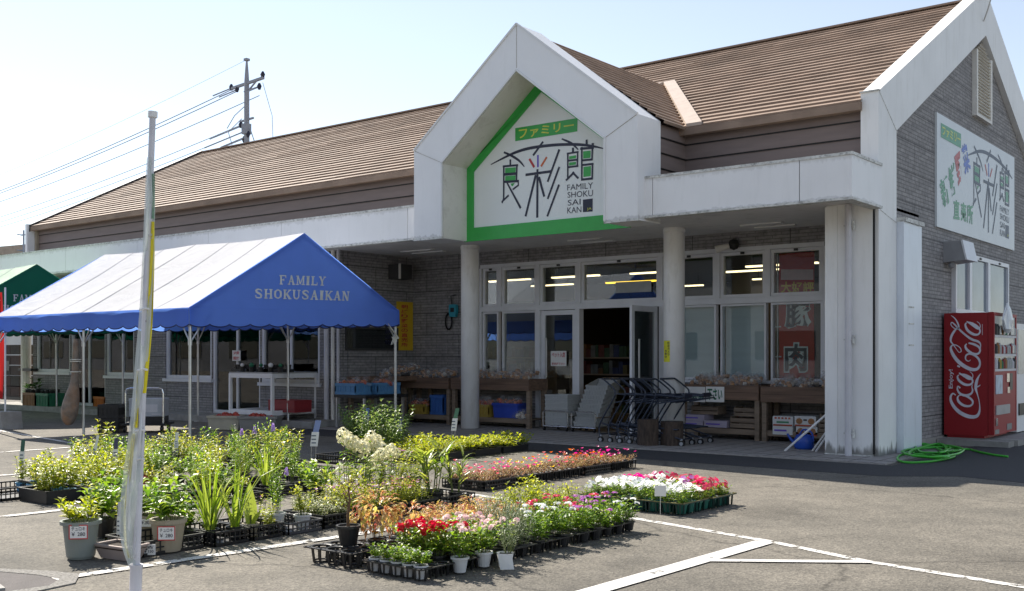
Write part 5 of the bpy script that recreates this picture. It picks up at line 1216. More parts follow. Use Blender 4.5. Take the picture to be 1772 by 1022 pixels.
M_wheelg = mat('grey caster', (0.35, 0.36, 0.38), 0.4)
def make_cart():
    T = thing('shopping_cart', 'navy shopping trolley', 'shopping trolley', (0, 0, 0.02)); w = 0.25
    m = MB()
    for s in (-w, w):
        pts = [(0.02, s, 0.10), (0.0, s, 0.2), (0.03, s, 0.34), (0.29, s, 0.74), (0.31, s, 0.82), (0.28, s, 0.88), (0.09, s*0.96, 1.02), (0.04, s*0.9, 1.035)]
        m.tube(smooth_path(pts, 4), 0.0135, 7)
        m.tube(smooth_path([(0.04, s*0.98, 0.33), (0.3, s*0.9, 0.24), (0.72, s*0.75, 0.12)], 4), 0.0125, 6)
    m.tube([(0.04, -w*0.9, 1.035), (0.04, w*0.9, 1.035)], 0.017, 8); m.tube([(0.02, -w, 0.14), (0.02, w, 0.14)], 0.012, 6); m.tube([(0.72, -w*0.75, 0.12), (0.72, w*0.75, 0.12)], 0.012, 6); m.build('frame', M_navy, T)
    for nm, zz, x0, x1 in (('upper_tray', 0.80, 0.30, 0.74), ('lower_tray', 0.30, 0.12, 0.66)):
        m = MB(); m.tube([(x0, -w, zz), (x1, -w*0.85, zz-0.03), (x1, w*0.85, zz-0.03), (x0, w, zz)], 0.011, 6)
        for j in range(4): y = -w*0.6+w*1.2*j/3; m.tube([(x0, y, zz), (x1, y, zz-0.03)], 0.006, 5)
        if zz > 0.5: m.tube([(x0+0.02, -w, zz-0.14), (x1+0.04, -w*0.85, zz-0.06), (x1+0.04, w*0.85, zz-0.06), (x0+0.02, w, zz-0.14)], 0.011, 6); m.box((x1-0.02, -w*0.5, zz-0.05), (x1+0.01, w*0.5, zz+0.02))
        m.build(nm, M_navy, T)
    for x, y in ((0.03, -w), (0.03, w), (0.72, -w*0.75), (0.72, w*0.75)):
        m = MB(); m.lathe([(0.028, -0.014), (0.052, -0.014), (0.052, 0.014), (0.028, 0.014)], (0, 0, 0), 14, 0, capb=True, capt=True); m.lathe([(0.03, -0.017), (0.03, 0.017)], (0, 0, 0), 10, 1, capt=True)
        m.v = [(x+a, y+c, 0.055+b) for a, b, c in m.v]; m.bar((x-0.01, y, 0.055), (x, y, 0.13), 0.035, 0.02, 1); m.build('wheel', [M_black, M_wheelg], T)
    return T
cart0 = make_cart(); b0 = on_ground(1052, 764)
cart_labels = ['leftmost navy shopping trolley of the nested row in front of the door', 'second navy shopping trolley from the left in the nested row', 'third navy shopping trolley of the nested row', 'fourth navy shopping trolley of the nested row', 'last navy shopping trolley of the nested row, behind the left tree stump', 'separate navy shopping trolley standing in front of the right column']
spots = [(b0.x+0.19*i, b0.y-0.02*i, -0.02+0.02*i) for i in range(5)] + [(on_ground(1150, 765).x, on_ground(1150, 765).y, 0.06)]
for i, (x, y, rz) in enumerate(spots):
    o = cart0 if i == 0 else copy_thing(cart0, (0, 0, 0))
    o.location = (x, y, 0.02); o.rotation_euler = (0, 0, rz); o['label'] = cart_labels[i]; o['group'] = 'navy shopping trolleys'
M_bark = mat('dark bark', (0.06, 0.042, 0.032), 0.9, var=0.5, scale=14, bump=1.0, bscale=22, stretch=(3, 3, 0.6))
def stump(px, r, h, label, seed):
    c = on_ground(px, 772); r_ = random.Random(seed); T = thing('tree_stump', label, 'stump', (c.x, c.y, 0.02)); m = MB(); n = 26; vs = []
    for z in (0, h*0.33, h*0.66, h):
        for k_ in range(n): q = 6.283*k_/n; rr_ = r*(1+0.05*math.sin(5*q+seed)+0.03*r_.uniform(-1, 1)+0.05*(1-z/h)); vs.append((rr_*math.cos(q), rr_*math.sin(q), z))
    m.add(vs, [(i*n+k_, i*n+(k_+1) % n, (i+1)*n+(k_+1) % n, (i+1)*n+k_) for i in range(3) for k_ in range(n)]); m.build('bark', M_bark, T, local=True)
    m = MB(); m.lathe([(0.001, h), (r*0.93, h), (r*0.98, h-0.012)], (0, 0, 0), 24, capb=False); m.build('cut_top', M_woodd, T, local=True)
stump(1121.5, 0.155, 0.40, 'dark tree stump seat in front of the nested trolleys, left of its pair', 1); stump(1163.5, 0.17, 0.37, 'wider dark tree stump seat in front of the right white column', 2)
# watering can, poles, hose
c = on_ground(1391, 779); WC = thing('watering_can', 'blue plastic watering can behind the leaning white poles', 'watering can', (c.x, c.y, 0.02)); M_canb = mat('blue can plastic', (0.015, 0.075, 0.42), 0.35)
m = MB(); m.lathe([(0.125, 0), (0.15, 0.03), (0.145, 0.15), (0.11, 0.21), (0.06, 0.225)], (0, 0, 0), 20, capt=True, sq=0.75); m.build('can_body', M_canb, WC, smooth=True, local=True)
m = MB(); m.tube([(-0.12, 0, 0.06), (-0.2, -0.01, 0.14), (-0.25, -0.02, 0.22)], [0.03, 0.02, 0.016], 8); m.build('spout', M_canb, WC, local=True)
m = MB(); m.tube(smooth_path([(-0.06, 0, 0.22), (0.0, 0, 0.29), (0.12, 0, 0.25), (0.15, 0, 0.12)], 4), 0.014, 7); m.build('handle', M_canb, WC, local=True)
def lean(p, q, label, r=0.016, dark=False):
    m = MB(); m.tube([p, q], r, 8); return tag(m.build('plastic_pole', mat('black pole', (0.03, 0.03, 0.04), 0.4) if dark else M_white), label, 'pole')
lean(on_ground(1358, 780, 0.02), on_y(1440, 708, 14.6), 'long white plastic pole leaning at a low angle on the pillar'); lean(on_ground(1412, 781, 0.02), on_y(1441, 739, 14.62), 'short white pole leaning steeply on the pillar, right of the watering can')
lean(on_ground(1406, 780, 0.02), on_y(1440, 733, 14.66), 'short white pole with a dark side just left of the steep one', 0.014); 
M_hose = mat('green garden hose', (0.05, 0.42, 0.03), 0.35, var=0.08)
hp = []; r_ = random.Random(12)
for i in range(150):
    t = i/150; q = t*6.283*6.3; a = 0.55+0.13*math.sin(t*31)+0.08*r_.uniform(-0.3, 0.3); px = 1611+9*math.sin(t*9.1)+66*math.cos(q+0.5*math.sin(t*23))*a*1.3*(0.8+0.3*math.sin(i*0.17)); py = 786.5+2.2*math.sin(t*13.7+1)+16*math.sin(q)*a*1.2*(0.85+0.3*math.sin(t*17))
    g_ = on_ground(px, py); hp.append((g_.x, g_.y, 0.02+0.012*(i/25)+0.006*math.sin(i*0.7)))
for px, py in ((1672, 779), (1695, 784), (1720, 789), (1744, 792)): g_ = on_ground(px, py); hp.append((g_.x, g_.y, 0.018))
m = MB(); m.tube(smooth_path(hp, 3), 0.0165, 7); tag(m.build('garden_hose', M_hose, smooth=True), 'bright green garden hose lying in loose coils beside the pillar', 'hose')
# ------------------------------------------------------------------ vending machines
M_vred = mat('vending red', (0.30, 0.006, 0.011), 0.5, var=0.04, scale=2); M_vlight = mat('lit display', (0.16, 0.17, 0.18), 0.3, var=0.5, scale=14, emit=(0.75, 0.85, 0.9, 0.05)); M_scr = mat('script white', (0.72, 0.70, 0.78), 0.4)
VX0, VX1, VY0, VZ0, VZ1 = -5.155, -4.40, 17.72, 0.1, 2.09; VY1 = 19.15
VM = thing('vending_machine', 'red drinks vending machine with big white script lettering on its side', 'vending machine', ((VX0+VX1)/2, (VY0+VY1)/2, VZ0))
m = MB(); m.box((VX0, VY0, VZ0+0.04), (VX1-0.09, VY1, VZ1)); m.box((VX0+0.04, VY0+0.03, VZ0), (VX1-0.15, VY1-0.03, VZ0+0.04)); m.build('cabinet', M_vred, VM)
m = MB(); m.box((VX1-0.084, VY0-0.006, VZ0+0.06), (VX1-0.02, VY1, VZ1+0.005)); m.box((VX1-0.02, VY0+0.0, VZ0+0.06), (VX1, VY0+0.05, VZ1)); m.box((VX1-0.02, VY1-0.05, VZ0+0.06), (VX1, VY1, VZ1)); m.box((VX1-0.02, VY0+0.05, VZ0+0.06), (VX1-0.004, VY1-0.05, 1.16)); m.box((VX1-0.02, VY0+0.05, VZ1-0.05), (VX1, VY1-0.05, VZ1)); m.build('door_panel', M_vred, VM)
m = MB(); m.box((VX1-0.02, VY0+0.05, 1.16), (VX1-0.015, VY1-0.05, VZ1-0.05)); m.build('display_window', M_vlight, VM)
for z in (1.16, 1.40, 1.70): m = MB(); m.box((VX1-0.015, VY0+0.05, z), (VX1+0.004, VY1-0.05, z+0.035)); m.build('display_shelf', M_pvc, VM)
r_ = random.Random(2); cols = [M_pvc, M_crateb2, M_crater, M_crateg, M_cratey, M_black, M_carto, M_steel, M_basket]
for z in (1.20, 1.44, 1.74):
    for i in range(11):
        y = VY0+0.12+0.115*i; m = MB(); h = 0.13+0.05*r_.random(); m.lathe([(0.03, 0), (0.033, 0.01), (0.033, h*0.75), (0.014, h*0.9), (0.014, h)], (VX1-0.005, y, z), 8, capt=True); m.build('sample_bottle', r_.choice(cols), VM)
m = MB(); m.box((VX1-0.004, VY0+0.1, 0.80), (VX1+0.006, VY0+0.5, 1.10)); m.build('poster', mat('pale blue poster', (0.4, 0.5, 0.62), 0.4, var=0.3, scale=8), VM)
m = MB(); m.box((VX1-0.004, VY0+0.75, 0.98), (VX1+0.012, VY0+0.92, 1.12)); m.box((VX1-0.004, VY0+0.95, 0.85), (VX1+0.012, VY0+1.12, 1.12), 1); m.box((VX1-0.004, VY0+0.8, 0.80), (VX1+0.01, VY0+0.95, 0.9), 0); m.build('coin_panel', [M_chrome, M_black], VM)
m = MB(); m.box((VX1-0.004, VY0+0.1, 0.47), (VX1+0.012, VY0+0.95, 0.62)); m.build('delivery_flap', mat('flap grey', (0.33, 0.34, 0.35), 0.35), VM)
m = MB(); m.box((VX1-0.004, VY0+0.08, 0.3), (VX1+0.01, VY0+0.2, 0.42)); m.build('lock', M_chrome, VM)
m = MB(); m.box((VX1-0.004, VY0+0.06, 0.17), (VX1+0.004, VY0+0.3, 0.24)); m.box((VX1-0.004, VY0+0.8, 0.2), (VX1+0.004, VY0+1.1, 0.3)); m.build('worn_sticker', M_conc, VM)
# script logo: brush strokes measured on the enlarged side panel
def vp(x, y): return Vector((VX0 + (x-22)/(390-22)*(VX1-0.09-VX0), VY0, VZ0+0.04 + (985-y)/(985-12)*(VZ1-VZ0-0.04)))
SC = [[(122,668,9),(98,655,12),(79,680,16),(84,722,22),(118,772,27),(170,812,30),(235,835,30),(292,832,26),(318,800,17),(323,755,9),(316,700,7),(303,655,10),(290,610,20),(296,560,22),(312,520,12),(331,492,3)],
 [(300,600,12),(322,588,7),(327,580,2)],
 [(150,668,8),(137,690,14),(150,722,20),(190,748,20),(235,752,17),(262,735,13),(262,708,16),(230,682,18),(185,664,16),(152,668,8)],
 [(160,610,14),(140,596,9),(137,625,13),(160,655,18),(205,668,20),(248,655,16),(264,628,12),(258,600,7),(262,580,5)],
 [(150,505,7),(137,520,13),(150,550,19),(195,580,21),(240,582,16),(264,560,13),(250,528,16),(200,505,17),(155,500,8)], [(150,490,9),(190,512,18),(235,535,20),(262,528,9),(264,500,6),(240,478,4)],
 [(135,432,14),(158,442,14)],
 [(170,318,8),(160,290,7),(125,268,7),(95,268,10),(80,290,17),(92,330,24),(130,385,28),(185,430,30),(250,460,28),(300,458,22),(324,425,15),(318,385,17),(285,352,17),(240,338,14),(210,350,13),(206,380,10),(228,396,8),(248,385,4)],
 [(170,318,8),(150,325,6),(128,300,5),(100,262,9),(80,235,14),(86,195,18),(115,150,16),(140,128,7)],
 [(215,258,8),(203,275,14),(218,305,20),(262,335,20),(305,338,16),(326,315,13),(316,285,16),(275,262,18),(230,252,12)],
 [(328,300,5),(329,262,10),(308,240,17),(255,222,18),(195,180,16),(145,135,14),(110,100,11),(88,86,9),(82,105,7),(105,130,7),(138,140,9),(148,118,12),(132,78,11),(108,48,8),(82,30,3)],
 [(215,90,8),(203,108,14),(222,150,20),(268,182,20),(308,185,15),(326,160,12),(310,128,16),(262,98,18),(222,86,10)], [(215,80,8),(262,108,18),(308,138,18),(327,125,7),(322,100,5),(300,82,4)]]
m = MB(); lay = 0.002
for q in SC: lay += 0.0003; pp = smooth_path(q, 5); stroke(m, [vp(a, b) for a, b, w in pp], [max(0.003, w*0.00196) for a, b, w in pp], NY, lay)
m.build('script_lettering', M_scr, VM)
m = MB(); text_on(m, 'Enjoy!', [vp(62, 615), vp(62, 462), vp(106, 462), vp(106, 615)], (0, -0.003, 0), bold=0.015); m.build('small_lettering', M_scr, VM); MB().bar(vp(344, 190)+Vector((0, -0.002, 0)), vp(344, 104)+Vector((0, -0.002, 0)), 0.006, 0.002).build('fine_print', M_scr, VM)
V2 = thing('vending_machine', 'grey white vending machine at the right edge behind the red one', 'vending machine', (-4.75, 19.9, 0.1))
m = MB(); m.box((-5.15, 19.25, 0.12), (-4.42, 20.5, 1.95)); m.build('cabinet', M_white, V2)
m = MB(); m.box((-4.419, 19.3, 1.1), (-4.41, 20.4, 1.85)); m.build('display_window', M_vlight, V2)
m = MB(); m.box((-4.419, 19.35, 0.4), (-4.40, 20.3, 0.6)); m.build('delivery_flap', M_black, V2)
m = MB(); m.box((-5.16, 17.35, 0), (-4.1, 17.7, 0.09)); m.box((-5.16, 17.72, 0), (-4.05, 20.6, 0.098)); tag(m.build('machine_plinth', M_conc), 'concrete slab under the vending machines', 'slab')
# bags hung over the red machine's top
for i, (px, py, lab) in enumerate(((1740, 548, 'white plastic bag hanging at the top of the red vending machine'),)):
    c = on_x(px, py, VX1+0.06); m = MB(); r_ = random.Random(i); n = 14; vs = []
    for rr_, z in ((0.02, 0.22), (0.1, 0.12), (0.17, -0.05), (0.15, -0.2), (0.05, -0.26)):
        for k_ in range(n): q = 6.283*k_/n; j = 1+0.3*r_.uniform(-1, 1); vs.append((c.x+0.3*rr_*j*math.cos(q)+0.03, c.y+rr_*j*math.sin(q)*1.5, c.z+z))
    m.add(vs, [(a*n+k_, a*n+(k_+1) % n, (a+1)*n+(k_+1) % n, (a+1)*n+k_) for a in range(4) for k_ in range(n)]); tag(m.build('plastic_bag', film_mat('white bag', (0.75, 0.77, 0.8), 0.8)), lab, 'bag')
# ------------------------------------------------------------------ notices and fittings on the front
ya, yb = yat(686, XS), yat(717.5, XS)
zt, zb = on_x(700, 522, XS).z, on_x(700, 606, XS).z; yb = min(yb, 16.56); YP = thing('yellow_poster', 'tall yellow poster with vertical lettering in the dark corner', 'poster', (XS, (ya+yb)/2, zb))
m = MB(); m.box((XS, ya, zb), (XS+0.02, yb, zt)); m.build('board', mat('poster yellow', (0.66, 0.42, 0.015), 0.5, var=0.06), YP)
m = MB(); hh = zt-zb
for i, ch in enumerate('朝どり野菜の直売所'):
    z = zt-0.06*hh-hh*0.88*i/9; m1 = [(XS, yb-0.36, z), (XS, yb-0.16, z), (XS, yb-0.16, z-hh*0.08), (XS, yb-0.36, z-hh*0.08)]; text_on(m, ch, m1, (0.023, 0, 0), bold=0.02)
m.build('lettering', M_red, YP); m = MB()
for i, ch in enumerate('生鮮新鮮農産物'):
    z = zt-0.16*hh-hh*0.74*i/7; m1 = [(XS, yb-0.85, z), (XS, yb-0.66, z), (XS, yb-0.66, z-hh*0.085), (XS, yb-0.85, z-hh*0.085)]; text_on(m, ch, m1, (0.023, 0, 0), bold=0.02)
m.build('lettering', M_ink, YP)
c = on_y(788, 535, YW); HT = thing('hanging_light', 'turquoise work light with black cord hung on the dark brick wall', 'work light', (c.x, YW-0.06, c.z-0.2))
m = MB(); m.prism([(c.x-0.07, c.z-0.16), (c.x+0.07, c.z-0.16), (c.x+0.1, c.z-0.05), (c.x+0.09, c.z+0.1), (c.x-0.09, c.z+0.1), (c.x-0.1, c.z-0.05)], 'y', YW-0.10, YW-0.02); m.build('lamp_case', mat('turquoise plastic', (0.03, 0.32, 0.42), 0.4), HT)
m = MB(); m.box((c.x-0.05, YW-0.105, c.z-0.06), (c.x+0.05, YW-0.10, c.z+0.03)); m.build('lens', M_black, HT)
m = MB(); m.tube([(c.x-0.05, YW-0.05, c.z+0.1), (c.x-0.08, YW-0.05, c.z+0.28), (c.x+0.02, YW-0.02, c.z+0.3)], 0.012, 6)
m.tube([(c.x-0.15+0.09*math.cos(t), YW-0.04, c.z-0.25+0.17*math.sin(t)) for t in [i*0.45 for i in range(29)]], 0.018, 6); m.build('cord', M_black, HT)
c = on_y(1268, 424, YW); SP = thing('spotlight', 'small white spotlight with dark mount above the right shop window', 'spotlight', (c.x, YW-0.1, c.z))
m = MB(); m.ball((c.x+0.08, YW-0.12, c.z+0.0), 0.1); m.tube([(c.x+0.08, YW-0.12, c.z), (c.x-0.05, YW-0.2, c.z-0.04)], 0.03, 8); m.build('mount', M_black, SP)
m = MB(); m.tube([(c.x+0.02, YW-0.18, c.z-0.03), (c.x-0.17, YW-0.3, c.z-0.09)], [0.045, 0.065], 12); m.build('lamp_head', M_revl, SP)
# pork banner inside the right window
Yb = YW+0.16; bx_0, bx_1 = xat(1348, Yb), xat(1409, Yb); zt = 3.12; PK = thing('window_banner', 'tall red banner with black pork characters hanging inside the right shop window', 'banner', ((bx_0+bx_1)/2, Yb, 0.9))
m = MB(); vs = []
for i in range(9):
    for j in range(21): vs.append((bx_0+(bx_1-bx_0)*i/8, Yb+0.012*math.sin(i*0.9+j*0.35), 0.9+(zt-0.9)*j/20))
m.add(vs, [(i*21+j, (i+1)*21+j, (i+1)*21+j+1, i*21+j+1) for i in range(8) for j in range(20)]); m.build('cloth', cloth_mat('banner red', (0.5, 0.025, 0.02), 0.2), PK, smooth=True)
def bq(x0, x1, y0, y1): return [on_y(x0, y0, Yb), on_y(x1, y0, Yb), on_y(x1, y1, Yb), on_y(x0, y1, Yb)]
m = MB()
for body, qq in (('豚', bq(1358, 1405, 520, 569)), ('肉', bq(1357, 1399, 592, 645))): text_on(m, body, qq, (0, -0.018, 0), bold=0.075)
m.build('lettering_outline', M_paper, PK)
m = MB()
for body, qq in (('豚', bq(1360, 1403, 522, 567)), ('肉', bq(1359, 1397, 594.5, 642.5))): text_on(m, body, qq, (0, -0.022, 0), bold=0.025)
m.build('lettering', M_ink, PK)
m = MB(); text_on(m, '大好評', bq(1352, 1409, 487, 507), (0, -0.018, 0), bold=0.02); m.build('lettering', mat('banner yellow', (0.7, 0.5, 0.02), 0.5), PK)
m = MB(); q = bq(1352, 1408, 466, 484); m.quad(*[v + Vector((0, -0.015, 0)) for v in q]); m.build('white_band', mat('banner pink white', (0.62, 0.42, 0.44), 0.6), PK)
m = MB()
for y in (513, 565, 617): c = on_y(1344, y, Yb); m.tube([(c.x-0.02, Yb, c.z), (c.x+0.08, Yb, c.z)], 0.012, 6)
m.tube([(bx_0-0.03, Yb+0.01, 0.9), (bx_0-0.03, Yb+0.01, zt)], 0.012, 6); m.build('banner_pole', M_white, PK)
def notice(px0, px1, py0, py1, Y, body, mts, label, name='notice'):
    T = thing(name, label, 'notice', on_y((px0+px1)/2, py1, Y)); q = [on_y(px0, py0, Y), on_y(px1, py0, Y), on_y(px1, py1, Y), on_y(px0, py1, Y)]
    m = MB(); m.box((q[3].x, Y, q[3].z), (q[1].x, Y+0.004, q[1].z)); m.build('paper', mts[0], T)
    h = (py1-py0)/max(1, len(body)); m = MB()
    for i, b in enumerate(body):
        if b: text_on(m, b, [on_y(px0+2, py0+h*i+h*0.15, Y), on_y(px1-2, py0+h*i+h*0.15, Y), on_y(px1-2, py0+h*i+h*0.85, Y), on_y(px0+2, py0+h*i+h*0.85, Y)], (0, -0.004, 0), bold=0.03)
    if m.v: m.build('lettering', mts[1], T)
notice(953, 980, 607, 633, ins-0.0, ['ペット入店', '御遠慮下さい'], (M_paper, M_redf), 'white notice with dark red lettering on the glass door')
notice(1065, 1127, 485, 507, ins+0.02, [], (mat('frosted paper', (0.4, 0.42, 0.42), 0.8), M_ink), 'blank pale paper sheet on the upper pane over the doorway')
notice(402, 416, 606, 624, YL-0.01, ['注意', '開放'], (M_paper, M_redf), 'small white notice with red lettering on the wing door')
Yc = 15.45-0.178; T = thing('yellow_notice', 'narrow yellow notice with black lettering on the right white column', 'notice', on_y(1153, 626, Yc)); m = MB(); cxc = COL2X
def oncol(px, py, rr_=0.178):
    p0 = on_y(px, py, 15.45); dx = p0.x-cxc
    # intersect the view line with the column surface
    v = ray(px, py); a_ = v.x*v.x+v.y*v.y; b_ = -2*(v.x*cxc+v.y*15.45); c_ = cxc*cxc+15.45**2-rr_*rr_; t = (-b_-math.sqrt(max(0, b_*b_-4*a_*c_)))/(2*a_); return _C+v*t
vs = []
for i in range(4):
    for y in (589, 626): vs.append(oncol(1148.9+i*3.4, y))
m.add(vs, [(2*i, 2*i+2, 2*i+3, 2*i+1) for i in range(3)]); m.build('paper', mat('notice yellow', (0.75, 0.72, 0.02), 0.5), T)
m = MB()
for ch, x, y in (('防', 1155, 591), ('犯', 1155, 596), ('カ', 1155, 601), ('メ', 1155, 606), ('ラ', 1155, 611), ('作', 1150.5, 605), ('動', 1150.5, 610), ('中', 1150.5, 615)): text_on(m, ch, [oncol(x, y, 0.181), oncol(x+3.6, y, 0.181), oncol(x+3.6, y+4.4, 0.181), oncol(x, y+4.4, 0.181)], (0, 0, 0), bold=0.02)
m.build('lettering', M_ink, T)
# shelving with goods in the shop
r_ = random.Random(31); gm = [mat('goods %d' % i, tuple(v*0.25 for v in c), 0.5, var=0.3, scale=9) for i, c in enumerate(((0.5, 0.4, 0.1), (0.4, 0.08, 0.05), (0.1, 0.25, 0.1), (0.5, 0.5, 0.48), (0.1, 0.15, 0.4), (0.45, 0.2, 0.05)))]
for i, (x, y, lab) in enumerate(((-14.3, 18.2, 'shelf of mixed goods inside the shop behind the left window'), (-12.4, 18.6, 'shelf of mixed goods inside the shop behind the glass door'), (-10.6, 20.6, 'shelf of mixed goods at the back of the open doorway'))):
    T = thing('goods_shelf', lab, 'shelf', (x, y, 0.012)); m = MB()
    for z in (0.2, 0.6, 1.0, 1.35): m.box((x-0.75, y, z), (x+0.75, y+0.45, z+0.03))
    for xx in (x-0.77, x+0.75): m.box((xx, y, 0.012), (xx+0.02, y+0.45, 1.5))
    m.build('shelf_frame', M_woodl, T); m = MB()
    for z in (0.23, 0.63, 1.03, 1.38):
        xx = x-0.72
        while xx < x+0.65: w = r_.uniform(0.07, 0.16); m.box((xx, y+0.04, z), (xx+w*0.92, y+0.3, z+r_.uniform(0.12, 0.28)), r_.randrange(6)); xx += w
    tag(m.build('goods', gm, T), kind='stuff')
# ------------------------------------------------------------------ far things: power poles with lines, low house
M_pole = mat('concrete pole', (0.30, 0.31, 0.35), 0.7, var=0.06); M_wire = mat('wire', (0.30, 0.34, 0.42), 0.6)
DU = 43.0
def utility(px, D, label, ybase, k):
    b = at_depth(px, 616, D); B = Vector((b.x, b.y, 0)); T = thing('utility_pole', label, 'utility pole', B)
    Z = lambda y: at_depth(px, y, DU).z
    m = MB(); m.tube([B, B+Vector((0, 0, Z(180))), B+Vector((0, 0, Z(140)))], [0.145, 0.105, 0.10], 14); m.tube([B+Vector((0, 0, Z(140))), B+Vector((0, 0, Z(126))), B+Vector((0, 0, Z(106)))], [0.10, 0.08, 0.04], 10); m.box((B.x-0.09, B.y-0.09, Z(105)), (B.x+0.09, B.y+0.09, Z(101))); m.build('pole', M_pole, T)
    ax = (_r*0.9 - _d*0.9).normalized(); z1 = Z(144); arms = []
    m = MB(); m.bar(B+Vector((0, 0, z1))-ax*1.25, B+Vector((0, 0, z1))+ax*1.25, 0.1, 0.1); m.bar(B+Vector((0, 0, Z(207)))-ax*0.5, B+Vector((0, 0, Z(207)))+ax*0.5, 0.07, 0.07); m.bar(B+Vector((0, 0, Z(160))), B+Vector((0, 0, z1))+ax*0.8, 0.05, 0.05); m.bar(B+Vector((0, 0, z1-0.3))-ax*0.2, B+Vector((0, 0, z1-0.3))+ax*1.0, 0.05, 0.05); m.build('crossarm', M_pole, T)
    for s, z, l in ((-1.3, z1+0.02, 0.9), (-0.8, z1-0.12, 0.9), (-0.45, Z(215), 1.6), (-0.25, Z(226), 2.0), (-0.05, Z(236), 1.3), (0.9, z1-0.3, 0.6)): p = B+ax*s+Vector((0, 0, z)); MB().tube([p, p-_r*l*0.8-Vector((0, 0, l*0.33))], 0.03, 5).build('cable_end', M_wire, T)
    MB().tube([B+Vector((0, 0, Z(180))), B+Vector((0, 0, Z(200)))-_r*0.5, B+Vector((0, 0, Z(222)))-_r*0.8], 0.018, 5).build('cable_end', M_wire, T); MB().tube([B+Vector((0, 0, Z(205)))-_r*0.2, B+Vector((0, 0, Z(228)))-_r*0.75, B+Vector((0, 0, Z(250)))-_r*0.6], 0.018, 5).build('cable_end', M_wire, T)
    m = MB()
    for s, z in ((-1.2, z1+0.05), (-0.75, z1-0.1), (0.95, z1-0.3), (1.2, z1+0.12), (-0.45, Z(213)), (-0.2, Z(225)), (0.1, Z(233)), (-0.2, Z(240))): p = B+ax*s+Vector((0, 0, z)); m.tube([p+Vector((0, 0, -0.12)), p+Vector((0, 0, 0.02)), p+Vector((0, 0, 0.14))], [0.05, 0.1, 0.04], 7)
    m.build('insulator', M_ink, T)
    m = MB(); m.box((B.x-0.15, B.y-0.15, Z(232)), (B.x+0.13, B.y+0.13, Z(214))); m.build('clamp_band', M_pole, T)
    return B, ax, Z
B1, ax1, Z = utility(427, DU, 'grey utility pole with crossarms rising behind the shop roof', 250, 1)
far = at_depth(-300, 616, 98); B2 = Vector((far.x, far.y, 0))
FP = thing('utility_pole', 'distant utility pole beyond the left edge carrying the same lines', 'utility pole', B2); m = MB(); m.tube([B2, B2+Vector((0, 0, Z(105)))], [0.21, 0.08], 10); m.build('pole', M_pole, FP); m = MB(); m.bar(B2+Vector((0, 0, Z(144)))-ax1*1.25, B2+Vector((0, 0, Z(144)))+ax1*1.25, 0.1, 0.1); m.build('crossarm', M_pole, FP)
labs = ['topmost thin overhead line running left from the utility pole tip', 'upper overhead line from the left end of the crossarm', 'second overhead line just under the upper one', 'third overhead line from the right end of the crossarm', 'upper of the low slack overhead lines', 'middle of the low slack overhead lines', 'lowest slack overhead line above the roof edge']
for i, (s, y, w) in enumerate(((0, 103, 0.01), (-1.25, 146, 0.028), (-0.8, 152, 0.028), (0.95, 172, 0.024), (-0.45, 213, 0.022), (-0.2, 226, 0.02), (0.05, 238, 0.02))):
    p = B1+ax1*s+Vector((0, 0, Z(y))); q_ = B2+ax1*s+Vector((0, 0, Z(y))); L = (q_-p).length; pts = [p.lerp(q_, t/24)-Vector((0, 0, 4*1.1*(t/24)*(1-t/24))) for t in range(25)]
    m = MB(); m.tube(pts, w*0.72, 5); tag(m.build('power_line', M_wire), labs[i], 'power line')
# drop wires on the right of the pole
m = MB(); p0 = B1+ax1*1.2+Vector((0, 0, Z(152))); m.tube([p0, at_depth(471, 200, DU+0.5), at_depth(473, 262, DU+1)], 0.012, 4); m.tube([B1+Vector((0.2, 0, Z(222))), at_depth(446, 262, DU)], 0.02, 5)
tag(m.build('drop_wire', M_wire), 'thin drop wires on the right side of the utility pole', 'wire')
c = at_depth(-60, 616, 75); HS = thing('low_house', 'distant low house with pale walls and tan roof at the left edge', 'house', (c.x, c.y, 0))
zr, zt = at_depth(0, 455, 75).z, at_depth(0, 436, 75).z
m = MB(); m.box((c.x-9, c.y-4, 0), (c.x+8, c.y+4, zr)); m.build('wall', M_revl, HS); m = MB(); m.prism([(c.y-4.6, zr), (c.y, zt), (c.y+4.6, zr)], 'x', c.x-9.6, c.x+8.6); m.build('roof', mat('tan roof', (0.42, 0.34, 0.27), 0.7), HS)
AN = at_depth(41, 440, 60); m = MB(); m.tube([(AN.x, AN.y, 0), (AN.x, AN.y, at_depth(41, 398, 60).z)], 0.05, 6)
for y in (406, 433): a = at_depth(34, y, 60); b = at_depth(46, y, 60); m.tube([a, b], 0.03, 5); m.tube([a-_d*0.3, a+_d*0.3], 0.03, 5)
tag(m.build('antenna_mast', M_wire), 'thin antenna mast rising beyond the left end of the roof', 'antenna')
# ------------------------------------------------------------------ unseen depot added behind the camera to keep bright sky off the shop glass
BLK = thing('reflection_blocker', 'unseen long low grey block added across the car park to darken the window reflections', 'building', (-60, -34, 0)); M_blk = mat('blocker wall', (0.3, 0.3, 0.31), 0.8, var=0.2, scale=0.4)
MB().box((-150, -44, 0), (25, -30, 8.2)).build('wall', M_blk, BLK); MB().prism([(-44.6, 8.2), (-37, 10.4), (-29.4, 8.2)], 'x', -150.5, 25.5).build('roof', M_siding, BLK)
for i in range(20): MB().box((-145+8.2*i, -30.03, 1.2), (-141+8.2*i, -29.97, 3.0)).build('window', M_vglass, BLK)
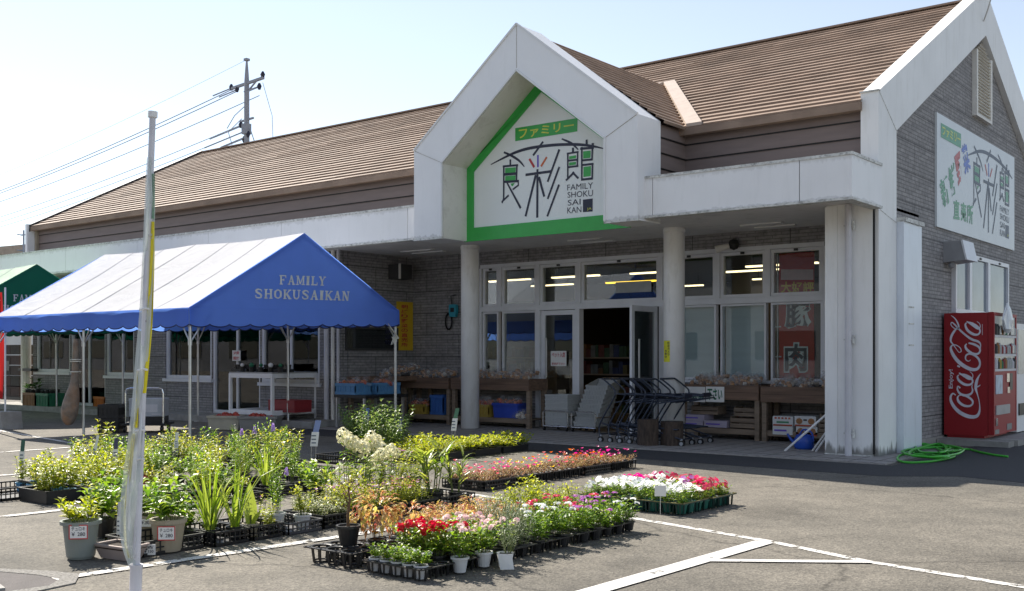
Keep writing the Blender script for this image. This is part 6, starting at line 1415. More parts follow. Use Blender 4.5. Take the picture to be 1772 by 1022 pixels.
# ------------------------------------------------------------------ potted plants
L_yg = leaf_mat('leaf yellow green', (0.18, 0.25, 0.02), (0.46, 0.47, 0.07), 0.52, (0.30, 0.36, 0.035))
L_herb = leaf_mat('leaf herb', (0.12, 0.19, 0.02), (0.50, 0.45, 0.08), 0.52, (0.29, 0.35, 0.04))
L_mid = leaf_mat('leaf mid green', (0.07, 0.17, 0.02), (0.32, 0.42, 0.07), 0.5, (0.17, 0.29, 0.035))
L_deep = leaf_mat('leaf deep green', (0.06, 0.14, 0.03), (0.27, 0.36, 0.10), 0.45)
L_grass = leaf_mat('leaf blade', (0.11, 0.20, 0.02), (0.36, 0.42, 0.09), 0.5)
L_var = leaf_mat('leaf variegated', (0.13, 0.18, 0.06), (0.46, 0.47, 0.26), 0.4)
L_silver = leaf_mat('leaf silver', (0.14, 0.19, 0.10), (0.33, 0.38, 0.24), 0.3)
L_cel = leaf_mat('coleus leaf', (0.36, 0.12, 0.08), (0.52, 0.50, 0.13), 0.5, (0.46, 0.33, 0.13))
L_por = leaf_mat('portulaca leaf', (0.42, 0.20, 0.13), (0.42, 0.42, 0.13), 0.45)
M_stem = mat('plant stem', (0.10, 0.13, 0.03), 0.6); M_stemr = mat('brown stem', (0.14, 0.08, 0.04), 0.7); M_soil = mat('potting soil', (0.035, 0.025, 0.018), 0.95, var=0.5, scale=60)
def petal(n, a, b=None): return leaf_mat('petal ' + n, a, b or tuple(min(1, x*1.3) for x in a), 0.35)
P_white = petal('white', (0.78, 0.78, 0.78), (0.85, 0.85, 0.85)); P_cream = petal('cream', (0.62, 0.60, 0.40), (0.74, 0.73, 0.56)); P_pink = petal('pink', (0.62, 0.10, 0.22), (0.78, 0.2, 0.35)); P_hot = petal('hot pink', (0.6, 0.02, 0.16), (0.7, 0.05, 0.28))
P_red = petal('red', (0.48, 0.012, 0.012), (0.65, 0.03, 0.02)); P_blush = petal('blush', (0.72, 0.5, 0.5), (0.82, 0.7, 0.68)); P_purp = petal('purple', (0.36, 0.22, 0.5), (0.6, 0.45, 0.72)); P_mag = petal('magenta', (0.5, 0.13, 0.5), (0.66, 0.3, 0.64)); P_or = petal('orange', (0.7, 0.16, 0.03), (0.75, 0.26, 0.04)); P_yel = petal('yellow', (0.75, 0.55, 0.02)); P_rose = petal('rose red', (0.6, 0.05, 0.10), (0.7, 0.09, 0.14)); P_coral = petal('coral', (0.62, 0.10, 0.11), (0.74, 0.2, 0.18))
T_terr = mat('terracotta red pot', (0.42, 0.03, 0.02), 0.6); T_blue = mat('sky blue pot', (0.16, 0.42, 0.68), 0.5); T_wh = mat('white pot', (0.6, 0.6, 0.6), 0.5); T_gr = mat('teal green pot', (0.01, 0.12, 0.09), 0.45); T_tan = mat('tan pot', (0.34, 0.29, 0.21), 0.6, var=0.08); T_gray = mat('grey green bucket', (0.23, 0.255, 0.235), 0.45, var=0.05)
def pot_mesh(r, h, mt, rim=0.008):
    m = MB(); m.lathe([(r*0.72, 0), (r*0.98, h*0.86), (r+rim, h*0.87), (r+rim, h), (r*0.93, h), (r*0.9, h*0.88)], (0, 0, 0), 16, 0); m.lathe([(0.001, h*0.9), (r*0.92, h*0.89)], (0, 0, 0), 12, 1, capb=False)
    return m.mesh('pot', [mt, M_soil])
def stems(m, R, n, h, spread, LL, LW, per, z0, lean=0.35, start=0.2, bend=0.15, up=0.35, pair=True, tipup=True, r=0.0028):
    tips = []
    for i in range(n):
        q = R.uniform(0, 6.28); k = R.uniform(0.2, 1); hh = h*R.uniform(0.72, 1.08); dx, dy = math.cos(q)*k, math.sin(q)*k
        p0 = Vector((dx*spread*0.35, dy*spread*0.35, z0)); p1 = Vector((dx*spread*0.7, dy*spread*0.7, z0+hh*0.55)); p2 = Vector((dx*spread+lean*0.1*R.uniform(-1, 1), dy*spread+lean*0.1*R.uniform(-1, 1), z0+hh))
        m.tube([p0, p1, p2], [r, r*0.8, r*0.5], 3, 1, caps=False); tips.append(p2)
        for j in range(per):
            t = start+(1-start)*j/max(1, per-1); p = p0.lerp(p1, t/0.55) if t < 0.55 else p1.lerp(p2, (t-0.55)/0.45)
            a = j*2.4+R.uniform(-0.5, 0.5)+q
            for s in ((0, math.pi) if pair else (0,)):
                d = Vector((math.cos(a+s), math.sin(a+s), up+R.uniform(-0.35, 0.35)+(0.5 if t > 0.92 and tipup else 0)))
                sz = R.uniform(0.7, 1.15)*(1.0-0.35*t)
                m.leaf(p, d, LL*sz, LW*sz, bend, 0)
    return tips
def cluster(m, R, c, rad_, n, pr, mi=0, flat=0.7, petals=5):
    for i in range(n):
        v = Vector((R.gauss(0, 1), R.gauss(0, 1), abs(R.gauss(0, 1))*1.2+0.15)).normalized(); m.flower(Vector(c)+Vector((v.x*rad_, v.y*rad_, v.z*rad_*flat)), v, pr*R.uniform(0.8, 1.2), petals, 0.2, mi, R)
def spike(m, R, p, h, w, n, pr):
    for i in range(n): t = i/n; q = i*2.4; m.flower(Vector(p)+Vector((math.cos(q)*w*(1-t*0.6), math.sin(q)*w*(1-t*0.6), h*t)), (math.cos(q), math.sin(q), 0.4), pr*(1-0.4*t), 4, 0.3, 0, R)
def build_plant(kind, seed, z):
    """foliage and blossom meshes of one plant; z = soil height"""
    R = random.Random(seed*77+len(kind)); m = MB(); fl = []; lm = L_mid; sm = M_stem
    if kind == 'seedling': lm = L_yg; stems(m, R, 6, 0.24, 0.075, 0.085, 0.036, 7, z)
    elif kind == 'herb': lm = L_herb; stems(m, R, 9, 0.36, 0.17, 0.115, 0.042, 7, z, up=0.35)
    elif kind == 'herb_green': lm = L_mid; stems(m, R, 8, 0.32, 0.17, 0.12, 0.05, 6, z, up=0.3, bend=0.2)
    elif kind == 'herb_purple':
        lm = L_herb; tips = stems(m, R, 7, 0.42, 0.14, 0.11, 0.034, 8, z); f = MB()
        for p in tips[:1]: spike(f, R, p, 0.05, 0.012, 24, 0.011)
        fl.append(('blossom', f, P_purp))
    elif kind == 'herb_white':
        lm = L_herb; tips = stems(m, R, 8, 0.33, 0.17, 0.105, 0.036, 7, z); f = MB()
        for p in tips[:3]: f.flower(p+Vector((0, 0, 0.01)), (R.uniform(-0.6, 0.6), R.uniform(-0.6, 0.6), 0.6), 0.026, 5, 0.4, 0, R)
        fl.append(('blossom', f, P_white))
    elif kind == 'slender': lm = L_mid; stems(m, R, 7, 0.42, 0.07, 0.075, 0.018, 13, z, up=0.5)
    elif kind == 'slender_purple':
        lm = L_mid; tips = stems(m, R, 5, 0.44, 0.07, 0.075, 0.018, 12, z, up=0.5); f = MB()
        for p in tips[:1]: spike(f, R, p, 0.065, 0.015, 30, 0.012)
        fl.append(('blossom', f, P_purp))
    elif kind == 'bush': lm = L_deep; stems(m, R, 16, 0.56, 0.28, 0.12, 0.055, 9, z, up=0.15, bend=0.25)
    elif kind == 'broad': lm = L_mid; stems(m, R, 11, 0.22, 0.17, 0.12, 0.065, 5, z, up=0.35, bend=0.2)
    elif kind == 'low': lm = L_yg; stems(m, R, 10, 0.12, 0.17, 0.085, 0.045, 4, z, up=0.3, bend=0.2)
    elif kind == 'grass':
        lm = L_grass
        for i in range(20): q = R.uniform(0, 6.28); m.blade((0.03*math.cos(q), 0.03*math.sin(q), z), (math.cos(q)*R.uniform(0.1, 0.6), math.sin(q)*R.uniform(0.1, 0.6), R.uniform(0.9, 1.6)), R.uniform(0.28, 0.7), R.uniform(0.014, 0.027), R.uniform(0.3, 2.2))
    elif kind == 'tallgrass':
        lm = L_grass
        for i in range(7):
            q = R.uniform(0, 6.28); p = Vector((0.04*math.cos(q), 0.04*math.sin(q), z)); t = p+Vector((0.05*math.cos(q), 0.05*math.sin(q), R.uniform(0.25, 0.42))); m.tube([p, t], 0.005, 4, 1)
            for j in range(4): a = q+j*2.6; m.blade(p.lerp(t, 0.35+0.2*j), (math.cos(a), math.sin(a), 1.0), R.uniform(0.22, 0.36), 0.026, R.uniform(0.8, 1.9))
    elif kind == 'banana':
        lm = L_grass; m.blade((0, 0, z), (-0.1, 0.1, 1), 0.33, 0.10, 0.15); m.blade((0.02, 0, z), (0.6, -0.2, 0.9), 0.2, 0.05, 0.7); m.blade((0, 0.02, z), (-0.5, 0.5, 0.8), 0.18, 0.045, 0.8); m.tube([(0, 0, z), (0, 0, z+0.07)], 0.008, 5, 1)
    elif kind == 'variegated': lm = L_var; stems(m, R, 16, 0.13, 0.16, 0.05, 0.024, 6, z, up=0.3)
    elif kind == 'aster':
        lm = L_yg; tips = stems(m, R, 14, 0.2, 0.16, 0.05, 0.016, 8, z); f = MB()
        for p in tips[:7]: f.flower(p, (R.uniform(-0.3, 0.3), R.uniform(-0.3, 0.3), 1), 0.016, 7, 0.2, 0, R)
        fl.append(('blossom', f, P_mag))
    elif kind == 'silver': lm = L_silver; stems(m, R, 16, 0.24, 0.13, 0.04, 0.007, 14, z, up=0.6)
    elif kind == 'coleus':
        lm = L_cel; sm = M_stemr
        for i in range(250):
            v = Vector((R.gauss(0, 1), R.gauss(0, 1), R.gauss(0.3, 0.8))); v.normalize()
            if v.z < -0.45: continue
            rr_ = R.uniform(0.75, 1.05); p = Vector((v.x*0.165*rr_, v.y*0.165*rr_, z+0.15+v.z*0.17*rr_)); d = Vector((v.x*0.7, v.y*0.7, -0.75 if v.z < 0.65 else 0.1)); m.leaf(p, d, R.uniform(0.05, 0.085), R.uniform(0.02, 0.032), 0.25)
        stems(m, R, 6, 0.26, 0.1, 0.08, 0.03, 6, z)
    elif kind == 'portulaca':
        lm = L_por; sm = M_stemr; stems(m, R, 14, 0.07, 0.14, 0.032, 0.01, 7, z, up=0.25, r=0.003)
        fl.append(('blossom', MB(), None))
    elif kind == 'vinca': lm = L_mid; stems(m, R, 8, 0.10, 0.075, 0.05, 0.023, 5, z, up=0.15)
    elif kind == 'begonia': lm = L_mid; stems(m, R, 9, 0.16, 0.09, 0.075, 0.042, 5, z, up=0.25)
    elif kind == 'pentas': lm = L_mid; stems(m, R, 9, 0.17, 0.10, 0.085, 0.035, 6, z, up=0.2)
    elif kind == 'leafy': lm = L_yg; stems(m, R, 11, 0.24, 0.12, 0.06, 0.03, 8, z, up=0.3)
    elif kind == 'hydrangea':
        lm = L_mid; sm = M_stemr; f = MB()
        tips = stems(m, R, 7, 0.46, 0.22, 0.12, 0.06, 6, z, up=0.1, start=0.35, r=0.005)
        for i, p in enumerate(tips):
            c = p+Vector((0, 0, 0.03)); rx = R.uniform(0.06, 0.085)
            for j in range(70):
                v = Vector((R.gauss(0, 1), R.gauss(0, 1), R.gauss(0.25, 1))).normalized(); k = R.uniform(0.8, 1.0); f.flower(c+Vector((v.x*rx*k, v.y*rx*k, v.z*rx*1.15*k)), v, R.uniform(0.013, 0.019), 4, 0.1, 0, R)
        fl.append(('blossom', f, P_cream))
    elif kind == 'bonsai':
        lm = L_herb; sm = M_stemr; m.tube([(0, 0, z), (0.012, 0, z+0.08), (0.0, 0.01, z+0.2), (0.02, 0, z+0.32)], [0.012, 0.011, 0.008, 0.004], 7, 1)
        for i in range(20):
            q = R.uniform(0, 6.28); zz = z+R.uniform(0.12, 0.33); e = Vector((math.cos(q)*R.uniform(0.06, 0.16), math.sin(q)*R.uniform(0.06, 0.16), zz+R.uniform(0.02, 0.1))); m.tube([(0.008, 0, zz), e], 0.003, 3, 1)
            for j in range(12): m.leaf(e+Vector((R.uniform(-0.04, 0.04), R.uniform(-0.04, 0.04), R.uniform(-0.03, 0.04))), (R.uniform(-1, 1), R.uniform(-1, 1), R.uniform(-0.3, 0.8)), 0.045, 0.016)
    return m, [lm, sm], fl, R
def blossoms(kind, R, z, f, rich=False):
    """loose blossoms for the bedding plants"""
    if kind == 'vinca':
        for i in range(9): q = R.uniform(0, 6.28); k = R.uniform(0, 0.085); f.flower((k*math.cos(q), k*math.sin(q), z+R.uniform(0.09, 0.135)), (0.5*math.cos(q)+0.25, 0.5*math.sin(q)-0.35, 1), R.uniform(0.021, 0.027), 5, 0.08, 0, R)
    if kind == 'begonia':
        for i in range(9 if rich else 5): q = R.uniform(0, 6.28); k = R.uniform(0.02, 0.1); cluster(f, R, (k*math.cos(q), k*math.sin(q), z+R.uniform(0.14, 0.2)), 0.019, 8, 0.0135)
    if kind == 'pentas':
        for i in range(3): q = R.uniform(0, 6.28); k = R.uniform(0.02, 0.09); cluster(f, R, (k*math.cos(q), k*math.sin(q), z+R.uniform(0.17, 0.21)), 0.03, 15, 0.009, flat=0.4)
    if kind == 'portulaca':
        for i in range(4): q = R.uniform(0, 6.28); k = R.uniform(0.02, 0.15); f.flower((k*math.cos(q), k*math.sin(q), z+R.uniform(0.08, 0.15)), (R.uniform(-0.5, 0.5), R.uniform(-0.5, 0.2), 0.8), R.uniform(0.017, 0.023), 6, 0.5, 0, R)
CACHE = {}
NAMES = dict(seedling='seedling', herb='potted_herb', herb_green='potted_herb', herb_purple='flowering_herb', herb_white='flowering_herb', slender='slender_plant', slender_purple='spike_flower', bush='bushy_plant', broad='leafy_plant', low='low_leafy_plant', grass='blade_grass', tallgrass='tall_grass', banana='broad_leaf_plant', variegated='variegated_plant', aster='aster', silver='silver_leaf_plant', coleus='coleus', portulaca='portulaca', vinca='vinca', begonia='begonia', pentas='pentas', leafy='leafy_plant', hydrangea='hydrangea', bonsai='bonsai')
PR_ = random.Random(99)
def plant(kind, x, y, label, group=None, s=1.0, z0=0.012, pot=(0.05, 0.085), pm=None, petal_m=None, nv=3):
    pm = pm or M_black; v = PR_.randrange(nv); key = (kind, v, pot, pm.name if pm else '', petal_m.name if petal_m else '')
    if key not in CACHE:
        zs = pot[1]*0.9; m, mats, fl, R = build_plant(kind, v+1, zs); parts = [('pot', pot_mesh(pot[0], pot[1], pm)), ('foliage', m.mesh('foliage', mats))]
        f = MB()
        if petal_m: blossoms(kind, R, zs, f, petal_m is P_red)
        if f.v: parts.append(('blossom', f.mesh('blossom', petal_m)))
        for nm, fm, mt in fl:
            if fm.v: parts.append((nm, fm.mesh(nm, petal_m or mt)))
        CACHE[key] = parts
    T = thing(NAMES[kind], label, 'plant', (x, y, z0), group, PR_.uniform(0, 6.28)); T.scale = (s, s, s*PR_.uniform(0.92, 1.1))
    for nm, me in CACHE[key]:
        o = bpy.data.objects.new(nm, me); o.parent = T; COL.objects.link(o)
    return T
TRAYN = [0]
def tray(x0, x1, y0, y1, label, h=0.10, mt=None, kind='lattice', group=None, z0=0.004):
    m = MB(); mt = mt or M_black; t = 0.008; w = 0.018
    if kind == 'lattice':
        m.box((x0, y0, z0), (x1, y1, z0+0.006))
        for P, Q in (((x0, y0), (x1, y0)), ((x1, y0), (x1, y1)), ((x1, y1), (x0, y1)), ((x0, y1), (x0, y0))):
            L = math.hypot(Q[0]-P[0], Q[1]-P[1]); n = max(4, int(L/0.042))
            m.bar((P[0], P[1], z0+h), (Q[0], Q[1], z0+h), w, 0.014); m.bar((P[0], P[1], z0+0.012), (Q[0], Q[1], z0+0.012), t, 0.022); m.bar((P[0], P[1], z0+h*0.52), (Q[0], Q[1], z0+h*0.52), t, 0.010)
            for i in range(n+1): a = i/n; m.bar((P[0]+(Q[0]-P[0])*a, P[1]+(Q[1]-P[1])*a, z0), (P[0]+(Q[0]-P[0])*a, P[1]+(Q[1]-P[1])*a, z0+h), 0.009, t)
    elif kind == 'solid':
        for P, Q in (((x0, y0), (x1, y0)), ((x1, y0), (x1, y1)), ((x1, y1), (x0, y1)), ((x0, y1), (x0, y0))):
            m.bar((P[0], P[1], z0+h/2), (Q[0], Q[1], z0+h/2), t, h); m.bar((P[0], P[1], z0+h), (Q[0], Q[1], z0+h), 0.022, 0.016)
        m.box((x0, y0, z0), (x1, y1, z0+0.006))
    elif kind == 'cells':      # carrier: a sheet of ribbed cups
        nx, ny = max(1, round((x1-x0)/0.1)), max(1, round((y1-y0)/0.1)); dx, dy = (x1-x0)/nx, (y1-y0)/ny; r = min(dx, dy)*0.44
        for i in range(nx+1): m.bar((x0+dx*i, y0, z0+h), (x0+dx*i, y1, z0+h), 0.018, 0.007)
        for j in range(ny+1): m.bar((x0, y0+dy*j, z0+h), (x1, y0+dy*j, z0+h), 0.018, 0.007)
        for i in range(nx):
            for j in range(ny):
                c_ = (x0+dx*(i+0.5), y0+dy*(j+0.5))
                for k_ in range(6): q = k_*1.047; m.bar((c_[0]+r*math.cos(q), c_[1]+r*math.sin(q), z0+h), (c_[0]+r*0.8*math.cos(q), c_[1]+r*0.8*math.sin(q), z0), 0.013, 0.005)
                m.tube([(c_[0]+r*math.cos(q*0.6283), c_[1]+r*math.sin(q*0.6283), z0+h) for q in range(11)], 0.007, 4)
    return tag(m.build('plant_tray', mt), label, 'tray', group)
# --- row of trays nearest the banner pole (right edge X = -6.5)
bk = on_ground(140, 966); T = thing('planted_bucket', 'grey green bucket planted with bright leaves and wearing a red-edged price card', 'plant', (bk.x, bk.y, 0.004))
m = MB(); m.lathe([(0.085, 0), (0.095, 0.02), (0.118, 0.235), (0.137, 0.238), (0.137, 0.262), (0.118, 0.262), (0.112, 0.23)], (0, 0, 0), 28); m.build('pot', T_gray, T, local=True, smooth=False)
m = MB(); m.lathe([(0.001, 0.236), (0.114, 0.234)], (0, 0, 0), 16, capb=False); m.build('soil', M_soil, T, local=True)
R = random.Random(41); m = MB(); stems(m, R, 13, 0.15, 0.14, 0.10, 0.042, 5, 0.235, up=0.45); m.build('foliage', [L_yg, M_stem], T, local=True)
def price_card(P, w, h, nrm_rz, body, label, edge=True, stick=None):
    """card standing at P (bottom centre)"""
    T = thing('price_card', label, 'price card', P, rz=nrm_rz); m = MB(); m.box((-w/2, -0.002, 0), (w/2, 0.002, h)); m.build('card', M_paper, T, local=True)
    if edge:
        m = MB(); e = w*0.055
        m.box((-w/2, -0.003, 0), (w/2, -0.0021, e)); m.box((-w/2, -0.003, h-e), (w/2, -0.0021, h)); m.box((-w/2, -0.003, e), (-w/2+e, -0.0021, h-e)); m.box((w/2-e, -0.003, e), (w/2, -0.0021, h-e)); m.build('red_edge', M_red, T, local=True)
    m = MB(); n = len(body)
    for i, b in enumerate(body):
        zt = h*(0.86-0.74*i/n); zb = h*(0.86-0.74*(i+0.72)/n); text_on(m, b, [(-w*0.36, 0, zt), (w*0.36, 0, zt), (w*0.36, 0, zb), (-w*0.36, 0, zb)], (0, -0.0035, 0), bold=0.01)
    if m.v: m.build('lettering', M_ink, T, local=True)
    if stick: m = MB(); m.tube([(0, 0.004, -stick), (0, 0.004, 0.0)], 0.003, 5); m.build('stick', M_steel, T, local=True)
    return T
cp = Vector((bk.x, bk.y, 0)); fr_ = -_d*0.128 + _r*0.035
price_card(cp+fr_+Vector((0, 0, 0.155)), 0.125, 0.098, YAW+0.12, ['チュロキ', '￥ 280'], 'red-edged price card on the grey green bucket')
pl = on_ground(212, 968); T = thing('trough_planter', 'shallow pinkish grey trough planter of bare soil behind the banner pole foot', 'planter', (pl.x-0.05, pl.y+0.02, 0.004), rz=0.15)
m = MB(); a, b, h = 0.16, 0.10, 0.095
m.add([(-a*0.75, -b*0.7, 0), (a*0.75, -b*0.7, 0), (a*0.75, b*0.7, 0), (-a*0.75, b*0.7, 0), (-a, -b, h), (a, -b, h), (a, b, h), (-a, b, h)], [(0, 3, 2, 1), (0, 1, 5, 4), (1, 2, 6, 5), (2, 3, 7, 6), (3, 0, 4, 7)])
for P, Q in (((-a, -b), (a, -b)), ((a, -b), (a, b)), ((a, b), (-a, b)), ((-a, b), (-a, -b))): m.bar((P[0], P[1], h), (Q[0], Q[1], h), 0.022, 0.012)
m.build('trough', mat('pinkish grey trough', (0.36, 0.29, 0.26), 0.7, var=0.12), T, local=True); m = MB(); m.box((-a*0.95, -b*0.95, h*0.75), (a*0.95, b*0.95, h*0.85)); m.build('soil', M_soil, T, local=True)
for i, (px, py, s, k_) in enumerate(((180, 930, 1.15, 'broad'), (205, 915, 1.2, 'broad'), (165, 905, 1.0, 'leafy'), (215, 940, 0.9, 'leafy'))):
    c = on_ground(px, py); plant(k_, c.x, c.y, 'bright leafy plant between the grey bucket and the banner pole', 'leafy plants behind the banner pole', s, pot=(0.075, 0.12))
tray(-7.05, -6.58, 4.18, 4.68, 'black lattice tray under the two tan pots', 0.10)
for i, (px, py, r, h, s, lab) in enumerate(((291, 950, 0.105, 0.19, 1.15, 'larger tan pot of broad leaves with a red-edged price card'), (253, 932, 0.10, 0.18, 1.0, 'smaller tan pot of broad leaves left of the larger tan one'))):
    c = on_ground(px, py, 0.02); plant('broad', c.x, c.y, lab, None, s, 0.012, (r, h), T_tan, nv=2)
c = on_ground(308, 952); q_ = Vector((on_ground(291, 950, 0.02).x, on_ground(291, 950, 0.02).y, 0.105))-_d*0.132+_r*0.03; price_card(q_, 0.125, 0.10, YAW+0.05, ['チュロキ', '￥ 280'], 'red-edged price card on the larger tan pot')
c = on_ground(262, 932); q_ = Vector((on_ground(253, 932, 0.02).x, on_ground(253, 932, 0.02).y, 0.13))-_d*0.115+_r*0.035; price_card(q_, 0.08, 0.055, YAW, ['￥280'], 'small plain price card on the smaller tan pot', edge=False)
price_card(Vector((-6.57, 4.22, 0.015)), 0.09, 0.075, YAW, ['苗', '￥150'], 'white price card on the front of the black tray under the tan pots', edge=False)
rowD = [(4.73, 5.04, 'black lattice tray holding the tall grass clumps'), (5.08, 5.36, 'black lattice tray holding the broad-leaf plant'), (5.78, 6.08, 'black lattice tray of pale variegated plants'), (6.12, 6.62, 'black lattice tray behind the bonsai pot'), (6.68, 7.14, 'black lattice tray of pink asters'), (7.18, 7.66, 'black lattice tray of tall grasses at the end of the row')]
for y0, y1, lab in rowD: tray(-7.02, -6.52, y0, y1, lab)
tray(-7.0, -6.5, 5.40, 5.74, 'grey lattice tray under the white pots', 0.085, mat('grey tray', (0.07, 0.07, 0.075), 0.5))
for x, y in ((-6.7, 4.82), (-6.85, 4.92), (-6.62, 4.98)): plant('grass', x, y, 'tall clump of arching green blades in a black tray', 'blade grass clumps', 1.0, pot=(0.06, 0.1))
plant('broad', -6.92, 4.8, 'leafy plant squeezed behind the blade grass clumps', None, 0.9)
plant('banana', -6.66, 5.16, 'young plant with one big upright paddle leaf in a pale pot', None, 1.0, pot=(0.06, 0.10), pm=T_tan); plant('leafy', -6.6, 5.29, 'small leafy plant right of the paddle-leaf plant', None, 0.7); plant('slender', -6.85, 5.2, 'slender leafy plant behind the paddle-leaf plant', None, 0.8); plant('aster', -6.82, 5.32, 'small aster behind the paddle-leaf plant', None, 0.9)
plant('slender', -6.78, 5.5, 'tall dense column of small leaves in a white pot', None, 1.05, pot=(0.07, 0.115), pm=T_wh); plant('leafy', -6.62, 5.64, 'bright leafy plant in the right-hand white pot', None, 0.95, pot=(0.07, 0.115), pm=T_wh); plant('slender_purple', -6.9, 5.62, 'slender plant with purple spike behind the white pots', None, 0.95)
for i in range(3):
    for j in range(2): plant('variegated', -6.62-0.15*i, 5.86+0.14*j, 'low cream-variegated plant in a black tray', 'variegated plants', 0.9)
for i in range(3):
    for j in range(3): plant('aster', -6.62-0.15*i, 6.2+0.16*j, 'low aster with small mauve flowers behind the bonsai', 'asters behind the bonsai', 0.95)
for i in range(3):
    for j in range(3): plant('aster', -6.62-0.15*i, 6.76+0.15*j, 'low aster with small mauve flowers in front of the tall grasses', 'asters beside the tall grasses', 0.95, petal_m=P_pink if j == 1 else P_mag)
for x, y, s in ((-6.7, 7.28, 1.15), (-6.85, 7.4, 1.05), (-6.62, 7.5, 0.85)): plant('tallgrass', x, y, 'tall reed-like grass with arching blades at the end of the row', 'tall reed grasses', s, pot=(0.075, 0.12))
# --- second column: hydrangeas and leafy plants
for px, py, s in ((600, 872, 0.92), (633, 862, 0.85), (676, 872, 0.78)): c = on_ground(px, py); plant('hydrangea', c.x, c.y, 'hydrangea with big cream flower heads in a dark pot', 'cream hydrangeas', s, pot=(0.09, 0.14))
for px, py, k_, s, lab in ((548, 872, 'broad', 1.1, 'leafy plant in front of the hydrangeas'), (575, 880, 'tallgrass', 0.8, 'grassy plant in front of the hydrangeas'), (630, 880, 'tallgrass', 0.85, 'grassy plant below the middle hydrangea'), (655, 870, 'leafy', 1.1, 'yellow green leafy plant below the hydrangeas'), (690, 862, 'leafy', 1.2, 'yellow green leafy plant right of the hydrangeas'), (715, 852, 'aster', 1.3, 'tall aster right of the hydrangeas'), (530, 850, 'broad', 0.8, 'small leafy plant left of the hydrangeas')):
    c = on_ground(px, py); plant(k_, c.x, c.y, lab, None, s, pot=(0.07, 0.11))
c = on_ground(592, 800); tray(c.x-0.3, c.x+0.3, c.y-0.2, c.y+0.25, 'empty black tray beside the wire price tag', 0.1); 
# --- the big mass of herbs
def P2(x, y, z=0): 
    v = Vector((x, y, z))-_C; dd = v.dot(_d); return 886+1835*v.dot(_r)/dd, 616-1835*v.z/dd
R = random.Random(17); kinds = ['herb']*6+['herb_green']*6+['herb_white']*2+['leafy']*4+['slender']*3+['broad']*3
ix = 0
x = -13.2
while x < -7.5:
    y = 5.0
    while y < 10.6:
        xx, yy = x+R.uniform(-0.1, 0.1), y+R.uniform(-0.1, 0.1); px, py = P2(xx, yy)
        if 128 < px < 520 and 797 < py < 893-0.10*(px-128) and not (px > 440 and py > 858):
            back = py < 842; left = px < 240
            if left and py > 814 and px > 150: y += 0.30; continue
            if R.random() < (0.12 if back else 0.22): y += 0.30; continue
            k_ = R.choice(kinds) if back else R.choice(['herb', 'leafy', 'broad', 'slender', 'broad', 'low', 'grass', 'leafy'])
            if left and not back: k_ = R.choice(['herb_white', 'broad', 'seedling', 'herb'])
            lab = {'herb': 'yellow green bushy herb in the crowded block of pots', 'herb_green': 'mid green bushy herb in the crowded block of pots', 'herb_purple': 'herb with purple flower spikes in the crowded block of pots', 'herb_white': 'herb with small white flowers in the crowded block of pots', 'leafy': 'low leafy plant in the crowded block of pots', 'slender': 'slender upright plant in the crowded block of pots', 'broad': 'broad-leaved plant in the front of the crowded block', 'seedling': 'yellow green seedling in the crowded block', 'grass': 'grassy blades among the crowded block of pots', 'low': 'low spreading plant in the front of the crowded block'}[k_]
            plant(k_, xx, yy, lab, lab.split(' in ')[0].split(' among ')[0]+' plants', R.uniform(0.6, 1.02) if back else R.uniform(0.6, 0.95), pot=(0.07, 0.11))
        y += 0.30
    x += 0.31
for i, (px, py) in enumerate(((180, 862), (250, 872), (320, 872), (395, 868), (450, 855), (500, 845), (530, 822), (480, 808), (420, 800))):
    c = on_ground(px, py); tray(c.x-0.27, c.x+0.27, c.y-0.2, c.y+0.2, 'black lattice tray under the crowded block of herbs', 0.09, group='trays under the herbs')
for px, py in ((441, 843), (468, 838), (405, 836)): c = on_ground(px, py); plant('slender_purple', c.x, c.y, 'tall slender plant with a purple flower spike at the right of the herb block', 'purple spike flowers', 1.15)
for i in range(26):
    c = on_ground(R.uniform(162, 258), R.uniform(822, 852)); m = 0
    plant('seedling', c.x, c.y, 'small seedling in a bright red pot left of the banner pole', 'seedlings in red pots', R.uniform(0.8, 1.05), pot=(0.06, 0.10), pm=T_terr)
# --- far left seedlings
tray(-10.15, -9.62, 5.10, 5.52, 'solid black tray in front of the yellow green seedlings', 0.115, kind='solid'); tray(-10.75, -10.2, 4.95, 5.4, 'empty black lattice tray at the left edge', 0.115); tray(-10.2, -9.65, 5.56, 6.0, 'solid black tray behind the front solid one', 0.115, kind='solid'); tray(-10.75, -10.22, 5.45, 5.95, 'black tray of blue potted seedlings at the left', 0.09)
for i in range(5):
    for j in range(5): plant('seedling', -10.75+0.24*i, 5.42+0.16*j, 'yellow green seedling in a sky blue pot', 'seedlings in blue pots', R.uniform(0.9, 1.15), pm=T_blue, pot=(0.05, 0.09))
for x, y in ((-9.95, 5.25), (-9.82, 5.33), (-9.76, 5.2)): plant('herb', x, y, 'taller dark-stemmed seedling in the solid black tray', 'tall seedlings in the solid tray', 0.85)
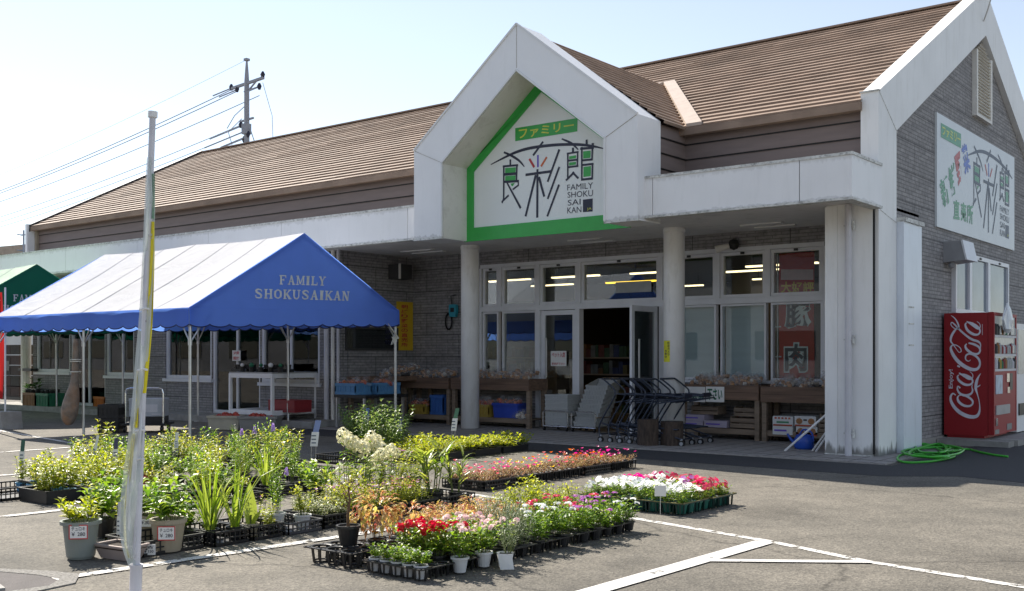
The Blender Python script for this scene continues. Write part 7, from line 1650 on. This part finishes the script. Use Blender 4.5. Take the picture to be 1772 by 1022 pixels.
# --- back right: bushy plants and the low green row
for px, py, s in ((622, 786, 1.0), (648, 778, 1.05), (668, 786, 1.0), (692, 780, 0.95), (608, 776, 0.9), (640, 792, 0.9), (680, 794, 0.85)): c = on_ground(px, py); plant('bush', c.x, c.y, 'dark green bushy plant in the tall clump behind the hydrangeas', 'bushy plants behind the hydrangeas', s, pot=(0.09, 0.13))
for k_ in range(4): tray(-10.15, -9.6, 10.0+0.64*k_, 10.58+0.64*k_, 'black solid tray under the low yellow green row', 0.08, kind='solid', group='trays under the low green row')
for i in range(3):
    for j in range(9): plant('low', -10.05+0.2*i, 10.1+0.29*j, 'low yellow green plant in the row by the pavement', 'low green plants by the pavement', R.uniform(0.95, 1.2), pot=(0.05, 0.08))
for i in range(2):
    for j in range(4): plant('low', -10.55+0.22*i, 10.3+0.3*j, 'low green plant behind the yellow green row', 'low green plants behind the row', R.uniform(0.95, 1.25), pot=(0.05, 0.08))
# --- portulaca trays
for k_, (y0, y1) in enumerate(((8.42, 8.98), (9.04, 9.58), (9.64, 10.2), (10.26, 10.82), (10.88, 11.44))): tray(-7.62, -7.04, y0, y1, ['nearest black lattice tray of the portulaca row', 'second black tray of the portulaca row', 'middle black tray of the portulaca row', 'fourth black tray of the portulaca row', 'farthest black tray of the portulaca row'][k_], 0.095, kind='lattice' if k_ in (0, 3) else 'cells')
for j in range(15):
    for i in range(3):
        y = 8.5+0.198*j; k_ = R.random(); pmx = (P_coral if k_ < 0.6 else P_hot) if j < 4 else ((P_yel if k_ < 0.25 else P_hot) if j < 7 else ((P_or if k_ < 0.4 else P_coral if k_ < 0.7 else P_hot) if j < 12 else P_hot))
        nm = {P_coral.name: 'coral', P_hot.name: 'hot pink', P_yel.name: 'yellow', P_or.name: 'orange'}[pmx.name]
        plant('portulaca', -7.52+0.19*i, y, nm+' flowered portulaca on reddish stems in the long row of trays', nm+' portulacas', R.uniform(0.9, 1.15), pot=(0.055, 0.08), petal_m=pmx)
# --- vinca trays
M_rim = mat('olive tray rim', (0.17, 0.15, 0.05), 0.5); M_trayt = mat('dark teal tray', (0.008, 0.035, 0.03), 0.45)
for i, (x0, x1, y0, y1, lab) in enumerate(((-5.68, -5.14, 8.2, 8.66, 'teal tray at the left front of the white vincas'), (-5.1, -4.58, 8.18, 8.64, 'teal tray at the right front of the white vincas, nearest corner'), (-5.68, -5.14, 8.7, 9.16, 'teal tray at the left back of the vincas'), (-5.1, -4.56, 8.68, 9.16, 'teal tray at the right back under the red vincas'))):
    t_ = tray(x0, x1, y0, y1, lab, 0.10, M_trayt, 'cells'); m = MB()
    for P, Q in (((x0, y0), (x1, y0)), ((x1, y0), (x1, y1)), ((x1, y1), (x0, y1)), ((x0, y1), (x0, y0))): m.bar((P[0], P[1], 0.108), (Q[0], Q[1], 0.108), 0.016, 0.010)
    m.build('rim', M_rim, t_)
for i in range(8):
    for j in range(7):
        x, y = -5.6+0.137*i, 8.26+0.138*j
        if i == 3 and j == 0: continue
        if j >= 5: pmx, nm = (P_hot if i < 3 else P_rose), ('hot pink' if i < 3 else 'rose red')
        elif i >= 5 and j >= 2 and R.random() < 0.75: pmx, nm = (P_mag, 'magenta') if R.random() < 0.6 else (P_white, 'white')
        else: pmx, nm = P_white, 'white'
        if i >= 6 and j >= 3: pmx, nm = P_rose, 'rose red'
        plant('vinca', x, y, nm+' flowered vinca in the block of teal trays', nm+' vincas', R.uniform(0.95, 1.15), pot=(0.05, 0.085), pm=T_gr, petal_m=pmx)
price_card(Vector((-4.78, 8.14, 0.165)), 0.10, 0.095, YAW-0.1, [], 'blank grey price card on a white stick at the vinca trays', edge=False, stick=0.16)
# --- the island nearest the camera
t_ = tray(-5.98+0.42, -5.98+0.82, 4.78, 5.18, 'six-hole black pot carrier with empty cups and the bonsai pot', 0.1, kind='solid'); bpy.data.objects.remove(t_)
m = MB(); x0, y0 = -5.58, 4.76
for i in range(3):
    for j in range(2):
        c_ = (x0+0.085+0.15*i, y0+0.09+0.16*j); 
        m.tube([(c_[0]+0.066*math.cos(q*0.314), c_[1]+0.066*math.sin(q*0.314), 0.105) for q in range(21)], 0.009, 5)
        for k_ in range(7): q = k_*0.898; m.bar((c_[0]+0.068*math.cos(q), c_[1]+0.068*math.sin(q), 0.1), (c_[0]+0.055*math.cos(q), c_[1]+0.055*math.sin(q), 0.004), 0.02, 0.006)
        m.tube([(c_[0]+0.055*math.cos(q*0.628), c_[1]+0.055*math.sin(q*0.628), 0.012) for q in range(11)], 0.006, 4)
for j in range(3): m.bar((x0, y0+0.015+0.158*j, 0.105), (x0+0.47, y0+0.015+0.158*j, 0.105), 0.02, 0.008)
for i in range(4): m.bar((x0+0.012+0.15*i, y0, 0.105), (x0+0.012+0.15*i, y0+0.34, 0.105), 0.02, 0.008)
tag(m.build('pot_carrier', M_black), 'six-hole black pot carrier with empty cups under the bonsai pot', 'tray')
c = on_ground(603, 943, 0.11); plant('bonsai', c.x, c.y, 'small bonsai tree with fine leaves in a black pot on the pot carrier', None, 1.0, 0.112, (0.078, 0.145), M_black)
for k_, (y0, y1) in enumerate(((4.78, 5.08), (5.12, 5.52), (5.56, 5.96), (6.0, 6.4), (6.44, 6.84), (6.88, 7.26))):
    tray(-5.02, -4.5, y0, y1, ['nearest black cell tray with five white pots', 'second black cell tray under the red begonias', 'third black cell tray under the blush begonias', 'fourth black cell tray under the white flowers', 'fifth black cell tray under the pink pentas', 'farthest black cell tray of the front island'][k_], 0.075, kind='cells')
    if k_: tray(-5.58, -5.06, y0, y1, ['', 'black cell tray under the big coleus', 'black cell tray behind the big coleus', 'black cell tray under the small coleus row', 'black cell tray under the leafy plants', 'farthest left black cell tray of the front island'][k_], 0.075, kind='cells')
for i in range(5): plant('broad', -4.96+0.1*i, 4.84, 'small leafy bedding plant in one of the five white pots at the front', 'bedding plants in white pots', 0.4, pot=(0.11, 0.21), pm=T_wh)
for i in range(4): plant('begonia', -4.95+0.105*i, 4.98, 'small bedding plant with white flowers behind the white pots', 'white bedding plants', 0.48, petal_m=P_white)
for x, y in ((-4.95, 5.12), (-4.84, 5.08), (-4.74, 5.16), (-4.88, 5.24), (-4.66, 5.1), (-4.76, 5.3), (-4.97, 5.32), (-4.6, 5.22)): plant('begonia', x, y, 'begonia with bright red flowers at the front of the island', 'red begonias', R.uniform(0.95, 1.12), petal_m=P_red)
for x, y in ((-4.5, 5.14), (-4.5, 5.38)): plant('begonia', x, y, 'blush begonia in a white and black pot at the island edge', 'blush begonias in white pots', 1.05, pot=(0.05, 0.09), pm=T_wh, petal_m=P_blush)
for x, y in ((-4.95, 5.48), (-4.84, 5.42), (-4.7, 5.45), (-4.92, 5.62), (-4.78, 5.6), (-4.62, 5.56), (-4.97, 5.76), (-4.66, 5.36), (-4.8, 5.74), (-4.58, 5.72)): plant('begonia', x, y, 'blush pink begonia in the middle of the front island', 'blush begonias', R.uniform(0.85, 1.1), petal_m=P_blush)
for x, y, s in ((-5.38, 5.26, 0.98), (-5.2, 5.42, 0.9)): plant('coleus', x, y, 'big drooping orange and red coleus behind the red begonias', 'big coleus plants', s, pot=(0.06, 0.1))
for i in range(3):
    for j in range(4): plant('coleus', -5.5+0.2*i, 5.82+0.2*j, 'small orange coleus in the row behind the blush begonias', 'small coleus plants', R.uniform(0.5, 0.66), pot=(0.06, 0.1))
for x, y in ((-4.86, 5.92), (-4.98, 6.0), (-4.7, 5.9), (-4.9, 6.14), (-4.74, 6.06), (-4.56, 5.86)): plant('silver', x, y, 'feathery silver green plant right of the blush begonias', 'silver plants', R.uniform(0.9, 1.15))
for x, y in ((-4.56, 6.04), (-4.62, 6.24), (-4.8, 6.3), (-4.55, 6.34)): plant('pentas', x, y, 'leafy plant with white flower clusters at the island edge', 'white pentas', 1.0, petal_m=P_white)
for i in range(3):
    for j in range(5): plant('leafy', -5.5+0.18*i, 6.66+0.17*j, 'bright leafy plant at the back of the front island', 'leafy plants of the front island', R.uniform(0.7, 1.1))
for i in range(4):
    for j in range(6):
        k_ = R.random(); pmx, nm = (P_rose, 'rose') if k_ < 0.5 else ((P_mag, 'mauve') if k_ < 0.85 else (P_white, 'white'))
        if (j == 0 and i > 1) or R.random() < 0.16: continue
        plant('pentas', -4.98+0.15*i, 6.42+0.16*j, 'pentas with '+nm+' flower clusters at the right end of the front island', nm+' pentas', R.uniform(0.72, 1.05), petal_m=pmx)
c = on_ground(874, 982); m = MB(); m.lathe([(0.04, 0), (0.055, 0.09), (0.058, 0.095)], (0, 0, 0), 14); m.add([(-0.05, -0.06, 0.1), (0.045, -0.066, 0.095), (0.06, -0.085, -0.0), (-0.03, -0.075, -0.004)], [(0, 1, 2, 3)])
o = bpy.data.objects.new('wrapped_pot', m.mesh('wrapped_pot', M_paper)); COL.objects.link(o); o.location = (c.x, c.y, 0.005); o.rotation_euler = (0, 0, YAW); tag(o, 'pot wrapped in white paper at the edge of the front island', 'pot')
plant('silver', c.x-0.02, c.y+0.05, 'silver plant beside the paper-wrapped pot', None, 0.9)
# --- plant tags on wires
def wire_tag(px, py0, py1, pyb, wpx, label, top=None, lean_=0.06):
    lean_ *= 0.16
    c = on_ground(px, pyb); D = (c-_C).dot(_d); T = thing('plant_tag', label, 'plant tag', (c.x, c.y, 0.0), rz=YAW); w = wpx*D/1835; zt = at_depth(px, py0, D).z; zb = at_depth(px, py1, D).z; s = lean_*(zt-zb)
    m = MB(); zm = zb+(zt-zb)*0.55
    m.add([(-w/2, 0, zb), (w/2, 0, zb), (w/2+s, 0.002, zm), (-w/2+s, 0.002, zm)], [(0, 1, 2, 3)]); m.add([(-w*0.36+s, 0.003, zm), (w*0.42+s, 0.003, zm), (w*0.42+s*2.6, 0.004, zt), (-w*0.36+s*2.6, 0.004, zt)], [(0, 1, 2, 3)], 1)
    for i in range(3): m.box((-w*0.3, -0.001, zb+(zm-zb)*(0.2+0.25*i)), (w*0.3, -0.0006, zb+(zm-zb)*(0.28+0.25*i)), 2)
    m.build('label', [M_paper, top or M_bluef, M_inkg], T, local=True)
    m = MB(); m.tube([(-w*0.3, 0.004, zb+0.02), (-w*0.45, 0.004, 0.0)], 0.0025, 4); m.tube([(w*0.3, 0.004, zb+0.02), (w*0.1, 0.004, 0.0)], 0.0025, 4); m.build('wire', M_steel, T, local=True)
wire_tag(543, 727, 772, 818, 13, 'tall blue and white price tag on a wire above the empty tray', mat('tag blue', (0.22, 0.28, 0.5), 0.5), 0.4)
wire_tag(785, 706, 745, 792, 9, 'green and white plant tag above the low green row', mat('tag green', (0.08, 0.2, 0.12), 0.5), 0.4)
wire_tag(37, 761, 805, 850, 9, 'green and white plant tag at the far left seedlings', mat('tag green dark', (0.04, 0.12, 0.09), 0.5), 0.15)
wire_tag(163, 753, 795, 842, 6, 'narrow pale plant tag left of the banner pole', M_paper, 0.35)
wire_tag(199, 758, 800, 838, 9, 'dark picture plant tag just left of the banner pole', mat('tag dark', (0.06, 0.06, 0.14), 0.5), 0.1)
wire_tag(305, 748, 775, 822, 7, 'small white plant tag in the herbs under the tent pole', M_paper, 0.1)
wire_tag(205, 868, 925, 950, 7, 'grey plant tag standing in the trough planter', M_pvc, 0.05)
wire_tag(635, 706, 735, 782, 7, 'small blue plant tag in the bushy clump', M_bluef, 0.1)
wire_tag(691, 725, 745, 782, 9, 'picture plant tag on the right of the bushy clump', mat('tag violet', (0.18, 0.16, 0.35), 0.5), 0.1)
